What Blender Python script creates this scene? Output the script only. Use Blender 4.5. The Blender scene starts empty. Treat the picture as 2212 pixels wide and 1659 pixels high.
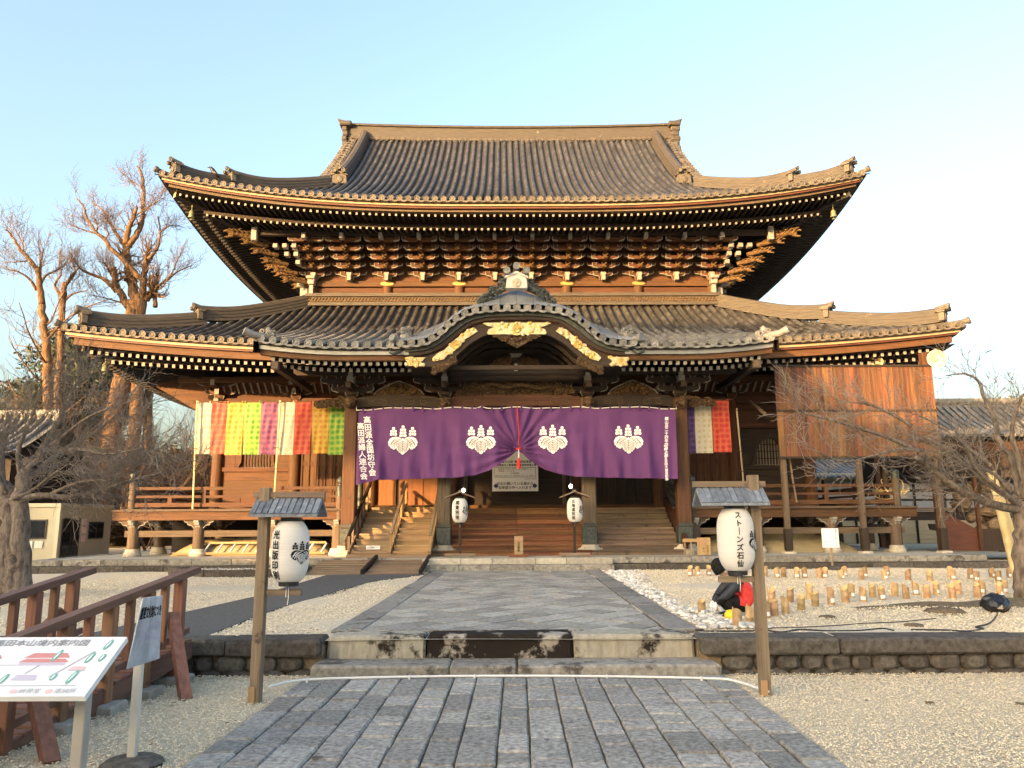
import bpy, math, random
import numpy as np
from mathutils import Vector, Matrix, Euler
R = math.radians
random.seed(7); RNG = np.random.default_rng(7)
sc = bpy.context.scene
col = sc.collection
# ------------------------------------------------------------------ camera, sky, sun, exposure
cam_d = bpy.data.cameras.new('camera'); cam = bpy.data.objects.new('camera', cam_d); col.objects.link(cam)
cam_d.sensor_width = 36.0; cam_d.lens = 36.0 * 1661.0 / 2212.0
cam_d.clip_start = 0.05; cam_d.clip_end = 2000
cam.rotation_mode = 'QUATERNION'
cam.rotation_quaternion = (Matrix.Rotation(R(.41), 3, 'Z') @ Matrix.Rotation(R(90 + 10.12), 3, 'X') @ Matrix.Rotation(R(-.3), 3, 'Z')).to_quaternion()
cam.location = (.05, 0, 1.6)
sc.camera = cam
SUN_EL, SUN_AZ = 7.5, -140.0        # azimuth clockwise from +Y: behind the camera, to the left
sun_from = Vector((math.sin(R(SUN_AZ)) * math.cos(R(SUN_EL)), math.cos(R(SUN_AZ)) * math.cos(R(SUN_EL)), math.sin(R(SUN_EL))))
world = bpy.data.worlds.new('World'); sc.world = world; world.use_nodes = True
wt = world.node_tree; wt.nodes.clear()
sky = wt.nodes.new('ShaderNodeTexSky'); sky.sky_type = 'NISHITA'; sky.sun_disc = False
sky.sun_elevation = R(SUN_EL); sky.sun_rotation = R(SUN_AZ)
sky.air_density = 1.0; sky.dust_density = 7.0; sky.ozone_density = 1.5; sky.altitude = 0
bg = wt.nodes.new('ShaderNodeBackground'); bg.inputs[1].default_value = 0.15
wo = wt.nodes.new('ShaderNodeOutputWorld')
wt.links.new(sky.outputs[0], bg.inputs[0]); wt.links.new(bg.outputs[0], wo.inputs[0])
sun_d = bpy.data.lights.new('sun', 'SUN'); sun_d.energy = 2.3; sun_d.angle = R(.6); sun_d.color = (1, .60, .27)
sun = bpy.data.objects.new('sun', sun_d); col.objects.link(sun)
sun.rotation_euler = (-sun_from).to_track_quat('-Z', 'Y').to_euler(); sun.location = (-40, -50, 30)
sc.view_settings.view_transform = 'Standard'; sc.view_settings.look = 'None'
sc.view_settings.exposure = 2.75; sc.view_settings.gamma = 1
sc.view_settings.use_white_balance = True; sc.view_settings.white_balance_temperature = 6800; sc.view_settings.white_balance_tint = 10
sc.render.engine = 'CYCLES'
sc.cycles.use_adaptive_sampling = True; sc.cycles.adaptive_threshold = .02; sc.cycles.max_bounces = 5; sc.cycles.diffuse_bounces = 2; sc.cycles.glossy_bounces = 2; sc.cycles.transmission_bounces = 3
# ------------------------------------------------------------------ materials
MATS = {}
ALB = dict(tile=.46, tile_pan=.62, plaster=.75,  tile_end=.55, ridge=.38, wood_z=.36, wood_x=.36, wood_y=.33, aged_z=.42, aged_x=.42, aged_y=.42, dark_x=.34, dark_y=.22, dark_z=.38, cream=.42, white=.36, redbrown=.5, plywood=.45, screen=.5, carve=.75, carve_warm=.45, gold=.6, gold_pale=.65, new_x=.62, new_z=.62, newold_x=.75, step_x=.6, step_grey=.75, bark_big=.68, twig_far=.8, tarp=.5, bamboo=.9, leaf_warm=.8, bamboo_leaf=.7, stone_dark=.62)     # tuned reflectance trims; dark_* lowered, deep eave shade put into the colour
def nd(t, kind, **kw):
    n = t.nodes.new('ShaderNode' + kind)
    for k, v in kw.items():
        if k.startswith('i_'): n.inputs[int(k[2:]) if k[2:].isdigit() else k[2:]].default_value = v
        else: setattr(n, k, v)
    return n
def c4(c): return (c[0], c[1], c[2], 1)
def mk(name, c1, c2=None, sc_=(4, 4, 4), rough=.8, metal=0, detail=5, rnd=.0, bump=.0, bdist=.02, spot=None, spot_sc=3, spot_th=.62, lo=.35, hi=.65, space='Object', coat=0, emit=0, c3=None, trans=0, spec=None, finebump=None):
    """two-tone noise material; rnd: brightness jitter per object / per loose piece; spot: colour of blotches"""
    k_ = ALB.get(name, 1); tr_ = lambda c: tuple(x * k_ for x in c) if c else c; c1, c2, c3, spot = tr_(c1), tr_(c2), tr_(c3), tr_(spot)
    m = bpy.data.materials.new(name); m.use_nodes = True; t = m.node_tree; L = t.links.new
    b = t.nodes['Principled BSDF']; b.inputs['Roughness'].default_value = rough; b.inputs['Metallic'].default_value = metal
    if spec is None and rough >= .8: spec = .15
    if spec is not None: b.inputs['Specular IOR Level'].default_value = spec
    if coat: b.inputs['Coat Weight'].default_value = coat
    c2 = c2 or c1
    tc = nd(t, 'TexCoord'); oi = nd(t, 'ObjectInfo'); ge = nd(t, 'NewGeometry')
    ad = nd(t, 'Math', operation='ADD'); L(oi.outputs['Random'], ad.inputs[0]); L(ge.outputs['Random Per Island'], ad.inputs[1])
    fr = nd(t, 'Math', operation='FRACT'); L(ad.outputs[0], fr.inputs[0])
    sh = nd(t, 'VectorMath', operation='MULTIPLY_ADD'); cb = nd(t, 'CombineXYZ')
    for i in range(3): L(fr.outputs[0], cb.inputs[i])
    L(cb.outputs[0], sh.inputs[0]); sh.inputs[1].default_value = (17.3, 9.1, 23.7); L(tc.outputs[space], sh.inputs[2])
    mp = nd(t, 'Mapping'); L(sh.outputs[0], mp.inputs[0]); mp.inputs['Scale'].default_value = sc_
    no = nd(t, 'TexNoise'); no.inputs['Scale'].default_value = 1; no.inputs['Detail'].default_value = detail; no.inputs['Roughness'].default_value = .62
    L(mp.outputs[0], no.inputs['Vector'])
    ra = nd(t, 'ValToRGB'); e = ra.color_ramp.elements
    e[0].position = lo; e[0].color = c4(c1); e[1].position = hi; e[1].color = c4(c2)
    if c3: x = e.new((lo + hi) / 2); x.color = c4(c3)
    L(no.outputs[0], ra.inputs[0]); out = ra.outputs[0]
    if spot:
        n2 = nd(t, 'TexNoise'); n2.inputs['Scale'].default_value = spot_sc; n2.inputs['Detail'].default_value = 6; n2.inputs['Roughness'].default_value = .7
        L(sh.outputs[0], n2.inputs['Vector'])
        r2 = nd(t, 'MapRange'); r2.inputs[1].default_value = spot_th; r2.inputs[2].default_value = spot_th + .07; L(n2.outputs[0], r2.inputs[0])
        mx = nd(t, 'Mix', data_type='RGBA'); L(r2.outputs[0], mx.inputs[0]); L(out, mx.inputs[6]); mx.inputs[7].default_value = c4(spot); out = mx.outputs[2]
    if rnd:
        mr = nd(t, 'MapRange'); mr.inputs[3].default_value = 1 - rnd; mr.inputs[4].default_value = 1 + rnd; L(fr.outputs[0], mr.inputs[0])
        hs = nd(t, 'HueSaturation'); L(mr.outputs[0], hs.inputs['Value']); L(out, hs.inputs['Color'])
        wn = nd(t, 'TexWhiteNoise', noise_dimensions='1D'); L(fr.outputs[0], wn.inputs['W'])
        m3 = nd(t, 'MapRange'); m3.inputs[3].default_value = .5 - .05 * rnd; m3.inputs[4].default_value = .5 + .05 * rnd; L(wn.outputs[0], m3.inputs[0]); L(m3.outputs[0], hs.inputs['Hue'])
        out = hs.outputs[0]
    L(out, b.inputs['Base Color'])
    if bump:
        bp = nd(t, 'Bump'); bp.inputs['Strength'].default_value = bump; bp.inputs['Distance'].default_value = bdist
        src = no.outputs[0]
        if finebump:
            n4 = nd(t, 'TexNoise'); n4.inputs['Scale'].default_value = finebump; n4.inputs['Detail'].default_value = 4; L(sh.outputs[0], n4.inputs['Vector']); src = n4.outputs[0]
        L(src, bp.inputs['Height']); L(bp.outputs[0], b.inputs['Normal'])
    if emit:
        b.inputs['Emission Color'].default_value = c4(c1); b.inputs['Emission Strength'].default_value = emit
    if trans:
        tr = nd(t, 'BsdfTranslucent'); L(out, tr.inputs[0]); ms = nd(t, 'MixShader'); ms.inputs[0].default_value = trans
        L(b.outputs[0], ms.inputs[1]); L(tr.outputs[0], ms.inputs[2]); L(ms.outputs[0], t.nodes['Material Output'].inputs[0])
    MATS[name] = m; return m
def wood(name, c1, c2, ax=2, rnd=.2, rough=.75, spot=None, th=.62, k=1):
    s = [22 * k] * 3; s[ax] = 1.1 * k
    return mk(name, c1, c2, sc_=tuple(s), rough=rough, rnd=rnd, bump=.35, bdist=.008, spot=spot, spot_sc=5, spot_th=th, lo=.3, hi=.7)
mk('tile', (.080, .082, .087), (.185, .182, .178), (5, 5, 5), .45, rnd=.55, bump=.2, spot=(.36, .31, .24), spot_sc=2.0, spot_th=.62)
mk('tile_end', (.12, .105, .085), (.24, .205, .155), (14, 14, 14), .7, rnd=.25, bump=.3)
mk('tile_porch', (.10, .102, .10), (.20, .198, .185), (6, 6, 6), .55, rnd=.3, bump=.2, spot=(.34, .33, .3), spot_sc=3, spot_th=.65)
mk('ridge', (.10, .085, .068), (.20, .165, .125), (2.5, 2.5, 30), .7, rnd=.1, bump=.5, spot=(.42, .36, .28), spot_sc=2.2, spot_th=.66)
mk('lead', (.17, .18, .18), (.27, .275, .27), (1.5, 1.5, 1.5), .42, metal=.35, rnd=.10, spot=(.68, .68, .64), spot_sc=.9, spot_th=.67)
wood('wood_z', (.12, .043, .014), (.30, .118, .036), 2, spot=(.06, .03, .018))
wood('wood_x', (.12, .043, .014), (.31, .120, .036), 0, spot=(.07, .033, .018))
wood('wood_y', (.10, .036, .012), (.26, .092, .026), 1)
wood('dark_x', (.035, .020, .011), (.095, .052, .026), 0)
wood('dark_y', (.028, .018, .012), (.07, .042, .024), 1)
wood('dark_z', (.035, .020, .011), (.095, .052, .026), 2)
wood('grey_z', (.12, .085, .055), (.30, .215, .135), 2, spot=(.08, .055, .036))
wood('grey_x', (.12, .085, .055), (.27, .19, .125), 0, spot=(.07, .05, .036))
wood('grey_y', (.12, .088, .06), (.26, .19, .13), 1)
wood('aged_z', (.12, .082, .052), (.30, .205, .125), 2, spot=(.08, .055, .036)); wood('aged_x', (.12, .08, .05), (.27, .18, .11), 0, spot=(.07, .05, .036)); wood('aged_y', (.12, .082, .054), (.26, .18, .12), 1)
wood('step_x', (.12, .045, .017), (.33, .135, .048), 0, rnd=.35, spot=(.075, .05, .033), th=.6)
wood('step_grey', (.10, .068, .044), (.26, .185, .125), 0, rnd=.35, spot=(.06, .042, .03), th=.58)
wood('new_x', (.50, .30, .13), (.68, .44, .21), 0, rnd=.15)
wood('new_z', (.48, .28, .12), (.66, .42, .20), 2, rnd=.15)
wood('newold_x', (.30, .19, .10), (.46, .32, .19), 0, rnd=.25)
wood('rampwood_y', (.105, .05, .034), (.19, .092, .062), 1, rnd=.2, rough=.7)
wood('rampwood_z', (.14, .062, .034), (.27, .125, .07), 2, rnd=.25, rough=.7)
wood('rampwood_x', (.13, .06, .04), (.22, .115, .08), 0, rnd=.25, rough=.7)
wood('screen', (.075, .032, .014), (.36, .150, .055), 2, rnd=.35, spot=(.045, .028, .018), th=.60, k=.8)
wood('bamboo_z', (.42, .28, .12), (.62, .44, .22), 2, rnd=.25, rough=.5)
mk('bamboo', (.36, .22, .10), (.58, .38, .19), (20, 20, 3), .55, rnd=.25)
mk('bamboo_in', (.60, .42, .20), (.75, .56, .30), (20, 20, 20), .8)
mk('pole_bamboo', (.50, .36, .14), (.70, .54, .26), (10, 10, 3), .45, rnd=.1)
mk('white', (.66, .62, .54), (.80, .77, .70), (9, 9, 9), .7, rnd=.1)
mk('white_board', (.78, .78, .77), (.82, .82, .81), (3, 3, 3), .5)
mk('cream', (.62, .47, .27), (.80, .66, .42), (1.2, 8, 8), .6, spot=(.9, .78, .55), spot_sc=1.3)  # aged white paint, the sun's warm tint put into the colour
mk('redbrown', (.13, .035, .016), (.20, .058, .024), (2, 12, 12), .6)
mk('gold', (.72, .46, .10), (.88, .64, .22), (20, 20, 20), .38, metal=.55, bump=.3)
mk('gold_pale', (.78, .62, .32), (.90, .80, .55), (18, 18, 18), .45, metal=.3, bump=.8, bdist=.03, spot=(.80, .56, .16), spot_sc=3, spot_th=.52)
mk('carve', (.045, .028, .016), (.20, .13, .075), (18, 18, 18), .85, bump=1, bdist=.05)
mk('carve_warm', (.14, .075, .035), (.42, .26, .12), (14, 14, 14), .8, bump=.8, bdist=.04)
mk('bronze', (.035, .042, .038), (.085, .095, .085), (12, 12, 12), .5, metal=.5)
mk('stone', (.20, .185, .155), (.36, .335, .285), (14, 14, 14), .9, rnd=.2, bump=.5, bdist=.01, spot=(.10, .09, .075), spot_sc=2.2, spot_th=.54, finebump=70)
mk('stone_dark', (.105, .09, .075), (.22, .195, .165), (16, 16, 16), .92, rnd=.3, bump=.6, bdist=.012, spot=(.42, .40, .35), spot_sc=4, spot_th=.68, finebump=60)
mk('stone_base', (.36, .325, .26), (.52, .48, .39), (12, 12, 12), .9, rnd=.15, bump=.4, bdist=.01, spot=(.20, .17, .13), spot_sc=2, finebump=60)
mk('stone_stain', (.30, .275, .215), (.44, .40, .32), (16, 16, 5), .9, rnd=.12, bump=.5, bdist=.01, spot=(.03, .022, .018), spot_sc=1.8, spot_th=.54, finebump=70)
mk('stone_black', (.28, .25, .20), (.40, .36, .30), (16, 16, 5), .9, rnd=.1, bump=.5, bdist=.01, spot=(.022, .017, .014), spot_sc=2.2, spot_th=.40, finebump=70)
mk('paver', (.175, .163, .145), (.42, .395, .35), (26, 26, 26), .82, rnd=.26, bump=.55, bdist=.012, detail=9, spot=(.10, .09, .075), spot_sc=3, spot_th=.64, finebump=85)
mk('diamond', (.24, .222, .19), (.42, .392, .34), (18, 18, 18), .88, rnd=.24, bump=.4, bdist=.01, detail=8, finebump=80)
mk('kerb_grey', (.17, .16, .14), (.29, .27, .24), (16, 16, 16), .9, rnd=.22, bump=.5, bdist=.01, spot=(.11, .095, .08), spot_sc=2.5, spot_th=.56, finebump=70)
mk('tile_pan', (.040, .040, .041), (.085, .08, .075), (6, 6, 6), .7, rnd=.2, spot=(.16, .13, .10), spot_sc=2.5, spot_th=.64)  # darker copy of tile: shade between the cover tiles put into the colour
mk('asphalt', (.085, .083, .078), (.145, .14, .13), (30, 30, 30), .95, detail=10, bump=.4, finebump=160, bdist=.006, spot=(.24, .22, .17), spot_sc=1.5, spot_th=.70)
mk('gravel', (.54, .45, .32), (.86, .75, .56), (75, 75, 75), .95, detail=6, bump=1, bdist=.03, lo=.3, hi=.62, spot=(.33, .27, .19), spot_sc=.55, spot_th=.66)
mk('pebble', (.70, .585, .41), (.89, .775, .58), (6, 6, 6), .9, rnd=.27)
mk('white_pebble', (.52, .49, .43), (.74, .70, .63), (6, 6, 6), .85, rnd=.35)
mk('dirt', (.16, .12, .075), (.30, .23, .15), (9, 9, 9), .95, bump=.6, rnd=0)
mk('moss', (.10, .075, .05), (.20, .155, .10), (14, 14, 14), .95, bump=.8, spot=(.15, .16, .05), spot_sc=2.5, spot_th=.57)
mk('purple', (.088, .030, .115), (.112, .042, .138), (3, 3, 1), .75, lo=.3, hi=.7, bump=.25, bdist=.03, spec=.2)
mk('crest_line', (.07, .045, .05))
mk('crest', (.82, .80, .78))
mk('paper', (.80, .77, .71), (.86, .83, .78), (2, 2, 60), .8, trans=.25)
mk('black', (.012, .012, .013), rough=.45)
mk('ink', (.02, .018, .017), rough=.8)
mk('navy', (.015, .03, .12), rough=.6)
mk('red_cord', (.55, .03, .03), rough=.8)
mk('rope', (.72, .69, .62), rough=.85)
mk('cable', (.015, .015, .016), rough=.5)
mk('pvc', (.74, .73, .70), rough=.45)
mk('tarp', (.60, .48, .27), (.74, .62, .38), (2.5, 2.5, 2.5), .85, bump=.4, bdist=.1)
mk('hut', (.40, .37, .265), (.45, .415, .30), (2, 2, 2), .55)
mk('hut_trim', (.48, .45, .33), (.52, .49, .37), (2, 2, 2), .5)
mk('glass', (.012, .014, .016), (.02, .022, .024), (2, 2, 2), .06, spec=.6)
mk('frame_dark', (.022, .02, .019), rough=.45)
mk('bark', (.085, .068, .055), (.24, .195, .16), (14, 14, 5), .95, bump=1, bdist=.04, spot=(.40, .38, .33), spot_sc=4, spot_th=.68)
mk('bark_big', (.17, .095, .05), (.36, .22, .12), (9, 9, 2.2), .95, bump=1, bdist=.08)  # orange of the low sun put into the far trees' bark colour
mk('twig', (.15, .125, .105), (.27, .23, .195), (8, 8, 8), .9)
mk('twig_far', (.19, .14, .11), (.30, .215, .165), (3, 3, 3), .9)
mk('leaf', (.018, .032, .012), (.06, .075, .028), (1, 1, 1), .7, rnd=.45)
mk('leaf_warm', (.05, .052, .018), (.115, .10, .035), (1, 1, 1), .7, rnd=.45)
mk('bamboo_leaf', (.07, .07, .022), (.16, .14, .05), (1, 1, 1), .7, rnd=.4)
mk('crow', (.010, .010, .013), rough=.4)
mk('zinc', (.34, .37, .40), (.62, .66, .70), (6, 6, 4), .6, metal=.2, spot=(.76, .79, .82), spot_sc=3, spot_th=.58)
mk('slate', (.10, .115, .135), (.20, .22, .25), (20, 20, 4), .5, rnd=.3, spot=(.45, .48, .5), spot_sc=5, spot_th=.66)
mk('post_paint', (.58, .53, .43), (.68, .63, .53), (12, 12, 3), .7, spot=(.30, .20, .12), spot_sc=6, spot_th=.66)
mk('post_grey', (.33, .30, .255), (.40, .37, .32), (3, 3, 3), .6)
mk('concrete', (.26, .245, .21), (.36, .34, .30), (10, 10, 10), .95, bump=.4)
mk('speaker', (.62, .50, .32), (.72, .6, .42), (4, 4, 4), .5)
mk('bell', (.14, .15, .07), (.24, .23, .12), (8, 8, 8), .6, metal=.3)
mk('plaster', (.62, .60, .55), (.70, .68, .63), (2, 2, 2), .9)
mk('plaster_tan', (.62, .52, .33), (.68, .58, .38), (2, 2, 6), .8)
mk('jacket', (.012, .016, .024), (.028, .034, .045), (12, 12, 12), .6, bump=.5, bdist=.02)
mk('jacket_red', (.62, .03, .022), (.70, .05, .035), (14, 14, 14), .55, bump=.6, bdist=.02)
mk('cloth_black', (.010, .010, .011), (.02, .02, .02), (20, 20, 20), .9, bump=.4)
mk('skin', (.58, .36, .26), (.64, .41, .30), (8, 8, 8), .55)
mk('glove', (.76, .74, .72), rough=.8)
mk('yellow', (.85, .60, .02), rough=.6)
mk('blade_red', (.45, .30, .12), (.62, .42, .18), (5, 5, 5))
mk('plastic_bag', (.010, .011, .013), rough=.22)
mk('bulb', (1, .95, .85), emit=9)
mk('root', (.10, .075, .055), (.28, .21, .15), (6, 6, 12), .9, bump=1, bdist=.08, spot=(.45, .22, .10), spot_sc=1, spot_th=.66)
mk('paint_red', (.62, .27, .26)); mk('paint_green', (.17, .45, .35)); mk('paint_pink', (.74, .52, .51)); mk('paint_grey', (.45, .45, .46)); mk('paint_brown', (.30, .26, .2)); mk('paint_lilac', (.55, .5, .6))
def banner_mat(name, base, dot, line):
    base, dot, line = [tuple(x * .52 for x in c) for c in (base, dot, line)]
    m = mk(name, base, tuple(min(1, x * 1.12) for x in base), (6, 6, 6), .6, bump=.25, bdist=.03, trans=.18); t = m.node_tree; L = t.links.new
    b = t.nodes['Principled BSDF']; src = b.inputs['Base Color'].links[0].from_socket
    tc = nd(t, 'TexCoord'); mp = nd(t, 'Mapping'); L(tc.outputs['Object'], mp.inputs[0]); mp.inputs['Scale'].default_value = (6.2, .01, 6.2)
    vo = nd(t, 'TexVoronoi', feature='F1'); vo.inputs['Scale'].default_value = 1; vo.inputs['Randomness'].default_value = .22; L(mp.outputs[0], vo.inputs['Vector'])
    r1 = nd(t, 'MapRange'); r1.inputs[1].default_value = .30; r1.inputs[2].default_value = .26; L(vo.outputs['Distance'], r1.inputs[0])
    m1 = nd(t, 'Mix', data_type='RGBA'); L(r1.outputs[0], m1.inputs[0]); L(src, m1.inputs[6]); m1.inputs[7].default_value = c4(dot)
    r2 = nd(t, 'MapRange'); r2.inputs[1].default_value = .44; r2.inputs[2].default_value = .50; L(vo.outputs['Distance'], r2.inputs[0])
    m2 = nd(t, 'Mix', data_type='RGBA'); L(r2.outputs[0], m2.inputs[0]); L(m1.outputs[2], m2.inputs[6]); m2.inputs[7].default_value = c4(line)
    L(m2.outputs[2], b.inputs['Base Color'])
    for n in t.nodes:
        if n.type == 'BSDF_TRANSLUCENT': L(m2.outputs[2], n.inputs[0])
banner_mat('ban_white', (.78, .72, .55), (.70, .60, .40), (.82, .77, .62))
banner_mat('ban_red', (.72, .045, .018), (.55, .03, .015), (.80, .14, .04))
banner_mat('ban_yellow', (.80, .42, .02), (.66, .28, .01), (.84, .56, .08))
banner_mat('ban_green', (.22, .55, .03), (.12, .36, .02), (.55, .68, .10))
banner_mat('ban_purple', (.22, .03, .16), (.12, .015, .10), (.42, .09, .22))
banner_mat('ban_violet', (.10, .03, .22), (.06, .02, .15), (.17, .07, .30))
# ------------------------------------------------------------------ mesh helpers
class MB:
    def __init__(s): s.v = []; s.f = []; s.m = []
    def add(s, vs, fs, mi=0):
        o = len(s.v); s.v.extend([tuple(map(float, p)) for p in vs])
        for i, f in enumerate(fs): s.f.append(tuple(o + k for k in f)); s.m.append(mi if isinstance(mi, int) else mi[i])
        return s
    def box(s, a, b, mi=0, M=None):
        x0, y0, z0 = a; x1, y1, z1 = b
        v = [(x0, y0, z0), (x1, y0, z0), (x1, y1, z0), (x0, y1, z0), (x0, y0, z1), (x1, y0, z1), (x1, y1, z1), (x0, y1, z1)]
        if M is not None: v = [tuple(M @ Vector(p)) for p in v]
        return s.add(v, [(0, 3, 2, 1), (4, 5, 6, 7), (0, 1, 5, 4), (1, 2, 6, 5), (2, 3, 7, 6), (3, 0, 4, 7)], mi)
    def cbox(s, a, b, c=.01, mi=0, M=None, jit=0):
        x0, y0, z0 = a; x1, y1, z1 = b; v = []
        def P(sx, sy, sz, w):
            p = [x1 if sx else x0, y1 if sy else y0, z1 if sz else z0]
            for k in range(3):
                if k != w: p[k] += -c if (sx, sy, sz)[k] else c
            if jit: p = [q + random.uniform(-jit, jit) for q in p]
            return p
        idx = {}
        for sx in (0, 1):
            for sy in (0, 1):
                for sz in (0, 1):
                    for w in range(3): idx[sx, sy, sz, w] = len(v); v.append(P(sx, sy, sz, w))
        f = []
        for w in range(3):
            u, t = [k for k in range(3) if k != w]
            for sgn in (0, 1):
                q = []
                for (a_, b_) in ((0, 0), (1, 0), (1, 1), (0, 1)):
                    k = [0, 0, 0]; k[w] = sgn; k[u] = a_; k[t] = b_; q.append(idx[k[0], k[1], k[2], w])
                f.append(q if (sgn == 1) == (w != 1) else q[::-1])
        for w in range(3):
            u, t = [k for k in range(3) if k != w]
            for a_ in (0, 1):
                for b_ in (0, 1):
                    def id_(e, face):
                        k = [0, 0, 0]; k[w] = e; k[u] = a_; k[t] = b_; return idx[k[0], k[1], k[2], face]
                    f.append((id_(0, u), id_(1, u), id_(1, t), id_(0, t)))
        for sx in (0, 1):
            for sy in (0, 1):
                for sz in (0, 1): f.append((idx[sx, sy, sz, 0], idx[sx, sy, sz, 1], idx[sx, sy, sz, 2]))
        if M is not None: v = [tuple(M @ Vector(p)) for p in v]
        return s.add(v, f, mi)
    def beam(s, p, q, w, h, mi=0, e0=None, e1=None, up=(0, 0, 1)):
        p, q = Vector(p), Vector(q); d = (q - p).normalized(); u = Vector(up); r = d.cross(u).normalized() * w / 2; u2 = r.cross(d).normalized() * h / 2
        v = [p - r - u2, p + r - u2, p + r + u2, p - r + u2, q - r - u2, q + r - u2, q + r + u2, q - r + u2]
        return s.add(v, [(0, 1, 2, 3), (7, 6, 5, 4), (0, 4, 5, 1), (1, 5, 6, 2), (2, 6, 7, 3), (3, 7, 4, 0)], [mi if e0 is None else e0, mi if e1 is None else e1, mi, mi, mi, mi])
    def tube(s, pts, rad, n=8, mi=0, cap=True, up=None):
        pts = [Vector(p) for p in pts]; k = len(pts); rad = rad if hasattr(rad, '__len__') else [rad] * k
        rings = []; pr = None
        for i, p in enumerate(pts):
            d = (pts[min(i + 1, k - 1)] - pts[max(i - 1, 0)])
            d = d.normalized() if d.length > 1e-9 else Vector((0, 0, 1))
            if pr is None: a = d.orthogonal().normalized()
            else:
                a = pr - d * pr.dot(d); a = a.normalized() if a.length > 1e-6 else d.orthogonal().normalized()
            pr = a; b = d.cross(a)
            rings.append([p + (a * math.cos(2 * math.pi * j / n) + b * math.sin(2 * math.pi * j / n)) * rad[i] for j in range(n)])
        v = [q for r_ in rings for q in r_]
        f = [(i * n + j, i * n + (j + 1) % n, (i + 1) * n + (j + 1) % n, (i + 1) * n + j) for i in range(k - 1) for j in range(n)]
        if cap: f.append(tuple(range(n))[::-1]); f.append(tuple((k - 1) * n + j for j in range(n)))
        return s.add(v, f, mi)
    def lathe(s, prof, n=16, c=(0, 0, 0), mi=0, M=None, ph=0):
        v = []; c = Vector(c)
        for r_, z in prof:
            for j in range(n):
                p = Vector((r_ * math.cos(2 * math.pi * j / n + ph), r_ * math.sin(2 * math.pi * j / n + ph), z))
                v.append((M @ p if M is not None else p) + c)
        k = len(prof)
        f = [(i * n + j, i * n + (j + 1) % n, (i + 1) * n + (j + 1) % n, (i + 1) * n + j) for i in range(k - 1) for j in range(n)]
        f.append(tuple(range(n))[::-1]); f.append(tuple((k - 1) * n + j for j in range(n)))
        return s.add(v, f, mi)
    def prism(s, poly, d0, d1, fn, mi=0, side=None):
        n = len(poly); v = [fn(u, w, d0) for u, w in poly] + [fn(u, w, d1) for u, w in poly]
        f = [tuple(range(n)), tuple(range(2 * n - 1, n - 1, -1))] + [(i, i + n, (i + 1) % n + n, (i + 1) % n) for i in range(n)]
        return s.add(v, f, [mi, mi] + [mi if side is None else side] * n)
    def strip(s, A, B, mi=0):
        n = len(A); return s.add(list(A) + list(B), [(i, i + 1, n + i + 1, n + i) for i in range(n - 1)], mi)
    def loft(s, rows, mi=0, closed=False):
        n = len(rows[0]); v = [p for r_ in rows for p in r_]
        f = [(i * n + j, i * n + (j + 1) % n, (i + 1) * n + (j + 1) % n, (i + 1) * n + j) for i in range(len(rows) - 1) for j in range(n if closed else n - 1)]
        return s.add(v, f, mi)
    def sweep(s, path, prof, mi=0, lat=None, cap=True):
        """prof: (lateral, up) closed polygon swept along path"""
        path = [Vector(p) for p in path]; n = len(prof); rows = []
        for i, p in enumerate(path):
            d = path[min(i + 1, len(path) - 1)] - path[max(i - 1, 0)]; d.z = 0; d.normalize()
            l = Vector((d.y, -d.x, 0)) if lat is None else Vector(lat)
            rows.append([p + l * a + Vector((0, 0, b)) for a, b in prof])
        s.loft(rows, mi, closed=True)
        if cap: s.add(rows[0], [tuple(range(n))], mi); s.add(rows[-1], [tuple(range(n))[::-1]], mi)
        return s
    def mesh(s, name, mats, org=(0, 0, 0), smooth=False):
        me = bpy.data.meshes.new(name)
        v = np.array(s.v, float).reshape(-1, 3) - np.array(org, float)
        me.from_pydata(v.tolist(), [], s.f)
        mats = [mats] if isinstance(mats, str) else mats
        for m in mats: me.materials.append(MATS[m])
        if len(mats) > 1: me.polygons.foreach_set('material_index', s.m)
        if smooth:
            me.polygons.foreach_set('use_smooth', [True] * len(s.f))
            if smooth != True: me.set_sharp_from_angle(angle=R(smooth))
        me.update(); return me
def fast_mesh(name, mat, V, Fq):
    """V (n,3), Fq (m,k) arrays"""
    me = bpy.data.meshes.new(name); k = Fq.shape[1]
    me.vertices.add(len(V)); me.vertices.foreach_set('co', V.astype(np.float32).ravel())
    me.loops.add(Fq.size); me.loops.foreach_set('vertex_index', Fq.astype(np.int32).ravel())
    me.polygons.add(len(Fq)); me.polygons.foreach_set('loop_start', (np.arange(len(Fq)) * k).astype(np.int32))
    me.materials.append(MATS[mat]); me.update(calc_edges=True); me.validate(); return me
# ------------------------------------------------------------------ scene graph helpers
TR = R(1.0); PIV = Vector((0, 23.0, 0)); TM = Matrix.Rotation(TR, 3, 'Z')
def T(p): return TM @ (Vector(p) - PIV) + PIV        # temple frame -> world
DL = {}                                              # design-space origin of each object
def props(o, label=None, cat=None, group=None, kind=None):
    for k, v in (('label', label), ('category', cat), ('group', group), ('kind', kind)):
        if v: o[k] = v
    return o
def place(o, loc, parent, temple, rot=None):
    col.objects.link(o); loc = Vector(loc); DL[o] = loc
    if parent is not None: o.parent = parent; o.location = loc - DL[parent]
    elif temple: o.location = T(loc); o.rotation_euler = (0, 0, TR)
    else: o.location = loc
    if rot is not None: o.rotation_euler = rot
    return o
def thing(name, label, cat, loc, group=None, temple=False, rot=None):
    o = bpy.data.objects.new(name, None); o.empty_display_size = .2
    place(o, loc, None, temple, rot); return props(o, label, cat, group)
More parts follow.
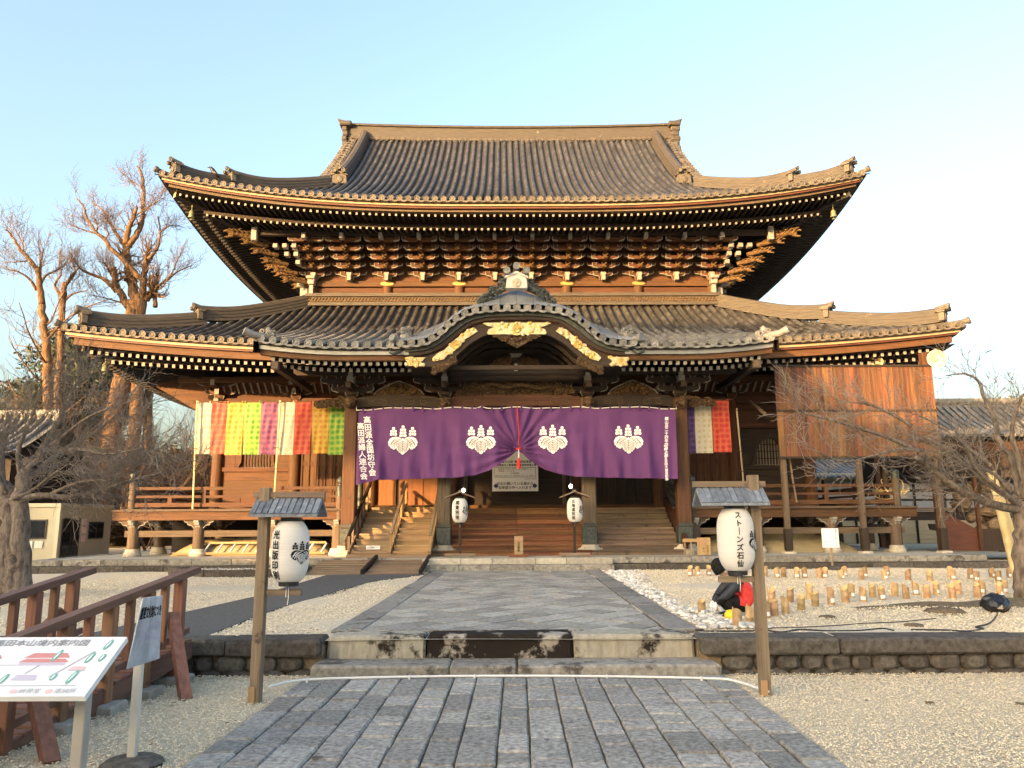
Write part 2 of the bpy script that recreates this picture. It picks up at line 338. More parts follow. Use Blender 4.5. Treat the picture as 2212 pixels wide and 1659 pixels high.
def O(name, mb, mats, parent=None, loc=None, smooth=False, temple=False, kind=None, label=None, cat=None, group=None, rot=None):
    """one mesh object; vertices are given in design space"""
    if loc is None: loc = DL[parent] if parent is not None else (0, 0, 0)
    me = mb if isinstance(mb, bpy.types.Mesh) else mb.mesh(name, mats, loc, smooth)
    o = bpy.data.objects.new(name, me); place(o, loc, parent, temple, rot); return props(o, label, cat, group, kind)
def I(name, me, parent, loc, rot=None, scale=None, label=None):
    """another object on shared mesh data"""
    o = bpy.data.objects.new(name, me); place(o, loc, parent, False, rot)
    if scale is not None: o.scale = scale
    if label: o['label'] = label
    return o
def clone(o, loc, rot=None, label=None, scale=None):
    """copy of a top-level thing with its parts and sub-parts"""
    def cp(a, par):
        c = a.copy(); col.objects.link(c); DL[c] = DL[a]
        if par is not None: c.parent = par
        for ch in a.children: cp(ch, c)
        return c
    c = cp(o, None); c.location = loc; DL[c] = Vector(loc)
    if rot is not None: c.rotation_euler = rot
    if label: c['label'] = label
    if scale: c.scale = (scale,) * 3
    return c
def interp(pts, x):
    xs = [p[0] for p in pts]; return np.interp(x, xs, [p[1] for p in pts])
def smooth_curve(pts, n):
    """Catmull-Rom through 2-D/3-D points"""
    P = [np.array(p, float) for p in pts]; P = [2 * P[0] - P[1]] + P + [2 * P[-1] - P[-2]]; out = []
    seg = len(P) - 3
    for k in range(n + 1):
        t = k / n * seg; i = min(int(t), seg - 1); u = t - i; a, b, c, d = P[i:i + 4]
        out.append(.5 * (2 * b + (c - a) * u + (2 * a - 5 * b + 4 * c - d) * u * u + (3 * b - a - 3 * c + d) * u ** 3))
    return out
def text_mesh(txt, size, vertical=False, depth=0, spacing=1.08, bold=0):
    """flat lettering in the XZ plane, centred; returns MB faces as (verts, faces)"""
    vs, fs = [], []
    def one(t, ox, oz):
        cu = bpy.data.curves.new('t', 'FONT'); cu.body = t; cu.size = size; cu.align_x = 'CENTER'; cu.align_y = 'CENTER'; cu.resolution_u = 2
        ob = bpy.data.objects.new('t', cu); me = ob.to_mesh()
        o = len(vs)
        if len(me.vertices):
            a = np.empty(len(me.vertices) * 3); me.vertices.foreach_get('co', a); a = a.reshape(-1, 3)
            for p in a: vs.append((p[0] + ox, 0, p[1] + oz))
            for f in me.polygons: fs.append(tuple(o + i for i in f.vertices))
        ob.to_mesh_clear(); bpy.data.objects.remove(ob); bpy.data.curves.remove(cu)
    if vertical:
        n = len(txt)
        for i, ch in enumerate(txt): one(ch, 0, ((n - 1) / 2 - i) * size * spacing)
    else: one(txt, 0, 0)
    if bold:                                         # thicken strokes with shifted copies
        V0, F0 = list(vs), list(fs)
        for k, (dx, dz) in enumerate(((bold, 0), (-bold, 0), (0, bold), (0, -bold))):
            o = len(vs); vs.extend((x + dx, 0, z + dz) for x, _, z in V0); fs.extend(tuple(o + i for i in f) for f in F0)
    return vs, fs
# ================================================================== ground, paths, walls
def sheet(name, pts, z, mat, kind='structure'):
    mb = MB(); mb.add([(x, y, z) for x, y in pts], [tuple(range(len(pts)))])
    return O(name, mb, mat, kind=kind)
def wavy(name, x0, x1, y0, y1, z, mat, n=60, amp=.015):
    mb = MB(); xs = np.linspace(x0, x1, n); ys = np.linspace(y0, y1, n)
    mb.loft([[(x, y, z + amp * (math.sin(x * 1.7 + 1.3 * y) + math.sin(y * 2.3 - x * .8)) * .5) for x in xs] for y in ys])
    return O(name, mb, mat, smooth=True, kind='structure')
sheet('ground_far', [(-700, -700), (700, -700), (700, 700), (-700, 700)], -.06, 'gravel')
wavy('ground_lower', -40, 40, -70, 8.9, -.012, 'gravel', 90, .012)
g = MB(); xs = np.concatenate([np.linspace(-300, -16, 12), np.linspace(-15.5, 15.5, 90), np.linspace(16, 300, 12)]); ys = np.concatenate([np.linspace(8.75, 21, 60), np.linspace(22, 40, 12), np.linspace(50, 400, 10)])
g.loft([[(x, y, .335 + (.012 * (math.sin(x * 1.3 + y) + math.sin(y * 1.9 - x * .7)) if abs(x) < 16 and y < 21 else 0)) for x in xs] for y in ys])
O('ground_upper', g, 'gravel', smooth=True, kind='structure')
# lower path of rough granite setts
sheet('path_lower', [(-2.17, -30), (2.17, -30), (2.17, 8.32), (-2.17, 8.32)], .0, 'dirt')
pl = [o for o in col.objects if o.name == 'path_lower'][0]
xs = [-2.16]
while xs[-1] < 2.1: xs.append(min(xs[-1] + random.uniform(.225, .32), 2.16))
for i in range(len(xs) - 1):
    if xs[i + 1] - xs[i] < .1: continue
    y = 3.2 + random.uniform(-.3, 0)
    while y < 8.22:
        l = random.choice([.26, .34, .42, .5, .62]) * random.uniform(.9, 1.1); y1 = min(y + l, 8.3)
        if 8.3 - y1 < .12: y1 = 8.3
        b = MB(); dz = random.uniform(-.007, .007); b.cbox((xs[i] + .007, y + .007, -.05), (xs[i + 1] - .007, y1 - .007, .034 + dz), .012, jit=.005)
        O('sett', b, 'paver', pl, loc=((xs[i] + xs[i + 1]) / 2, (y + y1) / 2, 0)); y = y1
gj = MB()
for k in range(160):                    # grit lying in the joints
    x = random.choice(xs) + random.uniform(-.02, .02); y = random.uniform(4.6, 8.2); s = random.uniform(.004, .009)
    gj.lathe([(s * .2, 0), (s, s * .4), (s * .3, s * .9)], 5, (x, y, .026))
O('joint_grit', gj, 'dirt', pl, kind='stuff')
# two stone steps
st = thing('stone_steps', 'two broad stone steps up to the upper path, the upper riser stained black', 'steps', (0, 8.6, 0))
for (a, b_) in ((-2.12, -.68), (-.68, .03), (.03, 2.14)):
    m = MB(); m.cbox((a + .006, 8.33, -.1), (b_ - .006, 8.90, .132), .022, jit=.006); O('step_stone', m, 'stone', st, loc=((a + b_) / 2, 8.6, 0))
for i, (a, b_) in enumerate(((-2.06, -.97), (-.97, .64), (.64, 1.97))):
    m = MB(); m.cbox((a + .006, 8.78, .10), (b_ - .006, 9.22, .372), .03, jit=.006); O('step_stone', m, 'stone_black' if i == 1 else 'stone_stain', st, loc=((a + b_) / 2, 9, .2), label='step stone with a black weathered front' if i == 1 else None)
# upper path: diamond slabs between kerbs
sheet('path_upper', [(-2.12, 9.2), (2.10, 9.2), (2.15, 20.2), (-2.2, 20.2)], .350, 'stone_dark')
pu = [o for o in col.objects if o.name == 'path_upper'][0]
s = .305; XL, XR, Y0, Y1 = -1.76, 1.72, 9.22, 20.15
def clip(poly, f):
    out = []
    for i, p in enumerate(poly):
        q = poly[(i + 1) % len(poly)]; a, b = f(p), f(q)
        if a >= 0: out.append(p)
        if a * b < 0: t = a / (a - b); out.append((p[0] + (q[0] - p[0]) * t, p[1] + (q[1] - p[1]) * t))
    return out
n = 0; rest = MB()
for j in range(60):
    for i in range(-9, 10):
        cx = i * s * 2 * .93 + (s * .93 if j % 2 else 0); cy = Y0 + j * s; e = .018
        poly = [(cx - s * .93 + e, cy), (cx, cy - s + e), (cx + s * .93 - e, cy), (cx, cy + s - e)]
        for f in (lambda p: p[0] - XL, lambda p: XR - p[0], lambda p: p[1] - Y0, lambda p: Y1 - p[1]): poly = clip(poly, f) if len(poly) > 2 else poly
        if len(poly) < 3: continue
        dz = random.uniform(-.004, .004); mb = MB() if n < 300 else rest
        mb.prism(poly, .345, .366 + dz, lambda u, w, d: (u, w, d))
        if n < 300: O('paving_slab', mb, 'diamond', pu, loc=(cx, cy, .35))
        n += 1
if rest.v: O('paving_slabs_far', rest, 'diamond', pu, kind='stuff')
for sx in (-1, 1):
    y = 9.22
    while y < 20:
        y1 = min(y + random.uniform(.8, 1.5), 20.15); m = MB(); a, b_ = sorted((sx * 1.755 + .005 * sx, sx * 2.12)); m.cbox((a, y + .005, .2), (b_, y1 - .005, .374 + random.uniform(-.005, .005)), .012, jit=.004)
        O('edge_stone', m, 'kerb_grey', pu, loc=(sx * 1.9, (y + y1) / 2, .3)); y = y1
# retaining walls
def retaining(label, x0, x1):
    w = thing('retaining_wall', label, 'wall', ((x0 + x1) / 2, 8.7, 0))
    b = MB(); b.box((x0, 8.66, -.1), (x1, 9.0, .30)); O('mortar_core', b, 'dirt', w)
    x = x0
    while x < x1 - .05:
        l = random.uniform(1.3, 2.1); xe = min(x + l, x1); xe = x1 if x1 - xe < .6 else xe
        m = MB(); m.cbox((x + .004, 8.53 + random.uniform(-.01, .01), .192), (xe - .004, 8.98, .362 + random.uniform(-.006, .006)), .025, jit=.008); O('coping_stone', m, 'stone_dark', w, loc=((x + xe) / 2, 8.7, .27)); x = xe
    for row in (0, 1):
        x = x0 + .02 - row * .13
        while x < x1:
            l = random.uniform(.2, .36); xe = x + l
            if x >= x0 - .01 and xe <= x1 + .02:
                m = MB(); zc = .108 if row else -.04; hz = .092; n_ = 12; prof = []
                rows = []
                for (k, dy) in ((1.0, .06), (.97, .0), (.86, -.028), (.55, -.045)):
                    ring = []
                    for q in range(n_):
                        a = 2 * math.pi * (q + .5) / n_; r_ = 1 / max(abs(math.cos(a)) ** 4 + abs(math.sin(a)) ** 4, .001) ** (1 / 4)
                        ring.append(((x + xe) / 2 + math.cos(a) * r_ * (l / 2 - .004) * k + random.uniform(-.006, .006), 8.62 + dy, zc + math.sin(a) * r_ * hz * k + random.uniform(-.006, .006)))
                    rows.append(ring)
                m.loft(rows, closed=True); m.add(rows[-1], [tuple(range(n_))])
                O('wall_stone', m, 'stone_dark', w, loc=((x + xe) / 2, 8.62, zc), smooth=50)
            x = xe
retaining('low retaining wall of rounded stones on the right, behind the gravel', 1.985, 13)
retaining('low retaining wall of rounded stones on the left, behind the wooden ramp', -13, -2.075)
# white plastic pipe across the foot of the steps
m = MB(); pts = smooth_curve([(-2.35, 7.75, .05), (-2.2, 8.0, .05), (-1.9, 8.12, .05), (-1, 8.2, .052), (0, 8.22, .052), (1, 8.18, .05), (1.95, 8.06, .05), (2.15, 7.95, .05), (2.35, 7.5, .04)], 60); m.tube(pts, .012, 8)
pp = O('plastic_pipe', m, 'pvc', loc=(0, 8.2, .05), smooth=True, label='thin white plastic pipe lying along the foot of the stone steps', cat='pipe')
for t in (12, 22, 27, 37, 44):
    m = MB(); m.box((-.008, -.03, -.04), (.008, .016, .015)); O('pipe_clip', m.mesh('pipe_clip', 'pvc'), None, pp, loc=pts[t])
# gravel stones and pebbles
def pebbles(name, mat, pos, size, kind='stuff', flat=.5, round_=False):
    n = len(pos); base = np.array([(1, 0, 0), (-.5, .86, 0), (-.5, -.86, 0), (0, 0, 1), (.1, .1, -.6)], float)
    F = np.array([(0, 1, 3), (1, 2, 3), (2, 0, 3), (1, 0, 4), (2, 1, 4), (0, 2, 4)])
    if round_:                                                           # rounder stones: a small two-ring hull
        a = np.arange(7) * 2 * math.pi / 7; base = np.array([(math.cos(t), math.sin(t), 0) for t in a] + [(.72 * math.cos(t + .4), .72 * math.sin(t + .4), .75) for t in a] + [(0, 0, 1.0), (0, 0, -.5)])
        F = np.array([f for i in range(7) for f in ((i, (i + 1) % 7, 7 + i), ((i + 1) % 7, 7 + (i + 1) % 7, 7 + i), (7 + i, 7 + (i + 1) % 7, 14), ((i + 1) % 7, i, 15))])
    a = RNG.uniform(0, 6.28, n); c, s_ = np.cos(a), np.sin(a)
    V = np.repeat(base[None], n, 0) * (RNG.uniform(.8, 1.2, (n, len(base), 3)) * RNG.uniform(.75, 1.25, (n, 1, 3)) if round_ else RNG.uniform(.6, 1.35, (n, 5, 3))); V *= np.stack([size, size, size * flat], 1)[:, None]
    X = V[..., 0] * c[:, None] - V[..., 1] * s_[:, None]; Yv = V[..., 0] * s_[:, None] + V[..., 1] * c[:, None]
    V = np.stack([X, Yv, V[..., 2]], -1) + pos[:, None]
    Fa = (F[None] + (np.arange(n) * len(base))[:, None, None]).reshape(-1, 3)
    return O(name, fast_mesh(name, mat, V.reshape(-1, 3), Fa), None, kind=kind)
def scatter(x0, x1, y0, y1, n, z, excl=None, ex=1.0):
    y = y0 + (y1 - y0) * RNG.uniform(0, 1, n) ** ex; p = np.stack([RNG.uniform(x0, x1, n), y, np.full(n, z)], 1)
    p[:, 2] += .006 * RNG.uniform(-1, 1, n)
    if excl is not None: p = p[~excl(p)]
    return p
onpath = lambda p: np.abs(p[:, 0]) < 2.2
P = scatter(-6.5, 7.0, 4.2, 8.55, 150000, .003, onpath, 1.25); pebbles('gravel_lower', 'pebble', P, RNG.uniform(.005, .0145, len(P)))
ASPH = [(-4.9, 8.9), (-3.45, 8.9), (-3.5, 11.7), (-3.1, 16.7), (-2.25, 18.9), (-2.25, 19.2), (-4.55, 19.2), (-4.45, 13.6), (-4.7, 10.9)]
def inpoly(p, poly):
    x, y = p[:, 0], p[:, 1]; r_ = np.zeros(len(p), bool); j = len(poly) - 1
    for i in range(len(poly)):
        xi, yi = poly[i]; xj, yj = poly[j]; r_ ^= ((yi > y) != (yj > y)) & (x < (xj - xi) * (y - yi) / (yj - yi + 1e-12) + xi); j = i
    return r_
P = scatter(-8.5, 8.5, 9.0, 14.5, 62000, .348, lambda p: onpath(p) | inpoly(p, ASPH), 1.5); pebbles('gravel_upper', 'pebble', P, RNG.uniform(.009, .020, len(P)))
P = scatter(-9.5, 11.5, 14.3, 20.5, 45000, .346, lambda p: onpath(p) | inpoly(p, ASPH)); pebbles('gravel_far', 'pebble', P, RNG.uniform(.011, .022, len(P)))
P = scatter(2.15, 3.15, 9.3, 20, 1700, .36, lambda p: (p[:, 0] > 2.25 + .75 * (p[:, 1] - 9) / 11 * RNG.uniform(.35, 1.3, len(p)) - .02)); pebbles('white_pebbles', 'white_pebble', P, RNG.uniform(.02, .05, len(P)), flat=.6, round_=True)
P = scatter(2.2, 3.0, 9.3, 11.2, 260, .365); pebbles('white_pebble_heap', 'white_pebble', P, RNG.uniform(.025, .055, len(P)), flat=.6, round_=True)
P = np.concatenate([scatter(-6, 7, 4.5, 8.5, 420, .012, onpath), scatter(-8, 9, 9.1, 19, 700, .36, onpath)]); pebbles('leaf_litter', 'root', P, RNG.uniform(.008, .024, len(P)), flat=.25)
# grey asphalt path on the left and the boards at its end
ap = MB(); ap.prism(ASPH, .30, .362, lambda u, w, d: (u, w, d)); O('asphalt_path', ap, 'asphalt', kind='structure')
rb = thing('board_ramp', 'low ramp of dark boards at the foot of the wooden stairs', 'ramp', (-3.6, 19.9, .35))
for k in range(8):
    m = MB(); y0 = 18.95 + k * .235; z0 = .37 + k * .034
    for (xa, xb) in ((-5.1, -3.75), (-3.65, -2.35)):
        m = MB(); m.box((xa, y0, z0 - .02), (xb, y0 + .225, z0 + .012 + random.uniform(0, .004))); O('ramp_board', m, 'grey_x', rb, loc=((xa + xb) / 2, y0, z0))
for xa in (-3.74, -2.34):
    m = MB(); m.beam((xa + .03, 18.9, .42), (xa + .03, 20.85, .70), .07, .09); O('ramp_edge', m, 'dark_y', rb)
# planted island kerb on the left
il = thing('stone_island', 'low kerbed bed of gravel and dry moss left of the path', 'planting bed', (-7, 19.4, .35))
P_ = [(-8.6, 19.6), (-7.3, 18.5), (-5.2, 18.5), (-5.3, 20.1), (-8.2, 20.2)]
for i in range(5):
    a, b_ = P_[i], P_[(i + 1) % 5]; m = MB(); m.beam((*a, .42), (*b_, .42), .16, .17); O('kerb_stone', m, 'stone_dark', il)
m = MB(); m.prism(P_, .35, .45, lambda u, w, d: (u, w, d)); O('bed', m, 'moss', il)
P = scatter(-8.2, -5.3, 18.6, 20.1, 900, .455, lambda p: ~inpoly(p, P_)); pb = pebbles('bed_pebbles', 'white_pebble', P, RNG.uniform(.015, .035, len(P))); pb.parent = il; pb.location = -Vector(il.location)
# stone platform under the hall
pf = thing('stone_platform', 'wide stone platform of two courses under the temple hall', 'platform', (0, 22, .35), temple=True)
m = MB(); m.box((-12.75, 20.95, .2), (12.35, 47, .640)); m.box((-2.5, 20.5, .2), (2.45, 21, .638)); O('platform_core', m, 'stone_base', pf)
def course(x0, x1, y, z0, z1, d, mat):
    x = x0
    while x < x1 - .05:
        l = random.uniform(.75, 1.25); xe = min(x + l, x1); xe = x1 if x1 - xe < .4 else xe
        b = MB(); b.cbox((x + .004, y + random.uniform(-.008, .008), z0), (xe - .004, y + d, z1 + random.uniform(-.006, .006)), .012, jit=.005); O('kerb_stone', b, mat, pf, loc=((x + xe) / 2, y, (z0 + z1) / 2)); x = xe
course(-14.4, -2.52, 20.55, .30, .492, .40, 'stone_dark'); course(2.47, 13.6, 20.55, .30, .492, .40, 'stone_dark')
course(-12.9, -2.52, 20.78, .494, .652, .4, 'stone'); course(2.47, 12.45, 20.78, .494, .652, .4, 'stone')
course(-2.5, 2.45, 20.12, .30, .495, .45, 'stone'); course(-2.5, 2.45, 20.42, .497, .654, .5, 'stone_base')
for sx in (-1, 1):
    y = 21.2
    while y < 46: b = MB(); b.cbox(((-12.9 if sx < 0 else 12.2), y, .30), ((-12.6 if sx < 0 else 12.5), y + 1.3, .652), .012); O('kerb_stone', b, 'stone', pf, loc=(sx * 12.6, y, .5)); y += 1.31
# ================================================================== temple hall: roofs
HALL = thing('temple_hall', 'great two-roofed wooden temple hall with dark tiled roofs', 'temple', (0, 26, .645), temple=True)
PITCH = .295
def tile_verts(L, r0=.088, r1=.077, n=7):
    a = np.linspace(0, math.pi, n); V = []
    for r_, y in ((r0, 0), (r1, L)):
        for t in a: V.append((r_ * math.cos(t), y, r_ * math.sin(t) - .01))
    F = [(i, i + 1, n + i + 1, n + i) for i in range(n - 1)]
    return np.array(V), np.array(F)
TV, TF = tile_verts(.33)
def tile_mesh(mat):
    mb = MB(); mb.add(TV, [tuple(f) for f in TF]); mb.add([tuple(v) for v in TV[:7]], [tuple(range(7))[::-1]]); return mb.mesh('cover_tile', mat, smooth=60)
def disc_mesh(mat, r=.103):
    mb = MB(); M = Matrix.Rotation(math.pi / 2, 3, 'X'); mb.lathe([(r, -.10), (r, .02), (r * .80, .02), (r * .74, .004), (r * .42, .004), (r * .3, .012), (.003, .014)], 14, M=M); return mb.mesh('eave_disc', mat)
def pan_end_mesh(mat, w=.115):
    mb = MB(); n = 7; up = []; lo = []
    for i in range(n):
        t = -1 + 2 * i / (n - 1); up.append((t * w, -.035 * (1 - t * t))); lo.append((t * w, -.02 - .075 * (1 - t * t * .55)))
    mb.prism(up + lo[::-1], 0, .05, lambda u, v, d: (u, d, v)); return mb.mesh('eave_pan', mat)
class Roof:
    def __init__(s, **k): s.__dict__.update(k)
    def lift_(s, al, d): return s.lift * max(0, 1 - al / s.A) ** s.p * max(0, 1 - d / s.S) ** 1.3
    def z(s, al, d): return s.ze + s.a * d + s.b * d * d + s.lift_(al, d)
    def al(s, x): return (s.Xe - abs(x)) / s.k
    def P(s, side, a, d, z):
        if side == 'F': return (a, s.Ye + d, z)
        if side == 'B': return (a, s.Yb - d, z)
        sx = -1 if side == 'L' else 1
        return (sx * (s.Xe - s.k * d), (s.Ye + s.Yb) / 2 + a, z)
    def half(s, side): return s.Xe if side in 'FB' else (s.Yb - s.Ye) / 2
    def alo(s, side, a): return s.al(a) if side in 'FB' else s.half(side) - abs(a)
def build_roof(rf, part, name, tmat, nind, smax):
    """tiles of the front slope (nearest ones as single objects), plain tubes on the sides"""
    root = part; tm = tile_mesh(tmat); dm = disc_mesh('tile_end' if tmat == 'tile' else tmat); pm = pan_end_mesh('tile_end' if tmat == 'tile' else tmat)
    nrow = int((rf.Xe - .12) / PITCH); xs = [i * PITCH for i in range(-nrow, nrow + 1)]
    tiles = []
    for x in xs:
        al = rf.al(x); sm = smax(x, al); d = .0; c = 0
        while d < sm - .08:
            z0, z1 = rf.z(al, d), rf.z(al, d + .28); th = math.atan2(z1 - z0, .28); tiles.append((c, x, rf.Ye + d, z0 + .03, th, d)); d += .285 * math.cos(th); c += 1
        I('eave_disc', dm, root, (x, rf.Ye - .03, rf.z(al, 0) + .035))
        if x < xs[-1]:
            xm = x + PITCH / 2; I('eave_pan', pm, root, (xm, rf.Ye - .045, rf.z(rf.al(xm), 0) + .0), rot=(0, math.atan2(rf.z(rf.al(x), 0) - rf.z(rf.al(x + PITCH), 0), PITCH), 0))
    tiles.sort(key=lambda t: (t[0], abs(t[1])))
    for (c, x, y, z, th, d) in tiles[:nind]: I('cover_tile', tm, root, (x, y, z), rot=(th, 0, random.uniform(-.012, .012)))
    rest = tiles[nind:]; n = len(rest); A = np.array([t[1:5] for t in rest])
    c, s_ = np.cos(A[:, 3])[:, None], np.sin(A[:, 3])[:, None]; j = RNG.uniform(.97, 1.05, n)[:, None]
    V = np.stack([TV[None, :, 0] * j + A[:, :1] + RNG.uniform(-.005, .005, n)[:, None], TV[None, :, 1] * c - TV[None, :, 2] * j * s_ + A[:, 1:2], TV[None, :, 1] * s_ + TV[None, :, 2] * j * c + A[:, 2:3]], -1)
    F = (TF[None] + (np.arange(n) * len(TV))[:, None, None]).reshape(-1, 4)
    me = fast_mesh('cover_tiles_upper', tmat, V.reshape(-1, 3) - np.array(DL[root]), F); me.polygons.foreach_set('use_smooth', [True] * len(me.polygons))
    O('cover_tiles_upper', me, None, root, kind='stuff')
    V = []; F = []; o = 0                                                # pan tiles between the rows
    for x in xs[:-1] + [xs[0] - PITCH, xs[-1]]:
        xm = x + PITCH / 2; al = rf.al(xm)
        if al <= 0: continue
        sm = smax(xm, al) + .1; ncr = max(1, int(sm / .24)); rows = []
        for k in range(ncr):
            for (dd, up) in ((k * sm / ncr, .018), ((k + 1) * sm / ncr, -.006)):
                zz = rf.z(al, dd); rows.append([(xm + t * .15, rf.Ye + dd, zz + up - .03 * (1 - t * t)) for t in (-1, -.4, .4, 1)])
        for r_ in rows: V.extend(r_)
        for i in range(len(rows) - 1):
            for jx in range(3): F.append((o + i * 4 + jx, o + i * 4 + jx + 1, o + (i + 1) * 4 + jx + 1, o + (i + 1) * 4 + jx))
        o += len(rows) * 4
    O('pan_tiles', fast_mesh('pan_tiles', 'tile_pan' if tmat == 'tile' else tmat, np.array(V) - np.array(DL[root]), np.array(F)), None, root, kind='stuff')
    mb = MB(); hd = rf.half('L')                                         # side and rear slopes
    for side in 'LR':
        for i in range(int(-hd / PITCH) + 1, int(hd / PITCH)):
            a = i * PITCH; al = rf.alo(side, a); sm = smax(rf.Xe - rf.k * 99, al); ds = np.linspace(0, min(al, rf.side_s), 9)
            rows = []
            for d in ds:
                p = Vector(rf.P(side, a, d, rf.z(al, d) + .03)); rows.append([p + Vector((0, .085 * math.cos(t), .085 * math.sin(t))) for t in np.linspace(0, math.pi, 5)])
            mb.loft(rows); mb.add([rows[0][i_] for i_ in range(5)], [(0, 1, 2, 3, 4)])
        As = np.linspace(-hd, hd, 40)
        mb.loft([[rf.P(side, a * (hd - d) / hd, d, rf.z((hd - abs(a)) * 1.0 * (hd - d) / hd + d, d)) for a in As] for d in np.linspace(0, rf.side_s, 8)])
    As = np.linspace(-1, 1, 30)
    mb.loft([[rf.P('B', a * (rf.Xe - (rf.k * d if d < rf.back_hip else rf.k * rf.back_hip)), d, rf.z(rf.al(a * (rf.Xe - rf.k * min(d, rf.back_hip))), d)) for a in As] for d in np.linspace(0, rf.back_s, 16)])
    O('side_and_rear_tiles', mb, tmat, root, kind='stuff', smooth=50)
def eaves(rf, part, prm, swall):
    """boards, rafters and soffit under an eave; prm: fascia list, flying (s,off,slope,len), base (s,off,slope)"""
    for (nm, mat, s0, s1, o0, o1) in prm['boards']:
        mb = MB()
        for side in 'FLR':
            H = rf.half(side); n = 48; rows = []
            for a in np.linspace(-H, H, n):
                r_ = []
                for (d, o) in ((s0, o0), (s1, o0), (s1, o1), (s0, o1)):
                    aa = math.copysign(max(0, abs(a) - (rf.k if side == 'F' else 1) * d * (abs(a) / H)), a); al = rf.alo(side, a); r_.append(rf.P(side, aa, d, rf.ze + o + rf.lift_(al, 0)))
                rows.append(r_)
            mb.loft(rows, closed=True)
        O(nm, mb, mat, part, smooth=40)
    fs, fo, fsl, fl, w = prm['fly']; bs, bo, bsl = prm['base']; pr = prm['pitch']; side_mb = MB()
    for side in 'FLR':
        H = rf.half(side); n = int((H - .45) / pr)
        for i in range(-n, n + 1):
            a = i * pr; al = rf.alo(side, a)
            for kind in (0, 1):
                s0, off, sl = (fs, fo, fsl) if kind == 0 else (bs, bo, bsl); s1 = min(s0 + fl, al - .02) if kind == 0 else min(swall, al - .02)
                if s1 - s0 < .12: continue
                zz = lambda d: rf.ze + off + sl * (d - s0) + rf.lift_(al, d)
                p, q = rf.P(side, a, s0, zz(s0)), rf.P(side, a, s1, zz(s1))
                if side == 'F':
                    mb = MB(); mb.beam(p, q, w, w * 1.15, 0, e0=1); O('flying_rafter' if kind == 0 else 'base_rafter', mb, ['dark_y', 'white'], part, loc=p)
                else: side_mb.beam(p, q, w, w * 1.15, 0, e0=1)
    O('side_rafters', side_mb, ['dark_y', 'white'], part, kind='stuff')
    mb = MB()                                                            # soffit boarding and the beam behind the flying rafters
    for side in 'FLR':
        H = rf.half(side); As = np.linspace(-H, H, 50); rows = []
        for d in np.linspace(.2, swall, 10):
            off = fo + fsl * (d - fs) if d < bs else max(fo + fsl * (bs - fs), bo + bsl * (d - bs)); r_ = []
            for a in As:
                lim = max(0, H - (rf.k if side == 'F' else 1) * d); aa = a * lim / H; al = rf.alo(side, aa); r_.append(rf.P(side, aa, d, rf.ze + off + .075 + rf.lift_(al, d)))
            rows.append(r_)
        mb.loft(rows)
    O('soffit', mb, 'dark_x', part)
    mb = MB()
    for side in 'FLR':
        H = rf.half(side); rows = []
        for a in np.linspace(-H, H, 40):
            d = bs + .06; aa = a * (H - (rf.k if side == 'F' else 1) * d) / H; al = rf.alo(side, aa); z0 = rf.ze + bo + .06 + rf.lift_(al, d)
            rows.append([rf.P(side, aa, d, z0), rf.P(side, aa, d + .15, z0), rf.P(side, aa, d + .15, z0 + .12), rf.P(side, aa, d, z0 + .12)])
        mb.loft(rows, closed=True)
    O('rafter_beam', mb, 'dark_x', part)
def stack_profile(w, h, n, top=True):
    """stacked flat ridge tiles: stepped half-profile"""
    L = []; 
    for i in range(n):
        ww = w - (.012 if i % 2 else 0) - .02 * i / n; L += [(ww, h * i / n), (ww, h * (i + .8) / n)]
    cap = [(w * .75, h), (w * .6, h + w * .55), (0, h + w * .8)]
    right = L + cap; return right + [(-x, z) for x, z in right[::-1][1:]]
def oni_mesh(w, h, mat='carve', dep=.16):
    """ridge-end tile: gabled block with a round crest and three round tile ends on top; faces -Y"""
    mb = MB(); mb.prism([(-w, 0), (w, 0), (w * .92, h * .62), (0, h * .85), (-w * .92, h * .62)], 0, dep, lambda u, v, d: (u, d, v))
    mb.prism([(-w * 1.12, h * .60), (0, h * .84), (w * 1.12, h * .60), (w * 1.12, h * .68), (0, h * .94), (-w * 1.12, h * .68)], -.03, dep + .03, lambda u, v, d: (u, d, v))
    M = Matrix.Rotation(math.pi / 2, 3, 'X'); mb.lathe([(w * .5, -.02), (w * .5, .03), (w * .40, .035), (w * .38, .02), (w * .1, .05)], 16, (0, 0, h * .34), M=M)
    for k in range(12):
        a = k * math.pi / 6; mb.tube([(math.cos(a) * w * .12, -.03, h * .34 + math.sin(a) * w * .12), (math.cos(a) * w * .38, -.025, h * .34 + math.sin(a) * w * .38)], w * .045, 4)
    r_ = w * .30
    for (x, z) in ((-w * .62, h * .86), (0, h * 1.10), (w * .62, h * .86)):
        mb.tube([(x, .28, z - .05), (x, .1, z - .02), (x, -.10, z + .02)], r_ * .9, 10); mb.lathe([(r_, -.02), (r_, .05), (r_ * .8, .05), (r_ * .75, .03), (.01, .03)], 12, (x, -.10, z + .02), M=M)
    return mb.mesh('ridge_end_tile', 'tile_end', smooth=40)
ONI = oni_mesh(.26, .46)
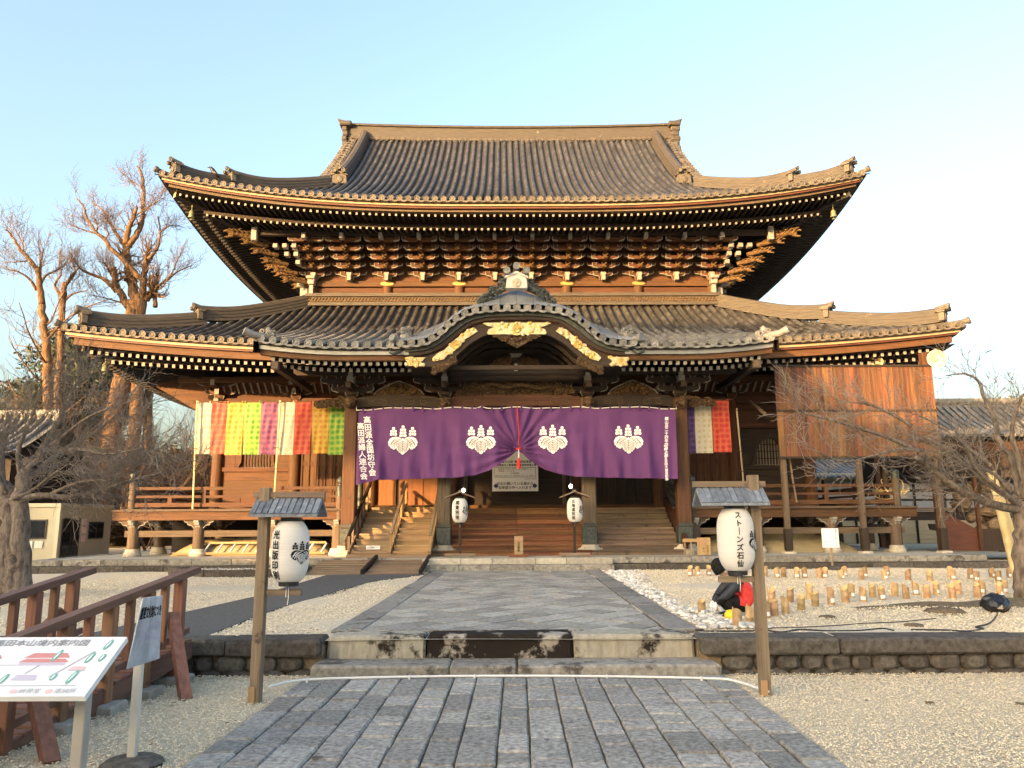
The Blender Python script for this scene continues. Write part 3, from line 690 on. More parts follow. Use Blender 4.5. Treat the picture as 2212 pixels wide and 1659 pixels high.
# ---- lower (skirt) roof
LOW = Roof(Xe=13.72, Ye=22.62, Yb=48.6, k=1.19, ze=6.78, a=.40, b=.0235, lift=.64, A=11.0, p=2.5, S=5.0, side_s=5.25, back_hip=99, back_s=5.2)
LR = O('lower_roof', MB().box((-7.5, 27.75, 9.0), (7.5, 28.0, 9.5)), 'wood_x', HALL, loc=(0, 26, 7))
LTOP = 5.22
build_roof(LOW, LR, 'lower', 'tile', 300, lambda x, al: min(al, LTOP))
eaves(LOW, LR, dict(boards=[('eave_board', 'dark_x', .0, .3, -.10, -.03), ('eave_edge', 'cream', .10, .16, -.19, -.105), ('eave_lip', 'redbrown', .15, .30, -.25, -.192), ('eave_beam', 'wood_x', .26, .42, -.47, -.252)],
                    fly=(.40, -.53, .10, 1.2, .095), base=(.80, -.66, .22), pitch=.235), 3.5)
# ---- upper hip-and-gable roof
UP = Roof(Xe=11.95, Ye=24.3, Yb=47.3, k=1.0, ze=12.20, a=.42, b=.0262, lift=.96, A=11.0, p=2.6, S=6.0, side_s=4.4, back_hip=4.2, back_s=11.4)
UR = O('upper_roof', MB().box((-7.5, 35.6, 19.2), (7.5, 36.0, 19.6)), 'wood_x', HALL, loc=(0, 30, 14))
XG = 8.05
build_roof(UP, UR, 'upper', 'tile', 300, lambda x, al: 11.25 if abs(x) < XG else min(al, 4.2))
eaves(UP, UR, dict(boards=[('eave_board', 'dark_x', .0, .3, -.09, -.03), ('eave_edge', 'cream', .09, .15, -.165, -.085), ('eave_lip', 'redbrown', .14, .30, -.235, -.167), ('eave_beam', 'aged_x', .26, .42, -.345, -.237)],
                   fly=(.36, -.395, .10, 1.5, .068), base=(1.08, -.60, .22), pitch=.222), 3.95)
# ridges
def ridge_along(name, path, w, h, n, parent, mat='ridge'):
    mb = MB(); mb.sweep(path, stack_profile(w, h, n), cap=True); return O(name, mb, mat, parent, loc=path[0])
def hip_path(rf, s0, s1, sx, up, n=14, curl=0):
    P_ = []
    for i in range(n + 1):
        d = s0 + (s1 - s0) * i / n; P_.append((sx * (rf.Xe - rf.k * d), rf.Ye + d, rf.z(d, d) + up + curl * max(0, i / n - .55) ** 2))
    return P_
for sx in (-1, 1):
    yaw = R(-45) * -sx
    for (rf, par, segs) in ((UP, UR, ((4.6, 1.75, .40, 7), (1.95, .35, .36, 6))), (LOW, LR, ((5.2, 2.55, .40, 7), (2.75, .35, .36, 6)))):
        ya = math.atan2(rf.k, 1) * sx
        for i, (a, b, h, n_) in enumerate(segs):
            pth = hip_path(rf, a, b, sx, .02, curl=1.0 if i == 0 else .6); hr = ridge_along('hip_ridge', pth, .17, h, n_, par); e = pth[-1]
            I('ridge_end_tile', ONI, hr, (e[0] + sx * .02, e[1] - .02, e[2] + .02), rot=(0, 0, ya), scale=(.95, .95, .95))
        c = hip_path(rf, .75, -.06, sx, .06, 6, curl=.35); m = MB(); m.tube(c, [.085] * 7, 10); M = Matrix.Rotation(ya, 3, 'Z') @ Matrix.Rotation(math.pi / 2 - .25, 3, 'X')
        m.lathe([(.11, -.05), (.11, .04), (.09, .04), (.08, .02), (.01, .02)], 14, c[-1], M=M); O('corner_tile', m, 'tile_end', par, loc=c[-1], smooth=40)
        # hip rafter with painted end, and wind bell
        p0 = Vector(hip_path(rf, .42, .42, sx, 0, 1)[0]); p1 = Vector(hip_path(rf, 3.4, 3.4, sx, 0, 1)[0]); z0 = rf.ze + rf.lift_(.3, .3) - .42; z1 = rf.ze - .25
        m = MB(); m.beam((p0.x, p0.y, z0), (p1.x, p1.y, z1 + .1), .22, .27, 0, e0=1); O('hip_rafter', m, ['dark_y', 'cream'], par, loc=(p0.x, p0.y, z0))
        p2 = Vector(hip_path(rf, 1.35, 1.35, sx, 0, 1)[0]); m = MB(); m.beam((p2.x, p2.y, z0 - .36), (p1.x, p1.y, z1 - .15), .20, .22, 0, e0=1); O('hip_rafter', m, ['dark_y', 'cream'], par, loc=(p2.x, p2.y, z0))
        bp = Vector(hip_path(rf, .85, .85, sx, 0, 1)[0]); m = MB(); m.tube([(bp.x, bp.y, z0 - .1), (bp.x, bp.y, z0 - .42)], .012, 5); m.lathe([(.10, -.26), (.105, -.24), (.085, -.16), (.08, -.06), (.05, .0), (.01, .02)], 14, (bp.x, bp.y, z0 - .42)); m.lathe([(.045, -.03), (.06, 0), (.01, .02)], 6, (bp.x, bp.y, z0 - .74)); m.tube([(bp.x, bp.y, z0 - .66), (bp.x, bp.y, z0 - .74)], .006, 4)
        O('wind_bell', m, 'bell', par, loc=(bp.x, bp.y, z0 - .4), smooth=45)
    # descending gable ridge, verge tiles and gable end
    pth = [(sx * (6.95 + .25 * (1 - i / 14)), 35.3 - 5.6 * i / 14, UP.z(9, 35.3 - 5.6 * i / 14 - UP.Ye) + .03 + .25 * max(0, i / 14 - .7) ** 2) for i in range(15)]
    pth = [(sx * (7.2 - .1 * i / 14), p[1], p[2]) for i, p in enumerate(pth)]
    hr = ridge_along('descending_ridge', pth, .2, .52, 7, UR); e = pth[-1]; I('ridge_end_tile', ONI, hr, (e[0], e[1] - .02, e[2] + .02), scale=(1.15, 1.1, 1.2))
    m = MB()
    for i in range(26):
        y = 28.4 + i * .28; z = UP.z(9, y - UP.Ye); m.box((sx * XG - .12, y, z - .16), (sx * XG + .16, y + .30, z + .07)); m.tube([(sx * (XG + .16), y + .05, z + .07), (sx * (XG - .3), y + .05, z + .10)], .075, 8)
    O('verge_tiles', m, 'tile_end', UR, kind='stuff')
    m = MB(); poly = [(y, UP.z(9, min(y, 71.6 - y) - UP.Ye) - .1) for y in np.linspace(28.3, 43.3, 21)]; m.prism(poly, sx * 7.3, sx * 7.5, lambda u, v, d: (d, u, v)); O('gable_wall', m, 'wood_y', UR)
    m = MB(); ys = np.linspace(28.0, 43.6, 31); m.loft([[(sx * (XG + .05), y, UP.z(9, min(y, 71.6 - y) - UP.Ye) - .05), (sx * (XG + .05), y, UP.z(9, min(y, 71.6 - y) - UP.Ye) - .55), (sx * (XG - .1), y, UP.z(9, min(y, 71.6 - y) - UP.Ye) - .55), (sx * (XG - .1), y, UP.z(9, min(y, 71.6 - y) - UP.Ye) - .05)] for y in ys], closed=True); O('barge_board', m, 'dark_y', UR)
# main ridge
def ridge_z(x): return .16 * (abs(x) / 8.2) ** 2
m = MB(); prof = [(.30, -.5), (.30, .0), (.42, .02), (.42, .06), (.36, .07)] + [(.36 - .004 * i, .10 + .11 * (i // 2) + (.09 if i % 2 else 0)) for i in range(12)] + [(.40, .74), (.40, .80), (.30, .84), (.18, .96), (0, 1.0)]
prof = prof + [(-a, b) for a, b in prof[::-1][1:]]
m.sweep([(x, 35.8, 20.13 + ridge_z(x)) for x in np.linspace(-8.15, 8.15, 41)], prof); mr = O('main_ridge', m, 'ridge', UR, loc=(0, 35.8, 20.2))
sd = disc_mesh('tile_end', .10)
for i in range(-31, 32): I('ridge_disc', sd, mr, (i * .255, 35.42, 20.19 + ridge_z(i * .255)))
m = MB()
for i in range(-16, 17): m.box((i * .5 - .012, 35.37, 20.86 + ridge_z(i * .5)), (i * .5 + .012, 35.45, 20.98 + ridge_z(i * .5)))
O('ridge_strap', m, 'tile_end', mr)
for sx in (-1, 1):
    m = MB(); x0 = sx * 8.15; w = .36
    for i in range(5): z = 19.6 + i * .26; m.cbox((x0 - w / 2 + .03 * (i % 2), 35.25, z), (x0 + w / 2 + sx * (.10 - .05 * (i % 2)), 36.35, z + .27), .05)
    m.cbox((x0 - .30, 35.15, 20.9), (x0 + .30, 36.4, 21.14), .05); m.prism([(x0 + sx * .28, 21.13), (x0 + sx * .40, 21.26), (x0 + sx * .05, 21.15)], 35.2, 36.3, lambda u, v, d: (u, d, v))
    O('ridge_end_tile', m, 'ridge', mr, loc=(x0, 35.8, 20.5))
# top band of the lower roof
m = MB(); m.box((-7.7, 27.55, 9.50), (7.7, 27.85, 9.62)); m.box((-7.72, 27.60, 9.62), (7.72, 27.85, 9.84)); m.box((-7.7, 27.52, 9.84), (7.7, 27.85, 9.96)); O('roof_top_band', m, 'ridge', LR, loc=(0, 27.7, 9.7))
m = MB()
for i in range(-62, 62):
    x = i * .123; m.beam((x, 27.585, 9.64), (x + .10, 27.585, 9.82), .03, .04, up=(0, 1, 0)); m.beam((x + .10, 27.59, 9.64), (x + .02, 27.59, 9.74), .025, .03, up=(0, 1, 0))
O('band_lattice', m, 'carve_warm', LR, kind='stuff')
# ================================================================== temple hall: body
COLS = [-10.05, -7.45, -4.85, -2.1, 2.1, 4.85, 7.45, 10.05]; WY = 26.2; FZ = 2.0; PZ = .645
def hb(name, boxes, mat, parent=HALL, loc=None, ch=0):
    m = MB()
    for a, b in boxes: (m.cbox(a, b, ch) if ch else m.box(a, b))
    if loc is None: v = np.array(m.v); loc = (v.min(0) + v.max(0)) / 2
    return O(name, m, mat, parent, loc=tuple(loc))
def curl(m, c, r, t, ax='xz', turns=1.4, sgn=1, ph=0, dy=0, mi=0):
    pts = []; rad = []
    for i in range(11):
        u = i / 10; a = ph + sgn * turns * 2 * math.pi * u; rr = r * (1 - .8 * u)
        pts.append((c[0] + rr * math.cos(a), c[1] - dy * u, c[2] + rr * math.sin(a))); rad.append(t * (1 - .45 * u))
    m.tube(pts, rad, 5, mi)
def carving(m, x0, x1, z0, z1, y, n, r=(.05, .11), t=.026, prof=None):
    """relief of curls and lumps filling a band; prof(x) limits the top"""
    for k in range(n):
        x = random.uniform(x0, x1); zt = z1 if prof is None else prof(x)
        z = random.uniform(z0, max(z0 + .01, zt)); curl(m, (x, y - random.uniform(0, .07), z), random.uniform(*r), t * random.uniform(.7, 1.4), turns=random.uniform(.8, 1.6), sgn=random.choice((-1, 1)), ph=random.uniform(0, 6.3), dy=.05)
# columns
for x in COLS:
    m = MB(); m.lathe([(.19, FZ - 1.1), (.205, FZ), (.205, 5.5), (.19, 6.0)], 20, (x, WY, 0)); O('column', m, 'wood_z', HALL, loc=(x, WY, 4), smooth=50)
# back mass of the hall so that no light passes through, and the dark interior
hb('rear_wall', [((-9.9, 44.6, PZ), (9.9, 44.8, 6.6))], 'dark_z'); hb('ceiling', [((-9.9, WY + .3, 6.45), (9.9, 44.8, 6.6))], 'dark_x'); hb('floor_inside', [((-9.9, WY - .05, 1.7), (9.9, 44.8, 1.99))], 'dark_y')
for sx in (-1, 1):
    for j in range(7):
        y = WY + j * 2.63
        if j: m = MB(); m.lathe([(.19, FZ - 1.1), (.205, FZ), (.205, 6)], 14, (sx * 10.05, y, 0)); O('column', m, 'wood_z', HALL, loc=(sx * 10.05, y, 4), smooth=50)
    for k in range(9): hb('side_wall_board', [((sx * 10.05 - .04, WY + .2, 2.0 + k * .45), (sx * 10.05 + .04, 44.6, 2.0 + k * .45 + .44))], 'wood_y')
# horizontal members of the front
for (z0, z1, d, mat) in ((2.0, 2.14, .14, 'wood_x'), (4.70, 4.92, .13, 'wood_x'), (5.32, 5.5, .12, 'wood_x'), (5.55, 5.78, .17, 'wood_x')):
    for i in range(7): hb('wall_beam', [((COLS[i] + .17, WY - d, z0), (COLS[i + 1] - .17, WY + .1, z1))], mat)
m = MB(); m.box((-10.3, WY - .02, 4.92), (10.3, WY + .06, 6.6)); O('frieze_wall', m, 'wood_x', HALL, loc=(0, WY, 5.6))
def window_bay(x0, x1, mat):
    xm = (x0 + x1) / 2
    for k in range(4): hb('wall_board', [((x0 + .18, WY - .03, 2.145 + k * .285), (x1 - .18, WY + .05, 2.145 + k * .285 + .28))], mat)
    hb('wall_beam', [((x0 + .18, WY - .10, 3.29), (x1 - .18, WY + .06, 3.43))], mat)
    hb('wall_board', [((x0 + .18, WY - .03, 3.435), (xm - .72, WY + .05, 4.69))], mat); hb('wall_board', [((xm + .72, WY - .03, 3.435), (x1 - .18, WY + .05, 4.69))], mat); hb('wall_board', [((xm - .72, WY - .03, 4.5), (xm + .72, WY + .05, 4.69))], mat)
    wn = hb('window', [((xm - .70, WY + .10, 3.44), (xm + .70, WY + .13, 4.5))], 'white')
    out = [(-.70, 3.44), (-.60, 3.62), (-.585, 3.95), (-.52, 4.2), (-.32, 4.36), (0, 4.46)]; out = out + [(-a, b) for a, b in out[::-1][1:]]
    fr = MB()
    ins = [(a * .84, 3.46 + (b - 3.46) * .90) for a, b in out]
    fr.loft([[(xm + a, WY - .06, b) for a, b in out], [(xm + a, WY - .06, b) for a, b in ins], [(xm + a, WY + .09, b) for a, b in ins]]); fr.loft([[(xm + a, WY - .06, b) for a, b in out], [(xm + a, WY + .05, b) for a, b in out]])
    for sx in (-1, 1): fr.add([(xm + sx * .72, WY - .02, 3.44)] + [(xm + a, WY - .02, b) for a, b in (out[:6] if sx < 0 else out[5:])] + [(xm, WY - .02, 4.5), (xm + sx * .72, WY - .02, 4.5)], [tuple(range(9))])
    O('frame', fr, mat, wn)
    for k in range(-5, 6):
        h = interp([(-.6, 3.9), (-.5, 4.15), (-.3, 4.32), (0, 4.42), (.3, 4.32), (.5, 4.15), (.6, 3.9)], k * .1); hb('lattice_bar', [((xm + k * .1 - .022, WY + .02, 3.46), (xm + k * .1 + .022, WY + .06, h))], mat, wn)
    for z in (3.66, 3.9, 4.14): hb('lattice_bar', [((xm - .56, WY + .04, z), (xm + .56, WY + .07, z + .03))], mat, wn)
def door_bay(x0, x1, mat):
    n = 4; w = (x1 - x0 - .4) / n
    for k in range(n):
        a = x0 + .2 + k * w; d = hb('door', [((a + .006, WY - .02, 2.15), (a + w - .006, WY + .02, 4.69))], mat)
        for (xa, xb) in ((a + .01, a + .07), (a + w - .07, a + w - .01), (a + w / 2 - .025, a + w / 2 + .025)): hb('stile', [((xa, WY - .055, 2.16), (xb, WY - .022, 4.68))], mat, d)
        for z in (2.16, 2.62, 2.70, 3.5, 3.58, 4.6): hb('rail', [((a + .071, WY - .05, z), (a + w / 2 - .026, WY - .022, z + .06)), ((a + w / 2 + .026, WY - .05, z), (a + w - .071, WY - .022, z + .06))], mat, d)
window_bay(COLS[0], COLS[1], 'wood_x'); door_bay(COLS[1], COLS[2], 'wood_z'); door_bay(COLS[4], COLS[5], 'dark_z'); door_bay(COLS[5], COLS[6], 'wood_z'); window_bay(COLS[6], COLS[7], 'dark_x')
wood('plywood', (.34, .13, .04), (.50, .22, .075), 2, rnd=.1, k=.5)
hb('door_panel', [((-4.64, WY - .02, 2.15), (-4.02, WY + .03, 4.69))], 'plywood'); hb('door_panel', [((-3.90, WY - .05, 2.15), (-3.1, WY + .0, 4.69))], 'plywood'); hb('door_panel', [((-3.09, WY - .03, 2.15), (-2.32, WY + .02, 4.69))], 'plywood'); hb('gap_shade', [((-4.02, WY + .05, 2.15), (-3.9, WY + .09, 4.69))], 'black')  # black strip stands in for the darkness between the door panels
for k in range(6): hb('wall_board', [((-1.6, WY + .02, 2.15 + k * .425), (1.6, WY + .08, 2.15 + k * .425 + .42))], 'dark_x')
for sx in (-1, 1):
    hb('wall_board', [((min(sx * 1.9, sx * 1.72), WY - .02, 2.15), (max(sx * 1.9, sx * 1.72), WY + .08, 4.7))], 'dark_z'); hb('door_post', [((sx * 1.66 - .06, WY - .12, 2.15), (sx * 1.66 + .06, WY + .10, 4.7))], 'aged_z')
# upper storey wall
UY = 28.2; UC = [-7.57, -4.76, -2.04, 2.04, 4.76, 7.57]
hb('upper_wall', [((-7.6, UY + .02, 9.0), (7.6, UY + .12, 12.9))], 'wood_x'); hb('upper_side_wall', [((-7.65, UY + .12, 9.0), (-7.55, 43.3, 12.9)), ((7.55, UY + .12, 9.0), (7.65, 43.3, 12.9))], 'wood_y')
hb('top_plate', [((-7.9, UY - .20, 10.36), (7.9, UY + .02, 10.56))], 'wood_x'); hb('head_beam', [((-7.6, UY - .10, 10.02), (7.6, UY + .02, 10.33))], 'wood_x')
for x in UC:
    m = MB(); m.lathe([(.19, 9.3), (.19, 10.36)], 18, (x, UY - .06, 0)); O('upper_column', m, 'wood_z', HALL, loc=(x, UY, 10), smooth=50)
    if abs(x) < 7:
        m = MB(); m.prism([(.26 * math.cos(a) * (1 if abs(math.cos(a)) < .9 else .95), .075 * math.sin(a)) for a in np.linspace(0, 2 * math.pi, 20)[:-1]], UY - .235, UY - .20, lambda u, v, d: (x + u, d, 10.46 + v)); O('gilt_cover', m, 'gold', HALL, loc=(x, UY - .2, 10.46))
for sx in (-1, 1):                                                      # white painted beam noses at the upper corners
    x = sx * 7.57
    hb('beam_nose', [((x - .13, UY - .50, 10.37), (x + .13, UY - .21, 10.62)), ((x - .17, UY - .60, 10.56), (x + .17, UY - .21, 10.68))], 'white', ch=.03); hb('beam_nose', [((x - .08, UY - .42, 9.75), (x + .08, UY - .20, 10.36))], 'white', ch=.02)
    hb('beam_nose', [((min(x + sx * .2, x + sx * .62), UY - .15, 10.37), (max(x + sx * .2, x + sx * .62), UY + .1, 10.56)), ((min(x + sx * .2, x + sx * .5), UY - .1, 9.9), (max(x + sx * .2, x + sx * .42), UY + .1, 10.36))], 'white', ch=.03)
# bracket sets
def arm(m, hw, y0, y1, z, h=.13):
    L = [(-hw, h), (-hw, h * .5), (-hw + .05, h * .22), (-hw + .13, .02), (-hw + .2, 0)]; poly = L + [(-a, b) for a, b in L[::-1]]
    n = len(poly); v = [(u, y0, z + w) for u, w in poly] + [(u, y1, z + w) for u, w in poly]
    f = [tuple(range(n)), tuple(range(2 * n - 1, n - 1, -1))] + [(i, i + n, (i + 1) % n + n, (i + 1) % n) for i in range(n)]
    mi = [0, 0] + [1 if i in (0, 1, 2, 3, 5, 6, 7, 8) else 0 for i in range(n)]; m.add(v, f, mi)
    for i in (0, 1, 2, 5 + 2, 8 - 1, 8):                                 # pale painted rim along the curved ends
        pass
    for sgn in (-1, 1):
        pts = [(sgn * a, y0 - .004, z + b) for a, b in L]; m.tube(pts, .017, 4, 1, cap=False)
def block(m, x, y, z, w=.075, h=.08):
    m.add([(x - w * .7, y - w * .7, z), (x + w * .7, y - w * .7, z), (x + w * .7, y + w * .7, z), (x - w * .7, y + w * .7, z), (x - w, y - w, z + h * .5), (x + w, y - w, z + h * .5), (x + w, y + w, z + h * .5), (x - w, y + w, z + h * .5), (x - w, y - w, z + h), (x + w, y - w, z + h), (x + w, y + w, z + h), (x - w, y + w, z + h)],
          [(0, 1, 5, 4), (1, 2, 6, 5), (2, 3, 7, 6), (3, 0, 4, 7), (4, 5, 9, 8), (5, 6, 10, 9), (6, 7, 11, 10), (7, 4, 8, 11), (8, 9, 10, 11), (3, 2, 1, 0)])
    for sgn in (-1, 1): m.tube([(x + sgn * w, y - w, z + h), (x + sgn * w, y - w, z + h * .5), (x + sgn * w * .7, y - w * .7, z)], .010, 4, 1, cap=False)
def nose(m, y, z, s=1.0, mi=2):
    m.tube([(0, y + .25 * s, z), (0, y + .08 * s, z + .03 * s), (0, y - .04 * s, z - .02 * s), (0, y - .10 * s, z + .03 * s)], [.07 * s, .075 * s, .06 * s, .03 * s], 6, mi)
    for sg in (-1, 1): m.tube([(sg * .03 * s, y, z + .05 * s), (sg * .08 * s, y - .08 * s, z + .09 * s)], [.03 * s, .012 * s], 5, mi); m.tube([(sg * .03 * s, y - .05 * s, z - .03 * s), (sg * .06 * s, y - .12 * s, z - .06 * s)], [.025 * s, .01 * s], 5, mi)
m = MB()
block(m, 0, -.05, -.10, .15, .16)
for k in range(5):
    y = -.10 - .37 * k; z = .06 + .215 * k
    arm(m, .36 + .068 * k, y - .07, y + .07, z); hw = .36 + .068 * k - .07
    for x in (-hw, 0, hw): block(m, x, y, z + .13)
    if k < 4: arm(m, .59 + .018 * k, y - .07 + .12, y + .055 + .12, z + .105)
    m.box((-.055, y - .12, z), (.055, .05, z + .13), 0)
    if 0 < k < 4: nose(m, y - .16, z + .05, 1.15)
m.add([(-.09, -.40, .16), (.09, -.40, .16), (.09, -.40, .10), (.065, -.40, .04), (.065, -.40, -.14), (-.065, -.40, -.14), (-.065, -.40, .04), (-.09, -.40, .10)] + [(a, -.16, b) for a, b in ((-.09, .16), (.09, .16), (.09, .10), (.065, .04), (.065, -.14), (-.065, -.14), (-.065, .04), (-.09, .10))],
      [(0, 7, 6, 5, 4, 3, 2, 1)] + [(i, (i + 1) % 8, (i + 1) % 8 + 8, i + 8) for i in range(8)], 1)
m.box((-.065, -1.98, .93), (.065, -1.6, 1.12), 1)
BR = m.mesh('bracket_set', ['wood_x', 'white', 'carve_warm'])
BX = [s_ * v for v in (.68, 2.04, 3.40, 4.76, 6.16) for s_ in (-1, 1)] + [-7.5, 7.5]
for x in BX: I('bracket_set', BR, HALL, (x, UY - .10, 10.66))
for sx in (-1, 1):
    for j in range(8): I('bracket_set', BR, HALL, (sx * 7.6, UY + .75 + 1.36 * j, 10.66), rot=(0, 0, -sx * math.pi / 2 if sx < 0 else math.pi / 2))
hb('eave_purlin', [((-9.6, UY - 1.95, 11.74), (9.6, UY - 1.78, 11.92))], 'dark_x')
for sx in (-1, 1): hb('eave_purlin', [((sx * 9.5 - .09, UY - 1.9, 11.74), (sx * 9.5 + .09, 45, 11.92))], 'dark_y')
# carved corner noses, fanned out diagonally and to the side
def dragon_nose(L, s=1):
    m = MB(); pts = [(0, .1, 0), (0, -L * .35, .03), (0, -L * .7, .05), (0, -L * .9, .02), (0, -L * 1.05, -.03)]; m.tube(pts, [.085 * s, .10 * s, .085 * s, .07 * s, .03 * s], 7)
    for k in range(9):
        y = -L * (.15 + .1 * k); sg = 1 if k % 2 else -1; m.tube([(sg * .05, y, .03), (sg * .11 * s, y - .05, .09 * s), (sg * .10 * s, y - .15, .12 * s)], [.035 * s, .03 * s, .008], 5)
    m.tube([(0, -L * .88, .02), (0, -L * 1.12, .09), (0, -L * 1.25, .05)], [.06 * s, .045 * s, .02 * s], 6); m.tube([(0, -L * .88, -.03), (0, -L * 1.1, -.09), (0, -L * 1.2, -.10)], [.05 * s, .03 * s, .015 * s], 6)
    for sg in (-1, 1): m.tube([(sg * .04, -L * .75, .08), (sg * .09, -L * .6, .16), (sg * .08, -L * .45, .2)], [.03, .022, .006], 5)
    return m.mesh('carved_nose', 'carve_warm', smooth=60)
DN = dragon_nose(.62)
for sx in (-1, 1):
    for k in range(5):
        d = .40 + .40 * k; z = 10.47 + .255 * k
        I('carved_nose', DN, HALL, (sx * (7.57 + d * .72), UY - .1 - d * .72, z), rot=(0, 0, sx * R(58)), scale=(1.0, 1.15, .95))
        if k < 4: I('carved_nose', DN, HALL, (sx * (7.75 + .36 * k), UY + .35, z + .06), rot=(0, 0, sx * R(88)), scale=(.9, 1.0, .9))
    I('carved_nose', DN, HALL, (sx * 9.35, UY - 1.75, 11.70), rot=(0, 0, sx * R(62)), scale=(1.35,) * 3)
    hb('beam_nose', [((sx * 9.25 - .1, UY - 2.1, 11.5), (sx * 9.25 + .1, UY - 1.9, 12.0))], 'white', ch=.02)
    for k in range(3):
        for j in range(k + 1): hb('beam_nose', [((sx * (7.95 + .34 * j) - .085, UY - 1.0 - .3 * k, 10.98 + .21 * k), (sx * (7.95 + .34 * j) + .085, UY - .75 - .3 * k, 11.14 + .21 * k))], 'white', ch=.015)
# lower storey brackets under the skirt roof
m = MB(); block(m, 0, 0, 0, .16, .15)
for k in range(2):
    y = -.02 - .42 * k; z = .16 + .24 * k; arm(m, .50 + .12 * k, y - .07, y + .07, z, .16)
    for x in (-.43 - .12 * k, 0, .43 + .12 * k): block(m, x, y, z + .16, .08, .08)
    m.box((-.07, y - .42, z), (.07, .1, z + .16), 0); m.box((-.07, y - .425, z - .03), (.07, y - .42 - .0, z + .16), 1)
LB = m.mesh('bracket_set', ['wood_x', 'white'])
for x in COLS: I('bracket_set', LB, HALL, (x, WY - .1, 5.74))
hb('eave_purlin', [((-11.2, WY - .95, 6.20), (11.2, WY - .78, 6.38))], 'wood_x')
m = MB(); m.loft([[(x, WY - .80, 6.36), (x, WY - .45, 6.28), (x, WY - .1, 6.0)] for x in (-10.3, 10.3)]); O('cove_board', m, 'wood_x', HALL, loc=(0, WY - .4, 6.2))
for i in range(2 * 42):                                                  # pale curved ribs of the cove
    x = -9.9 + i * .2386
    if abs(x) > 4.7:
        m = MB(); m.tube([(x, WY - .83, 6.34), (x, WY - .48, 6.25), (x, WY - .13, 5.97)], .035, 4); O('cove_rib', m, 'white', HALL, loc=(x, WY - .4, 6.2))
# lit gable-like wing of the side eave wall
for sx in (-1, 1):
    hb('beam_nose', [((sx * 10.05 - .09, WY - .55, 5.1), (sx * 10.05 + .09, WY - .21, 5.75))], 'white', ch=.03); hb('beam_nose', [((min(sx * 10.25, sx * 10.75), WY - .12, 5.35), (max(sx * 10.25, sx * 10.75), WY + .12, 5.55))], 'white', ch=.03)
    m = MB(); m.prism([(10.2, 5.0), (10.2, 6.35), (12.9, 6.55)], WY - .06, WY + .02, lambda u, v, d: (sx * u, d, v)); O('gable_board', m, 'wood_x', HALL, loc=(sx * 11, WY, 6))
# ------------------------------------------------------------------ veranda
VX, VY = 11.55, 22.85
def planks(x0, x1, y0, y1, along, w=.24):
    n = int(round(((x1 - x0) if along == 'y' else (y1 - y0)) / w)); w = ((x1 - x0) if along == 'y' else (y1 - y0)) / n
    for k in range(n):
        if along == 'y': a, b = (x0 + k * w + .003, y0, 1.94), (x0 + (k + 1) * w - .003, y1, 2.0 + random.uniform(-.003, .003))
        else: a, b = (x0, y0 + k * w + .003, 1.94), (x1, y0 + (k + 1) * w - .003, 2.0 + random.uniform(-.003, .003))
        hb('floor_plank', [(a, b)], 'aged_y' if along == 'y' else 'aged_x')
planks(-VX, -4.8, VY, WY - .2, 'y'); planks(4.8, VX, VY, WY - .2, 'y'); planks(-4.79, 4.79, 24.78, WY - .2, 'x', .3)
for sx in (-1, 1): hb('side_floor', [((min(sx * VX, sx * 10.2), WY - .19, 1.94), (max(sx * VX, sx * 10.2), 45, 1.999))], 'aged_y')
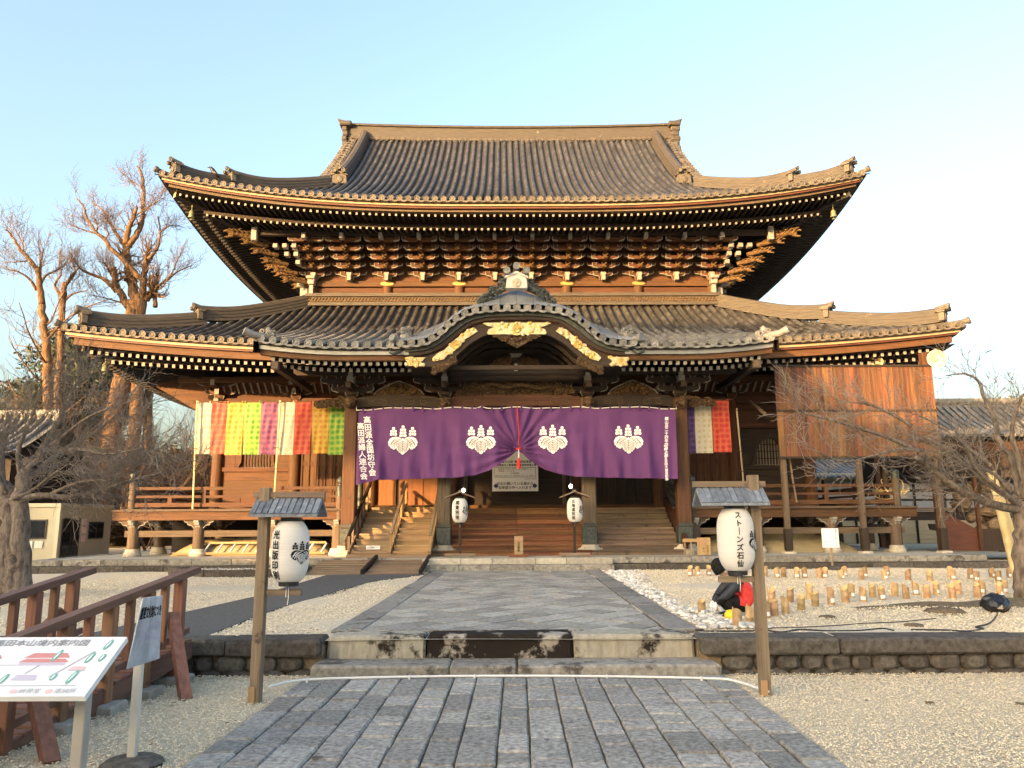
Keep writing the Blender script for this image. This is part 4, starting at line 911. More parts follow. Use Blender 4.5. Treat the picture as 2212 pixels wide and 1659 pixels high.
for sx in (-1, 1):
    a, b = sorted((sx * 4.85, sx * (VX + .25)))
    hb('edge_beam', [((a, VY + .02, 1.68), (b, VY + .24, 1.93))], 'wood_x'); hb('edge_board', [((a, VY - .06, 1.93), (b, VY + .3, 1.985))], 'aged_x')
    hb('edge_beam', [((sx * VX - .22 if sx > 0 else sx * VX, VY + .3, 1.70), (sx * VX if sx > 0 else sx * VX + .22, 45, 1.93))], 'wood_y')
    hb('tie_rail', [((a + (.2 if sx > 0 else .35), VY + .12, 1.20), (b - (.35 if sx > 0 else .2), VY + .22, 1.38))], 'aged_x'); hb('tie_rail', [((sx * (VX - .3) - .05, VY + .3, 1.20), (sx * (VX - .3) + .05, 44, 1.38))], 'aged_y')
    hb('underfloor_wall', [((a + .4, WY - .05, PZ), (b - 1.4, WY + .05, 1.9))], 'dark_x')
    for px in (11.2, 9.3, 7.1, 5.25):
        for (py, nm) in ((VY + .17, 'veranda_post'), (VY + 1.9, 'veranda_post')):
            if py > VY + 1 and px < 5.5: continue
            x = sx * px; m = MB(); m.lathe([(.165, PZ + .2), (.16, 1.5), (.15, 1.62)], 16, (x, py, 0)); vp = O(nm, m, 'aged_z', HALL, loc=(x, py, 1), smooth=50)
            m = MB(); m.lathe([(.24, PZ), (.25, PZ + .07), (.21, PZ + .13), (.20, PZ + .2), (.17, PZ + .21)], 18, (x, py, 0)); O('base_stone', m, 'stone_base', vp, smooth=40)
            m = MB(); arm2 = [(-.42, 0), (-.42, -.05), (-.34, -.06), (-.31, -.13), (-.2, -.15), (-.15, -.22), (.15, -.22), (.2, -.15), (.31, -.13), (.34, -.06), (.42, -.05), (.42, 0)]
            m.prism(arm2, py - .07, py + .07, lambda u, v, d: (x + u, d, 1.675 + v), 0, side=1); m.tube([(x + u, py - .075, 1.675 + v) for u, v in arm2], .014, 4, 1); m.prism([(u * .6, v) for u, v in arm2], x - .07, x + .07, lambda u, v, d: (d, py - .05 + u, 1.673 + v), 1)
            O('bracket_arm', m, ['aged_x', 'white'], vp)
    for j in range(4):
        y = 27 + j * 4; m = MB(); m.lathe([(.16, PZ), (.15, 1.62)], 12, (sx * 11.2, y, 0)); O('veranda_post', m, 'aged_z', HALL, loc=(sx * 11.2, y, 1), smooth=50)
    # railing
    a, b = sorted((sx * 5.25, sx * 11.3))
    for (z, h, w) in ((2.12, .12, .10), (2.36, .075, .07), (2.60, .09, .09)): hb('rail', [((a, VY + .13 - w / 2, z - h / 2), (b, VY + .13 + w / 2, z + h / 2))], 'wood_x'); hb('rail', [((sx * 11.3 - w / 2, VY + .2, z - h / 2), (sx * 11.3 + w / 2, 44, z + h / 2))], 'wood_y')
    for k, px in enumerate((10.2, 9.2, 8.2, 7.2, 6.2)): hb('rail_post', [((sx * px - .06, VY + .10, 2.18), (sx * px + .06, VY + .16, 2.32))], 'wood_z'); 
    for k, px in enumerate((9.2, 7.2)): hb('rail_post', [((sx * px - .05, VY + .10, 2.40), (sx * px + .05, VY + .16, 2.555))], 'wood_z')
    for (px, py, h, gib) in ((11.3, VY + .13, 3.0, 0), (5.2, VY + .1, 2.62, 1)):
        m = MB(); m.lathe([(.11, 1.9 if not gib else PZ), (.11, h), (.09, h + .02)], 16, (sx * px, py, 0)); pp = O('newel_post', m, 'aged_z', HALL, loc=(sx * px, py, 2), smooth=50)
        m = MB(); m.lathe([(.115, h - .28), (.12, h - .05), (.125, h + .02), (.07, h + .05), (.065, h + .09), (.10, h + .11), (.115, h + .18), (.09, h + .25), (.02, h + .31), (.004, h + .34)] if gib else [(.115, h - .2), (.12, h), (.125, h + .03), (.06, h + .06)], 16, (sx * px, py, 0)); O('newel_cap', m, 'bronze', pp, smooth=50)
    m = MB(); m.lathe([(.10, 2.0), (.10, 2.85), (.06, 2.9), (.06, 2.94), (.1, 2.97), (.11, 3.03), (.08, 3.11), (.01, 3.2)], 14, (sx * 4.95, 24.75, 0)); O('newel_post', m, 'bronze', HALL, loc=(sx * 4.95, 24.75, 2.5), smooth=50)
# wide stairs of the porch
NS = 9; RZ = (FZ - PZ) / NS
for k in range(NS):
    y = 22.15 + k * .29; z = PZ + k * RZ
    for (a, b, mat) in ((-4.7, -2.12, 'step_grey'), (-2.11, .02, 'step_x'), (.03, 2.11, 'step_x'), (2.12, 4.7, 'step_grey')):
        dx = random.uniform(-.01, .01)
        hb('stair_riser', [((a, y + .025, z), (b, y + .06, z + RZ - .05))], mat); hb('stair_tread', [((a, y - .012 + dx, z + RZ - .05), (b, y + .31, z + RZ + random.uniform(-.004, .004)))], mat, ch=.006)
for sx in (-1, 1):
    m = MB(); m.beam((sx * 4.78, 22.1, .95), (sx * 4.78, 24.8, 2.2), .12, .3); O('stair_string', m, 'wood_y', HALL)
    if sx > 0: m = MB(); m.beam((sx * 4.95, 22.6, 1.75), (sx * 4.95, 24.7, 2.75), .09, .09); m.beam((sx * 4.95, 22.6, 1.45), (sx * 4.95, 24.7, 2.45), .07, .07); O('stair_rail', m, 'aged_y', HALL)
# ================================================================== porch
PORCH = O('porch_roof', MB().box((-7.0, 23.6, 6.9), (7.0, 23.7, 7.2)), 'dark_x', HALL, loc=(0, 22, 6.8))
PX = [-4.85, -2.1, 2.1, 4.85]; PY = 22.6
for x in PX:
    m = MB(); m.cbox((x - .20, PY - .20, .93), (x + .20, PY + .20, 5.2), .035); pc = O('porch_pillar', m, 'wood_z' if abs(x) > 3 else 'aged_z', HALL, loc=(x, PY, 3))
    m = MB(); m.lathe([(.40, PZ), (.43, PZ + .10), (.36, PZ + .19), (.31, PZ + .21), (.31, PZ + .29)], 8, (x, PY, 0), ph=math.pi / 8); O('base_stone', m, 'stone_base', pc)
    m = MB(); m.cbox((x - .215, PY - .215, .92), (x + .215, PY + .215, 1.45), .03)
    for k in range(-2, 3): m.prism([(-.05, 0), (.05, 0), (.03, .07), (0, .11), (-.03, .07)], PY - .222, PY - .2, lambda u, v, d: (x + k * .08 + u, d, 1.45 + v))
    O('pillar_shoe', m, 'bronze', pc)
# tie beams with engraved scrolls
for i, (a, b) in enumerate(((PX[0], PX[1]), (PX[1], PX[2]), (PX[2], PX[3]))):
    a += .2; b -= .2; n = 14; top = []; bot = []
    for k in range(n + 1):
        t = k / n; x = a + (b - a) * t; u = min(t, 1 - t) * (b - a); e = .10 * math.exp(-u * 5); top.append((x, 5.27 - e * .6)); bot.append((x, 4.90 + (.05 if u > .35 else .05 * u / .35)))
    m = MB(); m.prism(bot + top[::-1], PY - .17, PY + .15, lambda u, v, d: (u, d, v)); bm = O('tie_beam', m, 'wood_x' if i == 1 else 'dark_x', HALL, loc=((a + b) / 2, PY, 5.1))
    for (cx, sg) in ((a + .42, 1), (a + .78, -1), (b - .42, -1), (b - .78, 1)):
        m = MB(); pts = [(cx + (.13 * (1 - .8 * q / 16)) * math.cos(sg * (q * .55 + 1)), PY - .175, 5.08 + (.12 * (1 - .8 * q / 16)) * math.sin(q * .55 + 1)) for q in range(17)]; m.tube(pts[::-1] + [(cx + sg * .2, PY - .175, 5.17), (cx + sg * .42, PY - .175, 5.10)], .009, 4)
        O('engraved_scroll', m, 'aged_x', bm)
# carved frieze over the beams
m = MB(); prof = lambda x: 5.30 + .48 * max(0, 1 - (abs(x) / 1.85) ** 4); pts = [(x, prof(x)) for x in np.linspace(-1.85, 1.85, 21)]; m.prism([(-1.85, 5.27), (1.85, 5.27)] + pts[::-1], PY - .06, PY + .04, lambda u, v, d: (u, d, v)); dr = O('dragon_relief', m, 'carve', HALL, loc=(0, PY, 5.5))
m = MB(); carving(m, -1.7, 1.7, 5.33, 5.75, PY - .09, 130, (.05, .12), .028, lambda x: prof(x) - .05); m.tube([(-1.2, PY - .15, 5.45), (-.7, PY - .2, 5.62), (-.3, PY - .22, 5.5), (.2, PY - .22, 5.58), (.7, PY - .2, 5.46), (1.2, PY - .16, 5.55)], [.05, .08, .085, .085, .07, .04], 8); m.tube([(-.5, PY - .25, 5.76), (-.32, PY - .28, 5.64), (-.1, PY - .27, 5.56), (0, PY - .27, 5.62)], [.012, .03, .04, .02], 6)
O('dragon', m, 'carve', dr, smooth=60)
for sx in (-1, 1):
    c = sx * 3.475; m = MB(); pr = lambda x: 5.30 + .42 * max(0, 1 - abs(x - c) / .75) ** .6; pts = [(x, pr(x)) for x in np.linspace(c - .75, c + .75, 15)]
    m.prism([(c - .75, 5.27), (c + .75, 5.27)] + pts[::-1], PY - .07, PY + .03, lambda u, v, d: (u, d, v), 0); m.tube([(x, PY - .08, z) for x, z in pts], .016, 5, 1); fs = O('frog_leg_strut', m, ['carve', 'white'], HALL, loc=(c, PY, 5.5)); m = MB(); carving(m, c - .5, c + .5, 5.32, 5.6, PY - .09, 30, (.04, .09), .022, lambda x: pr(x) - .06); O('relief', m, 'carve_warm', fs, smooth=60)
# pillar brackets with white ends
m = MB(); block(m, 0, 0, 0, .19, .14)
arm(m, .62, -.08, .08, .14, .17); arm(m, .95, -.07, .07, .40, .16)
for x in (-.52, 0, .52): block(m, x, 0, .31, .085, .09)
for x in (-.85, -.42, 0, .42, .85): block(m, x, 0, .56, .08, .08)
m.box((-.08, -.75, .18), (.08, .6, .36), 0); m.box((-.09, -.52, .40), (.09, -.2, .56), 1); m.box((-.075, -.50, .20), (.075, -.22, .42), 1); m.box((-.06, -.5, .56), (.06, -.30, .66), 1)
PB = m.mesh('bracket_set', ['dark_x', 'white'])
for x in PX: I('bracket_set', PB, HALL, (x, PY, 5.24))
hb('porch_purlin', [((-6.6, PY - .1, 5.90), (6.6, PY + .1, 6.10))], 'dark_x')
# carved beasts and clouds at the pillar heads
for x in PX:
    m = MB()
    m.lathe([(.05, -.16), (.15, -.08), (.17, .04), (.13, .14), (.04, .18)], 10, (x, PY - .36, 5.02)); m.lathe([(.03, -.08), (.10, -.04), (.10, .04), (.03, .08)], 8, (x, PY - .50, 4.96)); carving(m, x - .15, x + .15, 4.9, 5.16, PY - .42, 16, (.03, .06), .018)
    O('carved_beast', m, 'carve', HALL, loc=(x, PY - .35, 5), smooth=60)
for sx in (-1, 1):
    m = MB()
    for k in range(46):
        t = random.random(); x = sx * (5.05 + .85 * t); curl(m, (x, PY - .08 + random.uniform(-.1, .1), 5.12 - .1 * t + random.uniform(-.16, .14) * (1 - .7 * t)), random.uniform(.05, .10), .03, sgn=random.choice((-1, 1)), ph=random.uniform(0, 6), dy=.05)
    m.tube([(sx * 5.0, PY, 5.1), (sx * 5.5, PY, 5.08), (sx * 5.95, PY, 5.06)], [.13, .11, .03], 8); O('carved_cloud', m, 'carve', HALL, loc=(sx * 5.4, PY, 5.1), smooth=60)
    m = MB(); m.beam((sx * 4.85, PY + .2, 4.9), (sx * 4.85, WY - .2, 5.15), .22, .3); O('link_beam', m, 'dark_y', HALL); m = MB(); m.beam((sx * 2.1, PY + .2, 4.9), (sx * 2.1, WY - .2, 5.15), .2, .28); O('link_beam', m, 'dark_y', HALL)
# ---- tiled porch roof, both sides of the curved gable
PR = Roof(Xe=7.12, Ye=20.40, Yb=30, k=1.0, ze=6.30, a=.285, b=.0115, lift=.20, A=2.6, p=2, S=4, side_s=1, back_hip=1, back_s=1)
def build_porch():
    tm = tile_mesh('tile_porch'); dm = disc_mesh('tile_porch', .105); pm = pan_end_mesh('tile_porch', .135); pit = .318
    V = []; F = []; tiles = []; mbp = MB(); rows = [s_ * (3.12 + k * pit) for k in range(13) for s_ in (-1, 1)]
    for x in rows:
        al = PR.al(x); d = 0; c = 0
        I('eave_disc', dm, PORCH, (x, PR.Ye - .03, PR.z(al, 0) + .035))
        xm = x - math.copysign(pit / 2, x); I('eave_pan', pm, PORCH, (xm, PR.Ye - .045, PR.z(PR.al(xm), 0)))
        while d < 4.85:
            z0, z1 = PR.z(al, d), PR.z(al, d + .28); th = math.atan2(z1 - z0, .28); tiles.append((c, x, PR.Ye + d, z0 + .03, th)); d += .285 * math.cos(th); c += 1
        r_ = []
        for k in range(20):
            for (dd, up) in ((k * .25, .02), ((k + 1) * .25, -.006)): r_.append([(xm + t * .165, PR.Ye + dd, PR.z(PR.al(xm), dd) + up - .03 * (1 - t * t)) for t in (-1, -.4, .4, 1)])
        mbp.loft(r_)
    tiles.sort()
    for (c, x, y, z, th) in tiles[:300]: I('cover_tile', tm, PORCH, (x, y, z), rot=(th, 0, random.uniform(-.012, .012)), scale=(1.1, 1, 1.1))
    m = MB()
    for (c, x, y, z, th) in tiles[300:]:
        M = Matrix.Rotation(th, 3, 'X'); m.add([M @ Vector((v[0] * 1.1, v[1], v[2] * 1.1)) + Vector((x, y, z)) for v in TV], [tuple(f) for f in TF])
    O('cover_tiles_upper', m, 'tile_porch', PORCH, kind='stuff', smooth=60); O('pan_tiles', mbp, 'tile_porch', PORCH, kind='stuff')
    m = MB()                                                            # scalloped tiles where the porch roof meets the main slope
    for rowk in range(3):
        for i in range(-23, 24):
            x = i * .31 + (.155 if rowk % 2 else 0); 
            if abs(x) < 2.0: continue
            d = 4.62 + rowk * .16; z = PR.z(PR.al(x), d) + .05 + rowk * .02; pts = [(x + .165 * t, PR.Ye + d - .10 * (1 - t * t), z - .05 * (1 - t * t)) for t in np.linspace(-1, 1, 7)]; pt2 = [(p[0], p[1] + .02, p[2] + .03) for p in pts]; pt3 = [(p[0], PR.Ye + d + .3, z + .14) for p in pts]
            m.loft([pts, pt2, pt3])
    O('valley_tiles', m, 'tile', PORCH, kind='stuff')
    bm = MB(); bm2 = MB(); bm3 = MB(); sf = MB()
    for sx in (-1, 1):
        rows_ = {k: [] for k in range(4)}
        for x in np.linspace(2.95, 7.02, 14):
            lf = PR.lift_(PR.al(x), 0); z = PR.ze + lf; X = sx * x
            rows_[0].append([(X, 20.42, z - .10), (X, 20.62, z - .10), (X, 20.62, z - .02), (X, 20.42, z - .02)])
            rows_[1].append([(X, 20.50, z - .22), (X, 20.68, z - .22), (X, 20.68, z - .102), (X, 20.50, z - .102)])
            rows_[2].append([(X, 20.58, z - .36), (X, 20.78, z - .36), (X, 20.78, z - .222), (X, 20.58, z - .222)])
            rows_[3].append([(X, 20.70, z - .35), (X, 22.6, z + .10), (X, 23.4, z + .28)])
        bm.loft(rows_[0], closed=True); bm2.loft(rows_[1], closed=True); bm3.loft(rows_[2], closed=True); sf.loft(rows_[3])
        for x in np.arange(3.0, 6.85, .205):
            lf = PR.lift_(PR.al(x), 0); z = PR.ze + lf - .42; mb = MB(); mb.beam((sx * x, 20.72, z), (sx * x, 21.9, z + .24), .095, .105, 0, e0=1); O('porch_rafter', mb, ['dark_y', 'white'], PORCH, loc=(sx * x, 20.7, z)); mb = MB(); mb.beam((sx * x, 21.15, z - .10), (sx * x, 22.9, z + .28), .095, .105, 0, e0=1); O('porch_rafter', mb, ['dark_y', 'white'], PORCH, loc=(sx * x, 21.2, z))
        # verge of the porch roof end
        mb = MB(); ys = np.linspace(20.42, 24.6, 12); mb.loft([[(sx * 7.02, y, PR.z(.1, y - 20.4) - .02), (sx * 7.16, y, PR.z(.1, y - 20.4) - .02), (sx * 7.16, y, PR.z(.1, y - 20.4) - .34), (sx * 7.02, y, PR.z(.1, y - 20.4) - .34)] for y in ys], closed=True); O('verge_board', mb, 'dark_y', PORCH)
        mb = MB(); mb.tube([(sx * 7.08, y, PR.z(.1, y - 20.4) + .05) for y in ys], .10, 8); e = (sx * 7.15, 20.3, PR.z(.1, 0) + .12); mb.tube([(sx * 6.8, 20.6, PR.z(.2, .2) + .06), e, (sx * 7.35, 20.18, e[2] + .08)], [.09, .1, .11], 10); mb.lathe([(.02, .3), (.08, .24), (.10, .14), (.07, .06), (.13, 0)], 10, (sx * 6.85, 20.7, PR.z(.2, .3) + .08))
        for q in range(14): curl(mb, (sx * (6.65 + .4 * random.random()), 20.62 + random.uniform(-.1, .15), PR.z(.2, .3) + random.uniform(.08, .24)), random.uniform(.05, .09), .028, sgn=random.choice((-1, 1)), ph=random.uniform(0, 6), dy=.06)
        O('corner_ornament', mb, 'tile_porch', PORCH, loc=e, smooth=50)
        hb('porch_end_beam', [((sx * 6.6 - .09, 20.85, 5.72), (sx * 6.6 + .09, 24.5, 5.90))], 'dark_y', PORCH); hb('porch_end_nose', [((sx * 6.62 - .10, 20.66, 5.72), (sx * 6.62 + .10, 20.84, 5.95))], 'aged_z', PORCH, ch=.02)
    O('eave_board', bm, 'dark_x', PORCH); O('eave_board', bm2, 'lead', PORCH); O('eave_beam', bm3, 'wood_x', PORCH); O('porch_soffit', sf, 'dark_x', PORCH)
build_porch()
# ---- curved gable
KG = O('curved_gable', MB().box((-1.5, 23.0, 6.5), (1.5, 23.1, 6.9)), 'dark_x', HALL, loc=(0, 21, 7))
def mirror(c): return [(-a, b) for a, b in c[::-1]] + c[1:]
DISC = [(0.0, 7.34), (0.46, 7.33), (0.74, 7.31), (1.06, 7.28), (1.34, 7.21), (1.6, 7.07), (1.85, 6.88), (2.06, 6.67), (2.29, 6.49), (2.55, 6.38), (2.84, 6.35), (3.16, 6.335)]
OUT_ = [(0, 7.05), (.55, 7.05), (.96, 7.0), (1.28, 6.89), (1.66, 6.59), (1.97, 6.33), (2.44, 6.11), (3.05, 6.03)]
INN_ = [(0, 6.67), (.45, 6.69), (.71, 6.68), (.96, 6.61), (1.34, 6.37), (1.77, 5.98), (2.12, 5.83), (2.37, 5.77), (3.05, 5.77)]
TOPC = [(0, 8.07), (.34, 7.98), (.73, 7.82), (1.21, 7.56), (2.02, 7.16), (2.82, 6.80), (3.2, 6.62)]
def cv(c, n=60): return [tuple(p) for p in smooth_curve(mirror(c), n)]
def resample(c, xs): cx = [p[0] for p in c]; cz = [p[1] for p in c]; return [(x, float(np.interp(x, cx, cz))) for x in xs]
XS = np.linspace(-3.05, 3.05, 61); dC, oC, iC, tC = [resample(cv(c), XS) for c in (DISC, OUT_, INN_, TOPC)]
dm = disc_mesh('tile_porch', .105); pm = pan_end_mesh('tile_porch', .13)
full = cv(DISC, 400); acc = 0; pts = []; last = full[0]; nxt = 0; L_ = sum(math.dist(full[i], full[i + 1]) for i in range(400)); stp = L_ / 24
for p in full:
    acc += math.dist(last, p); last = p
    if acc >= nxt - 1e-6: pts.append((acc, p)); nxt += stp / 2
for k, (a_, p) in enumerate(pts):
    q = full[min(400, full.index(p) + 4)]; q0 = full[max(0, full.index(p) - 4)]; ang = math.atan2(q[1] - q0[1], q[0] - q0[0])
    if k % 2 == 0: I('eave_disc', dm, KG, (p[0], 20.30, p[1] + .02))
    else: I('eave_pan', pm, KG, (p[0], 20.28, p[1] - .02), rot=(0, -ang, 0))
# sheet-metal verge in panels
for k in range(14):
    xs = np.linspace(-3.2 + k * 6.4 / 14 + .004, -3.2 + (k + 1) * 6.4 / 14 - .004, 6); d_ = resample(cv(DISC), xs); t_ = resample(cv(TOPC), xs)
    m = MB(); m.loft([[(x, 20.33, dz + .10) for x, dz in d_], [(x, 20.42, dz + .20 if dz + .20 < tz else tz) for (x, dz), (_, tz) in zip(d_, t_)], [(x, 21.05, tz) for x, tz in t_]]); O('verge_panel', m, 'lead', KG, loc=(xs[3], 20.6, d_[3][1]))
m = MB(); m.loft([[(x, 21.04, z - .005) for x, z in tC], [(x, 26.2, z + .02) for x, z in tC]]); O('gable_roof_back', m, 'tile_porch', KG, smooth=True)
# dark layered eave and barge board
for (y0, y1, f0, f1, mat) in ((20.38, 20.55, -.02, .28, 'dark_x'), (20.46, 20.6, .28, .62, 'bronze'), (20.52, 20.66, .62, .97, 'dark_x'), (20.58, 20.72, .97, 1.02, 'redbrown')):
    m = MB(); A = [(x, a + (b - a) * f0) for (x, a), (_, b) in zip(dC, oC)]; B = [(x, a + (b - a) * f1) for (x, a), (_, b) in zip(dC, oC)]
    m.loft([[(x, y0, z) for x, z in A], [(x, y0, z) for x, z in B], [(x, y1 + .2, z) for x, z in B]]); O('gable_eave', m, mat, KG, smooth=40)
m = MB(); m.loft([[(x, 20.62, z) for x, z in oC], [(x, 20.62, z) for x, z in iC], [(x, 20.80, z) for x, z in iC], [(x, 20.80, z) for x, z in oC]]); O('barge_board', m, 'dark_x', KG)
for k, (y, dz) in enumerate(((21.2, .06), (21.7, .12), (22.2, .19))):   # receding ribs under the vault
    m = MB(); q = [(x * .97, z - dz) for x, z in iC if abs(x) < 2.1]; m.loft([[(x, y, z) for x, z in q], [(x, y, z + .12) for x, z in q], [(x, y + .12, z + .12) for x, z in q], [(x, y + .12, z) for x, z in q]], closed=True); O('vault_rib', m, 'dark_x', KG)
m = MB(); m.loft([[(x, 20.8, z + .05) for x, z in iC], [(x, 23.2, z + .05) for x, z in iC]]); O('vault', m, 'dark_y', KG)
for k in range(14): hb('gable_board', [((-2.0 + k * .286, 22.55, 6.0), (-2.0 + k * .286 + .28, 22.6, 6.75 - .12 * abs(k - 6.5) / 3))], 'dark_z', KG)
hb('gable_beam', [((-1.95, 22.28, 5.80), (1.95, 22.52, 6.10))], 'dark_x', KG)
m = MB(); m.box((-.11, 22.3, 6.10), (.11, 22.5, 6.42), 0); m.box((-.15, 22.28, 6.38), (.15, 22.52, 6.46), 1); m.box((-.19, 22.28, 6.46), (.19, 22.52, 6.54), 1); O('king_post', m, ['dark_z', 'white'], KG)
for sx in (-1, 1):
    m = MB(); carving(m, sx * .15, sx * .62, 6.12, 6.42, 22.26, 40, (.04, .09), .024, lambda x: 6.42 - .35 * (abs(x) - .15)); m.tube([(sx * .2, 22.3, 6.35), (sx * .45, 22.27, 6.2), (sx * .85, 22.28, 6.13)], [.11, .08, .03], 7); O('carved_strut', m, 'carve', KG, smooth=60)
m = MB(); m.prism([(-.04, 6.18), (.04, 6.18), (.05, 6.08), (.10, 6.05), (.10, 6.01), (.05, 6.0), (.05, 5.92), (0, 5.88), (-.05, 5.92), (-.05, 6.0), (-.10, 6.01), (-.10, 6.05), (-.05, 6.08)], 22.24, 22.28, lambda u, v, d: (u, d, v)); O('nail_cover', m, 'zinc', KG)
# gilt fittings
def chrysanth(m, c, r, y, mi=0):
    for k in range(16):
        a = k * math.pi / 8; m.tube([(c[0] + math.cos(a) * r * .25, y - .01, c[1] + math.sin(a) * r * .25), (c[0] + math.cos(a) * r * .88, y - .012, c[1] + math.sin(a) * r * .88)], [r * .05, r * .13], 5, mi)
    M = Matrix.Rotation(math.pi / 2, 3, 'X'); m.lathe([(r, -.02), (r * .98, .005), (r * .86, .012), (r * .24, .012), (r * .2, .035), (.005, .04)], 18, (c[0], y, c[1]), mi, M=M)
def fitting(name, poly, y, chs, seed=0):
    m = MB(); m.prism(poly, y - .025, y, lambda u, v, d: (u, d, v), 0)
    xs = [p[0] for p in poly]; zs = [p[1] for p in poly]; rr = random.Random(seed)
    for k in range(26):
        for t in range(20):
            x = rr.uniform(min(xs), max(xs)); z = rr.uniform(min(zs), max(zs))
            if inpoly(np.array([[x, z]]), poly)[0]: break
        m.lathe([(.055, -.012), (.05, .008), (.02, .02), (.003, .022)], 7, (x, y - .03, z), rr.choice((0, 0, 1)), M=Matrix.Rotation(math.pi / 2, 3, 'X'))
    for c, r_ in chs: chrysanth(m, c, r_, y - .035, 1)
    return O(name, m, ['gold_pale', 'gold'], KG, loc=(np.mean(xs), y, np.mean(zs)))
fitting('gilt_fitting', [(-.94, 6.97), (-.9, 6.99), (.9, 6.99), (.94, 6.97), (.80, 6.90), (.62, 6.87), (.78, 6.80), (.82, 6.70), (.78, 6.66), (.4, 6.665), (.12, 6.66), (0, 6.63), (-.12, 6.66), (-.4, 6.665), (-.78, 6.66), (-.82, 6.70), (-.78, 6.80), (-.62, 6.87), (-.80, 6.90)], 20.60, [((0, 6.82), .125)], 1)
for sx in (-1, 1):
    mid = [(1.12, 6.80), (1.30, 6.72), (1.48, 6.58), (1.62, 6.44), (1.76, 6.30), (1.94, 6.16), (2.12, 6.04), (2.27, 5.95)]; up = []; dn = []
    for i, p in enumerate(mid):
        w = (.07, .10, .075, .11, .11, .085, .11, .06)[i]; up.append((sx * (p[0] + w * .66), p[1] + w * .75)); dn.append((sx * (p[0] - w * .66), p[1] - w * .75))
    fitting('gilt_fitting', up + dn[::-1], 20.60, [((sx * 1.68, 6.37), .13)], 5 + sx)
    fitting('gilt_fitting', [(sx * 2.50, 6.02), (sx * 3.04, 6.01), (sx * 3.05, 5.94), (sx * 2.99, 5.90), (sx * 3.04, 5.79), (sx * 2.56, 5.775), (sx * 2.52, 5.82), (sx * 2.62, 5.88), (sx * 2.56, 5.95)], 20.60, [((sx * 2.86, 5.89), .085)], 9 + sx)
# carved pendants
m = MB(); pr = lambda x: 6.34 + .33 * abs(x) / .7; m.prism([(-.7, 6.66), (.7, 6.66), (.45, 6.56), (.22, 6.42), (0, 6.30), (-.22, 6.42), (-.45, 6.56)], 20.66, 20.74, lambda u, v, d: (u, d, v)); 
for k in range(60):
    x = random.uniform(-.62, .62); curl(m, (x, 20.64, random.uniform(pr(x), 6.66)), random.uniform(.03, .07), .02, sgn=random.choice((-1, 1)), ph=random.uniform(0, 6), dy=.05)
O('carved_pendant', m, 'carve', KG, smooth=60)
for sx in (-1, 1):
    m = MB()
    for k in range(55):
        t = random.random(); x = 1.70 + .62 * t; z = 6.0 - .30 * t + random.uniform(-.14, .04); curl(m, (sx * x, 20.66 + random.uniform(-.04, .02), z), random.uniform(.03, .075), .022, sgn=random.choice((-1, 1)), ph=random.uniform(0, 6), dy=.05)
    m.tube([(sx * 1.65, 20.7, 5.98), (sx * 2.0, 20.68, 5.76), (sx * 2.3, 20.7, 5.66)], [.06, .11, .04], 7); O('carved_pendant', m, 'carve', KG, smooth=60)
    # side beast and end ornaments on the gable shoulders
    m = MB()
    for k in range(30): curl(m, (sx * (3.05 + random.uniform(-.13, .13)), 20.55 + random.uniform(-.08, .1), 6.62 + random.uniform(-.14, .2)), random.uniform(.04, .09), .026, sgn=random.choice((-1, 1)), ph=random.uniform(0, 6), dy=.06)
    m.lathe([(.16, -.18), (.17, 0), (.12, .14), (.03, .2)], 10, (sx * 3.05, 20.6, 6.6)); m.tube([(sx * 3.1, 20.7, 6.5), (sx * 3.25, 20.4, 6.46), (sx * 3.38, 20.22, 6.5)], [.08, .1, .11], 10); O('shoulder_ornament', m, 'tile_porch', KG, smooth=60)
    m = MB(); m.tube([(sx * 3.15, 20.5, 6.22), (sx * 3.3, 20.3, 6.06), (sx * 3.42, 20.3, 6.1), (sx * 3.44, 20.4, 6.2)], [.05, .045, .04, .02], 7); O('gutter_hook', m, 'bronze', KG, smooth=60)
# crest block on the apex
m = MB(); m.prism([(-.30, 7.95), (.30, 7.95), (.27, 8.25), (0, 8.37), (-.27, 8.25)], 20.45, 20.75, lambda u, v, d: (u, d, v)); m.prism([(-.33, 8.22), (0, 8.36), (.33, 8.22), (.33, 8.28), (0, 8.43), (-.33, 8.28)], 20.42, 20.8, lambda u, v, d: (u, d, v)); ob = O('apex_block', m, 'plaster', KG, loc=(0, 20.6, 8.1))
m = MB(); chrysanth(m, (0, 8.10), .13, 20.44); O('crest_flower', m, 'stone_base', ob)
m = MB()
for (x, z) in ((-.27, 8.42), (0, 8.55), (.27, 8.42)): m.tube([(x, 20.9, z - .05), (x, 20.35, z)], .085, 12); m.lathe([(.10, -.02), (.10, .03), (.08, .03), (.07, .015), (.01, .02)], 14, (x, 20.35, z), M=Matrix.Rotation(math.pi / 2, 3, 'X'))
O('apex_tiles', m, 'tile_porch', KG, smooth=40)
for sx in (-1, 1):
    m = MB()
    for k in range(75):
        t = random.random(); x = .32 + .75 * t; zt = 8.32 - .62 * t; curl(m, (sx * x, 20.7 + random.uniform(-.06, .06), random.uniform(8.0 - .42 * t - .05, zt)), random.uniform(.035, .08), .024, sgn=random.choice((-1, 1)), ph=random.uniform(0, 6), dy=.06)
    m.tube([(sx * .3, 20.75, 8.1), (sx * .7, 20.75, 7.86), (sx * 1.08, 20.75, 7.68)], [.13, .11, .03], 8); O('apex_carving', m, 'bronze', KG, smooth=60)
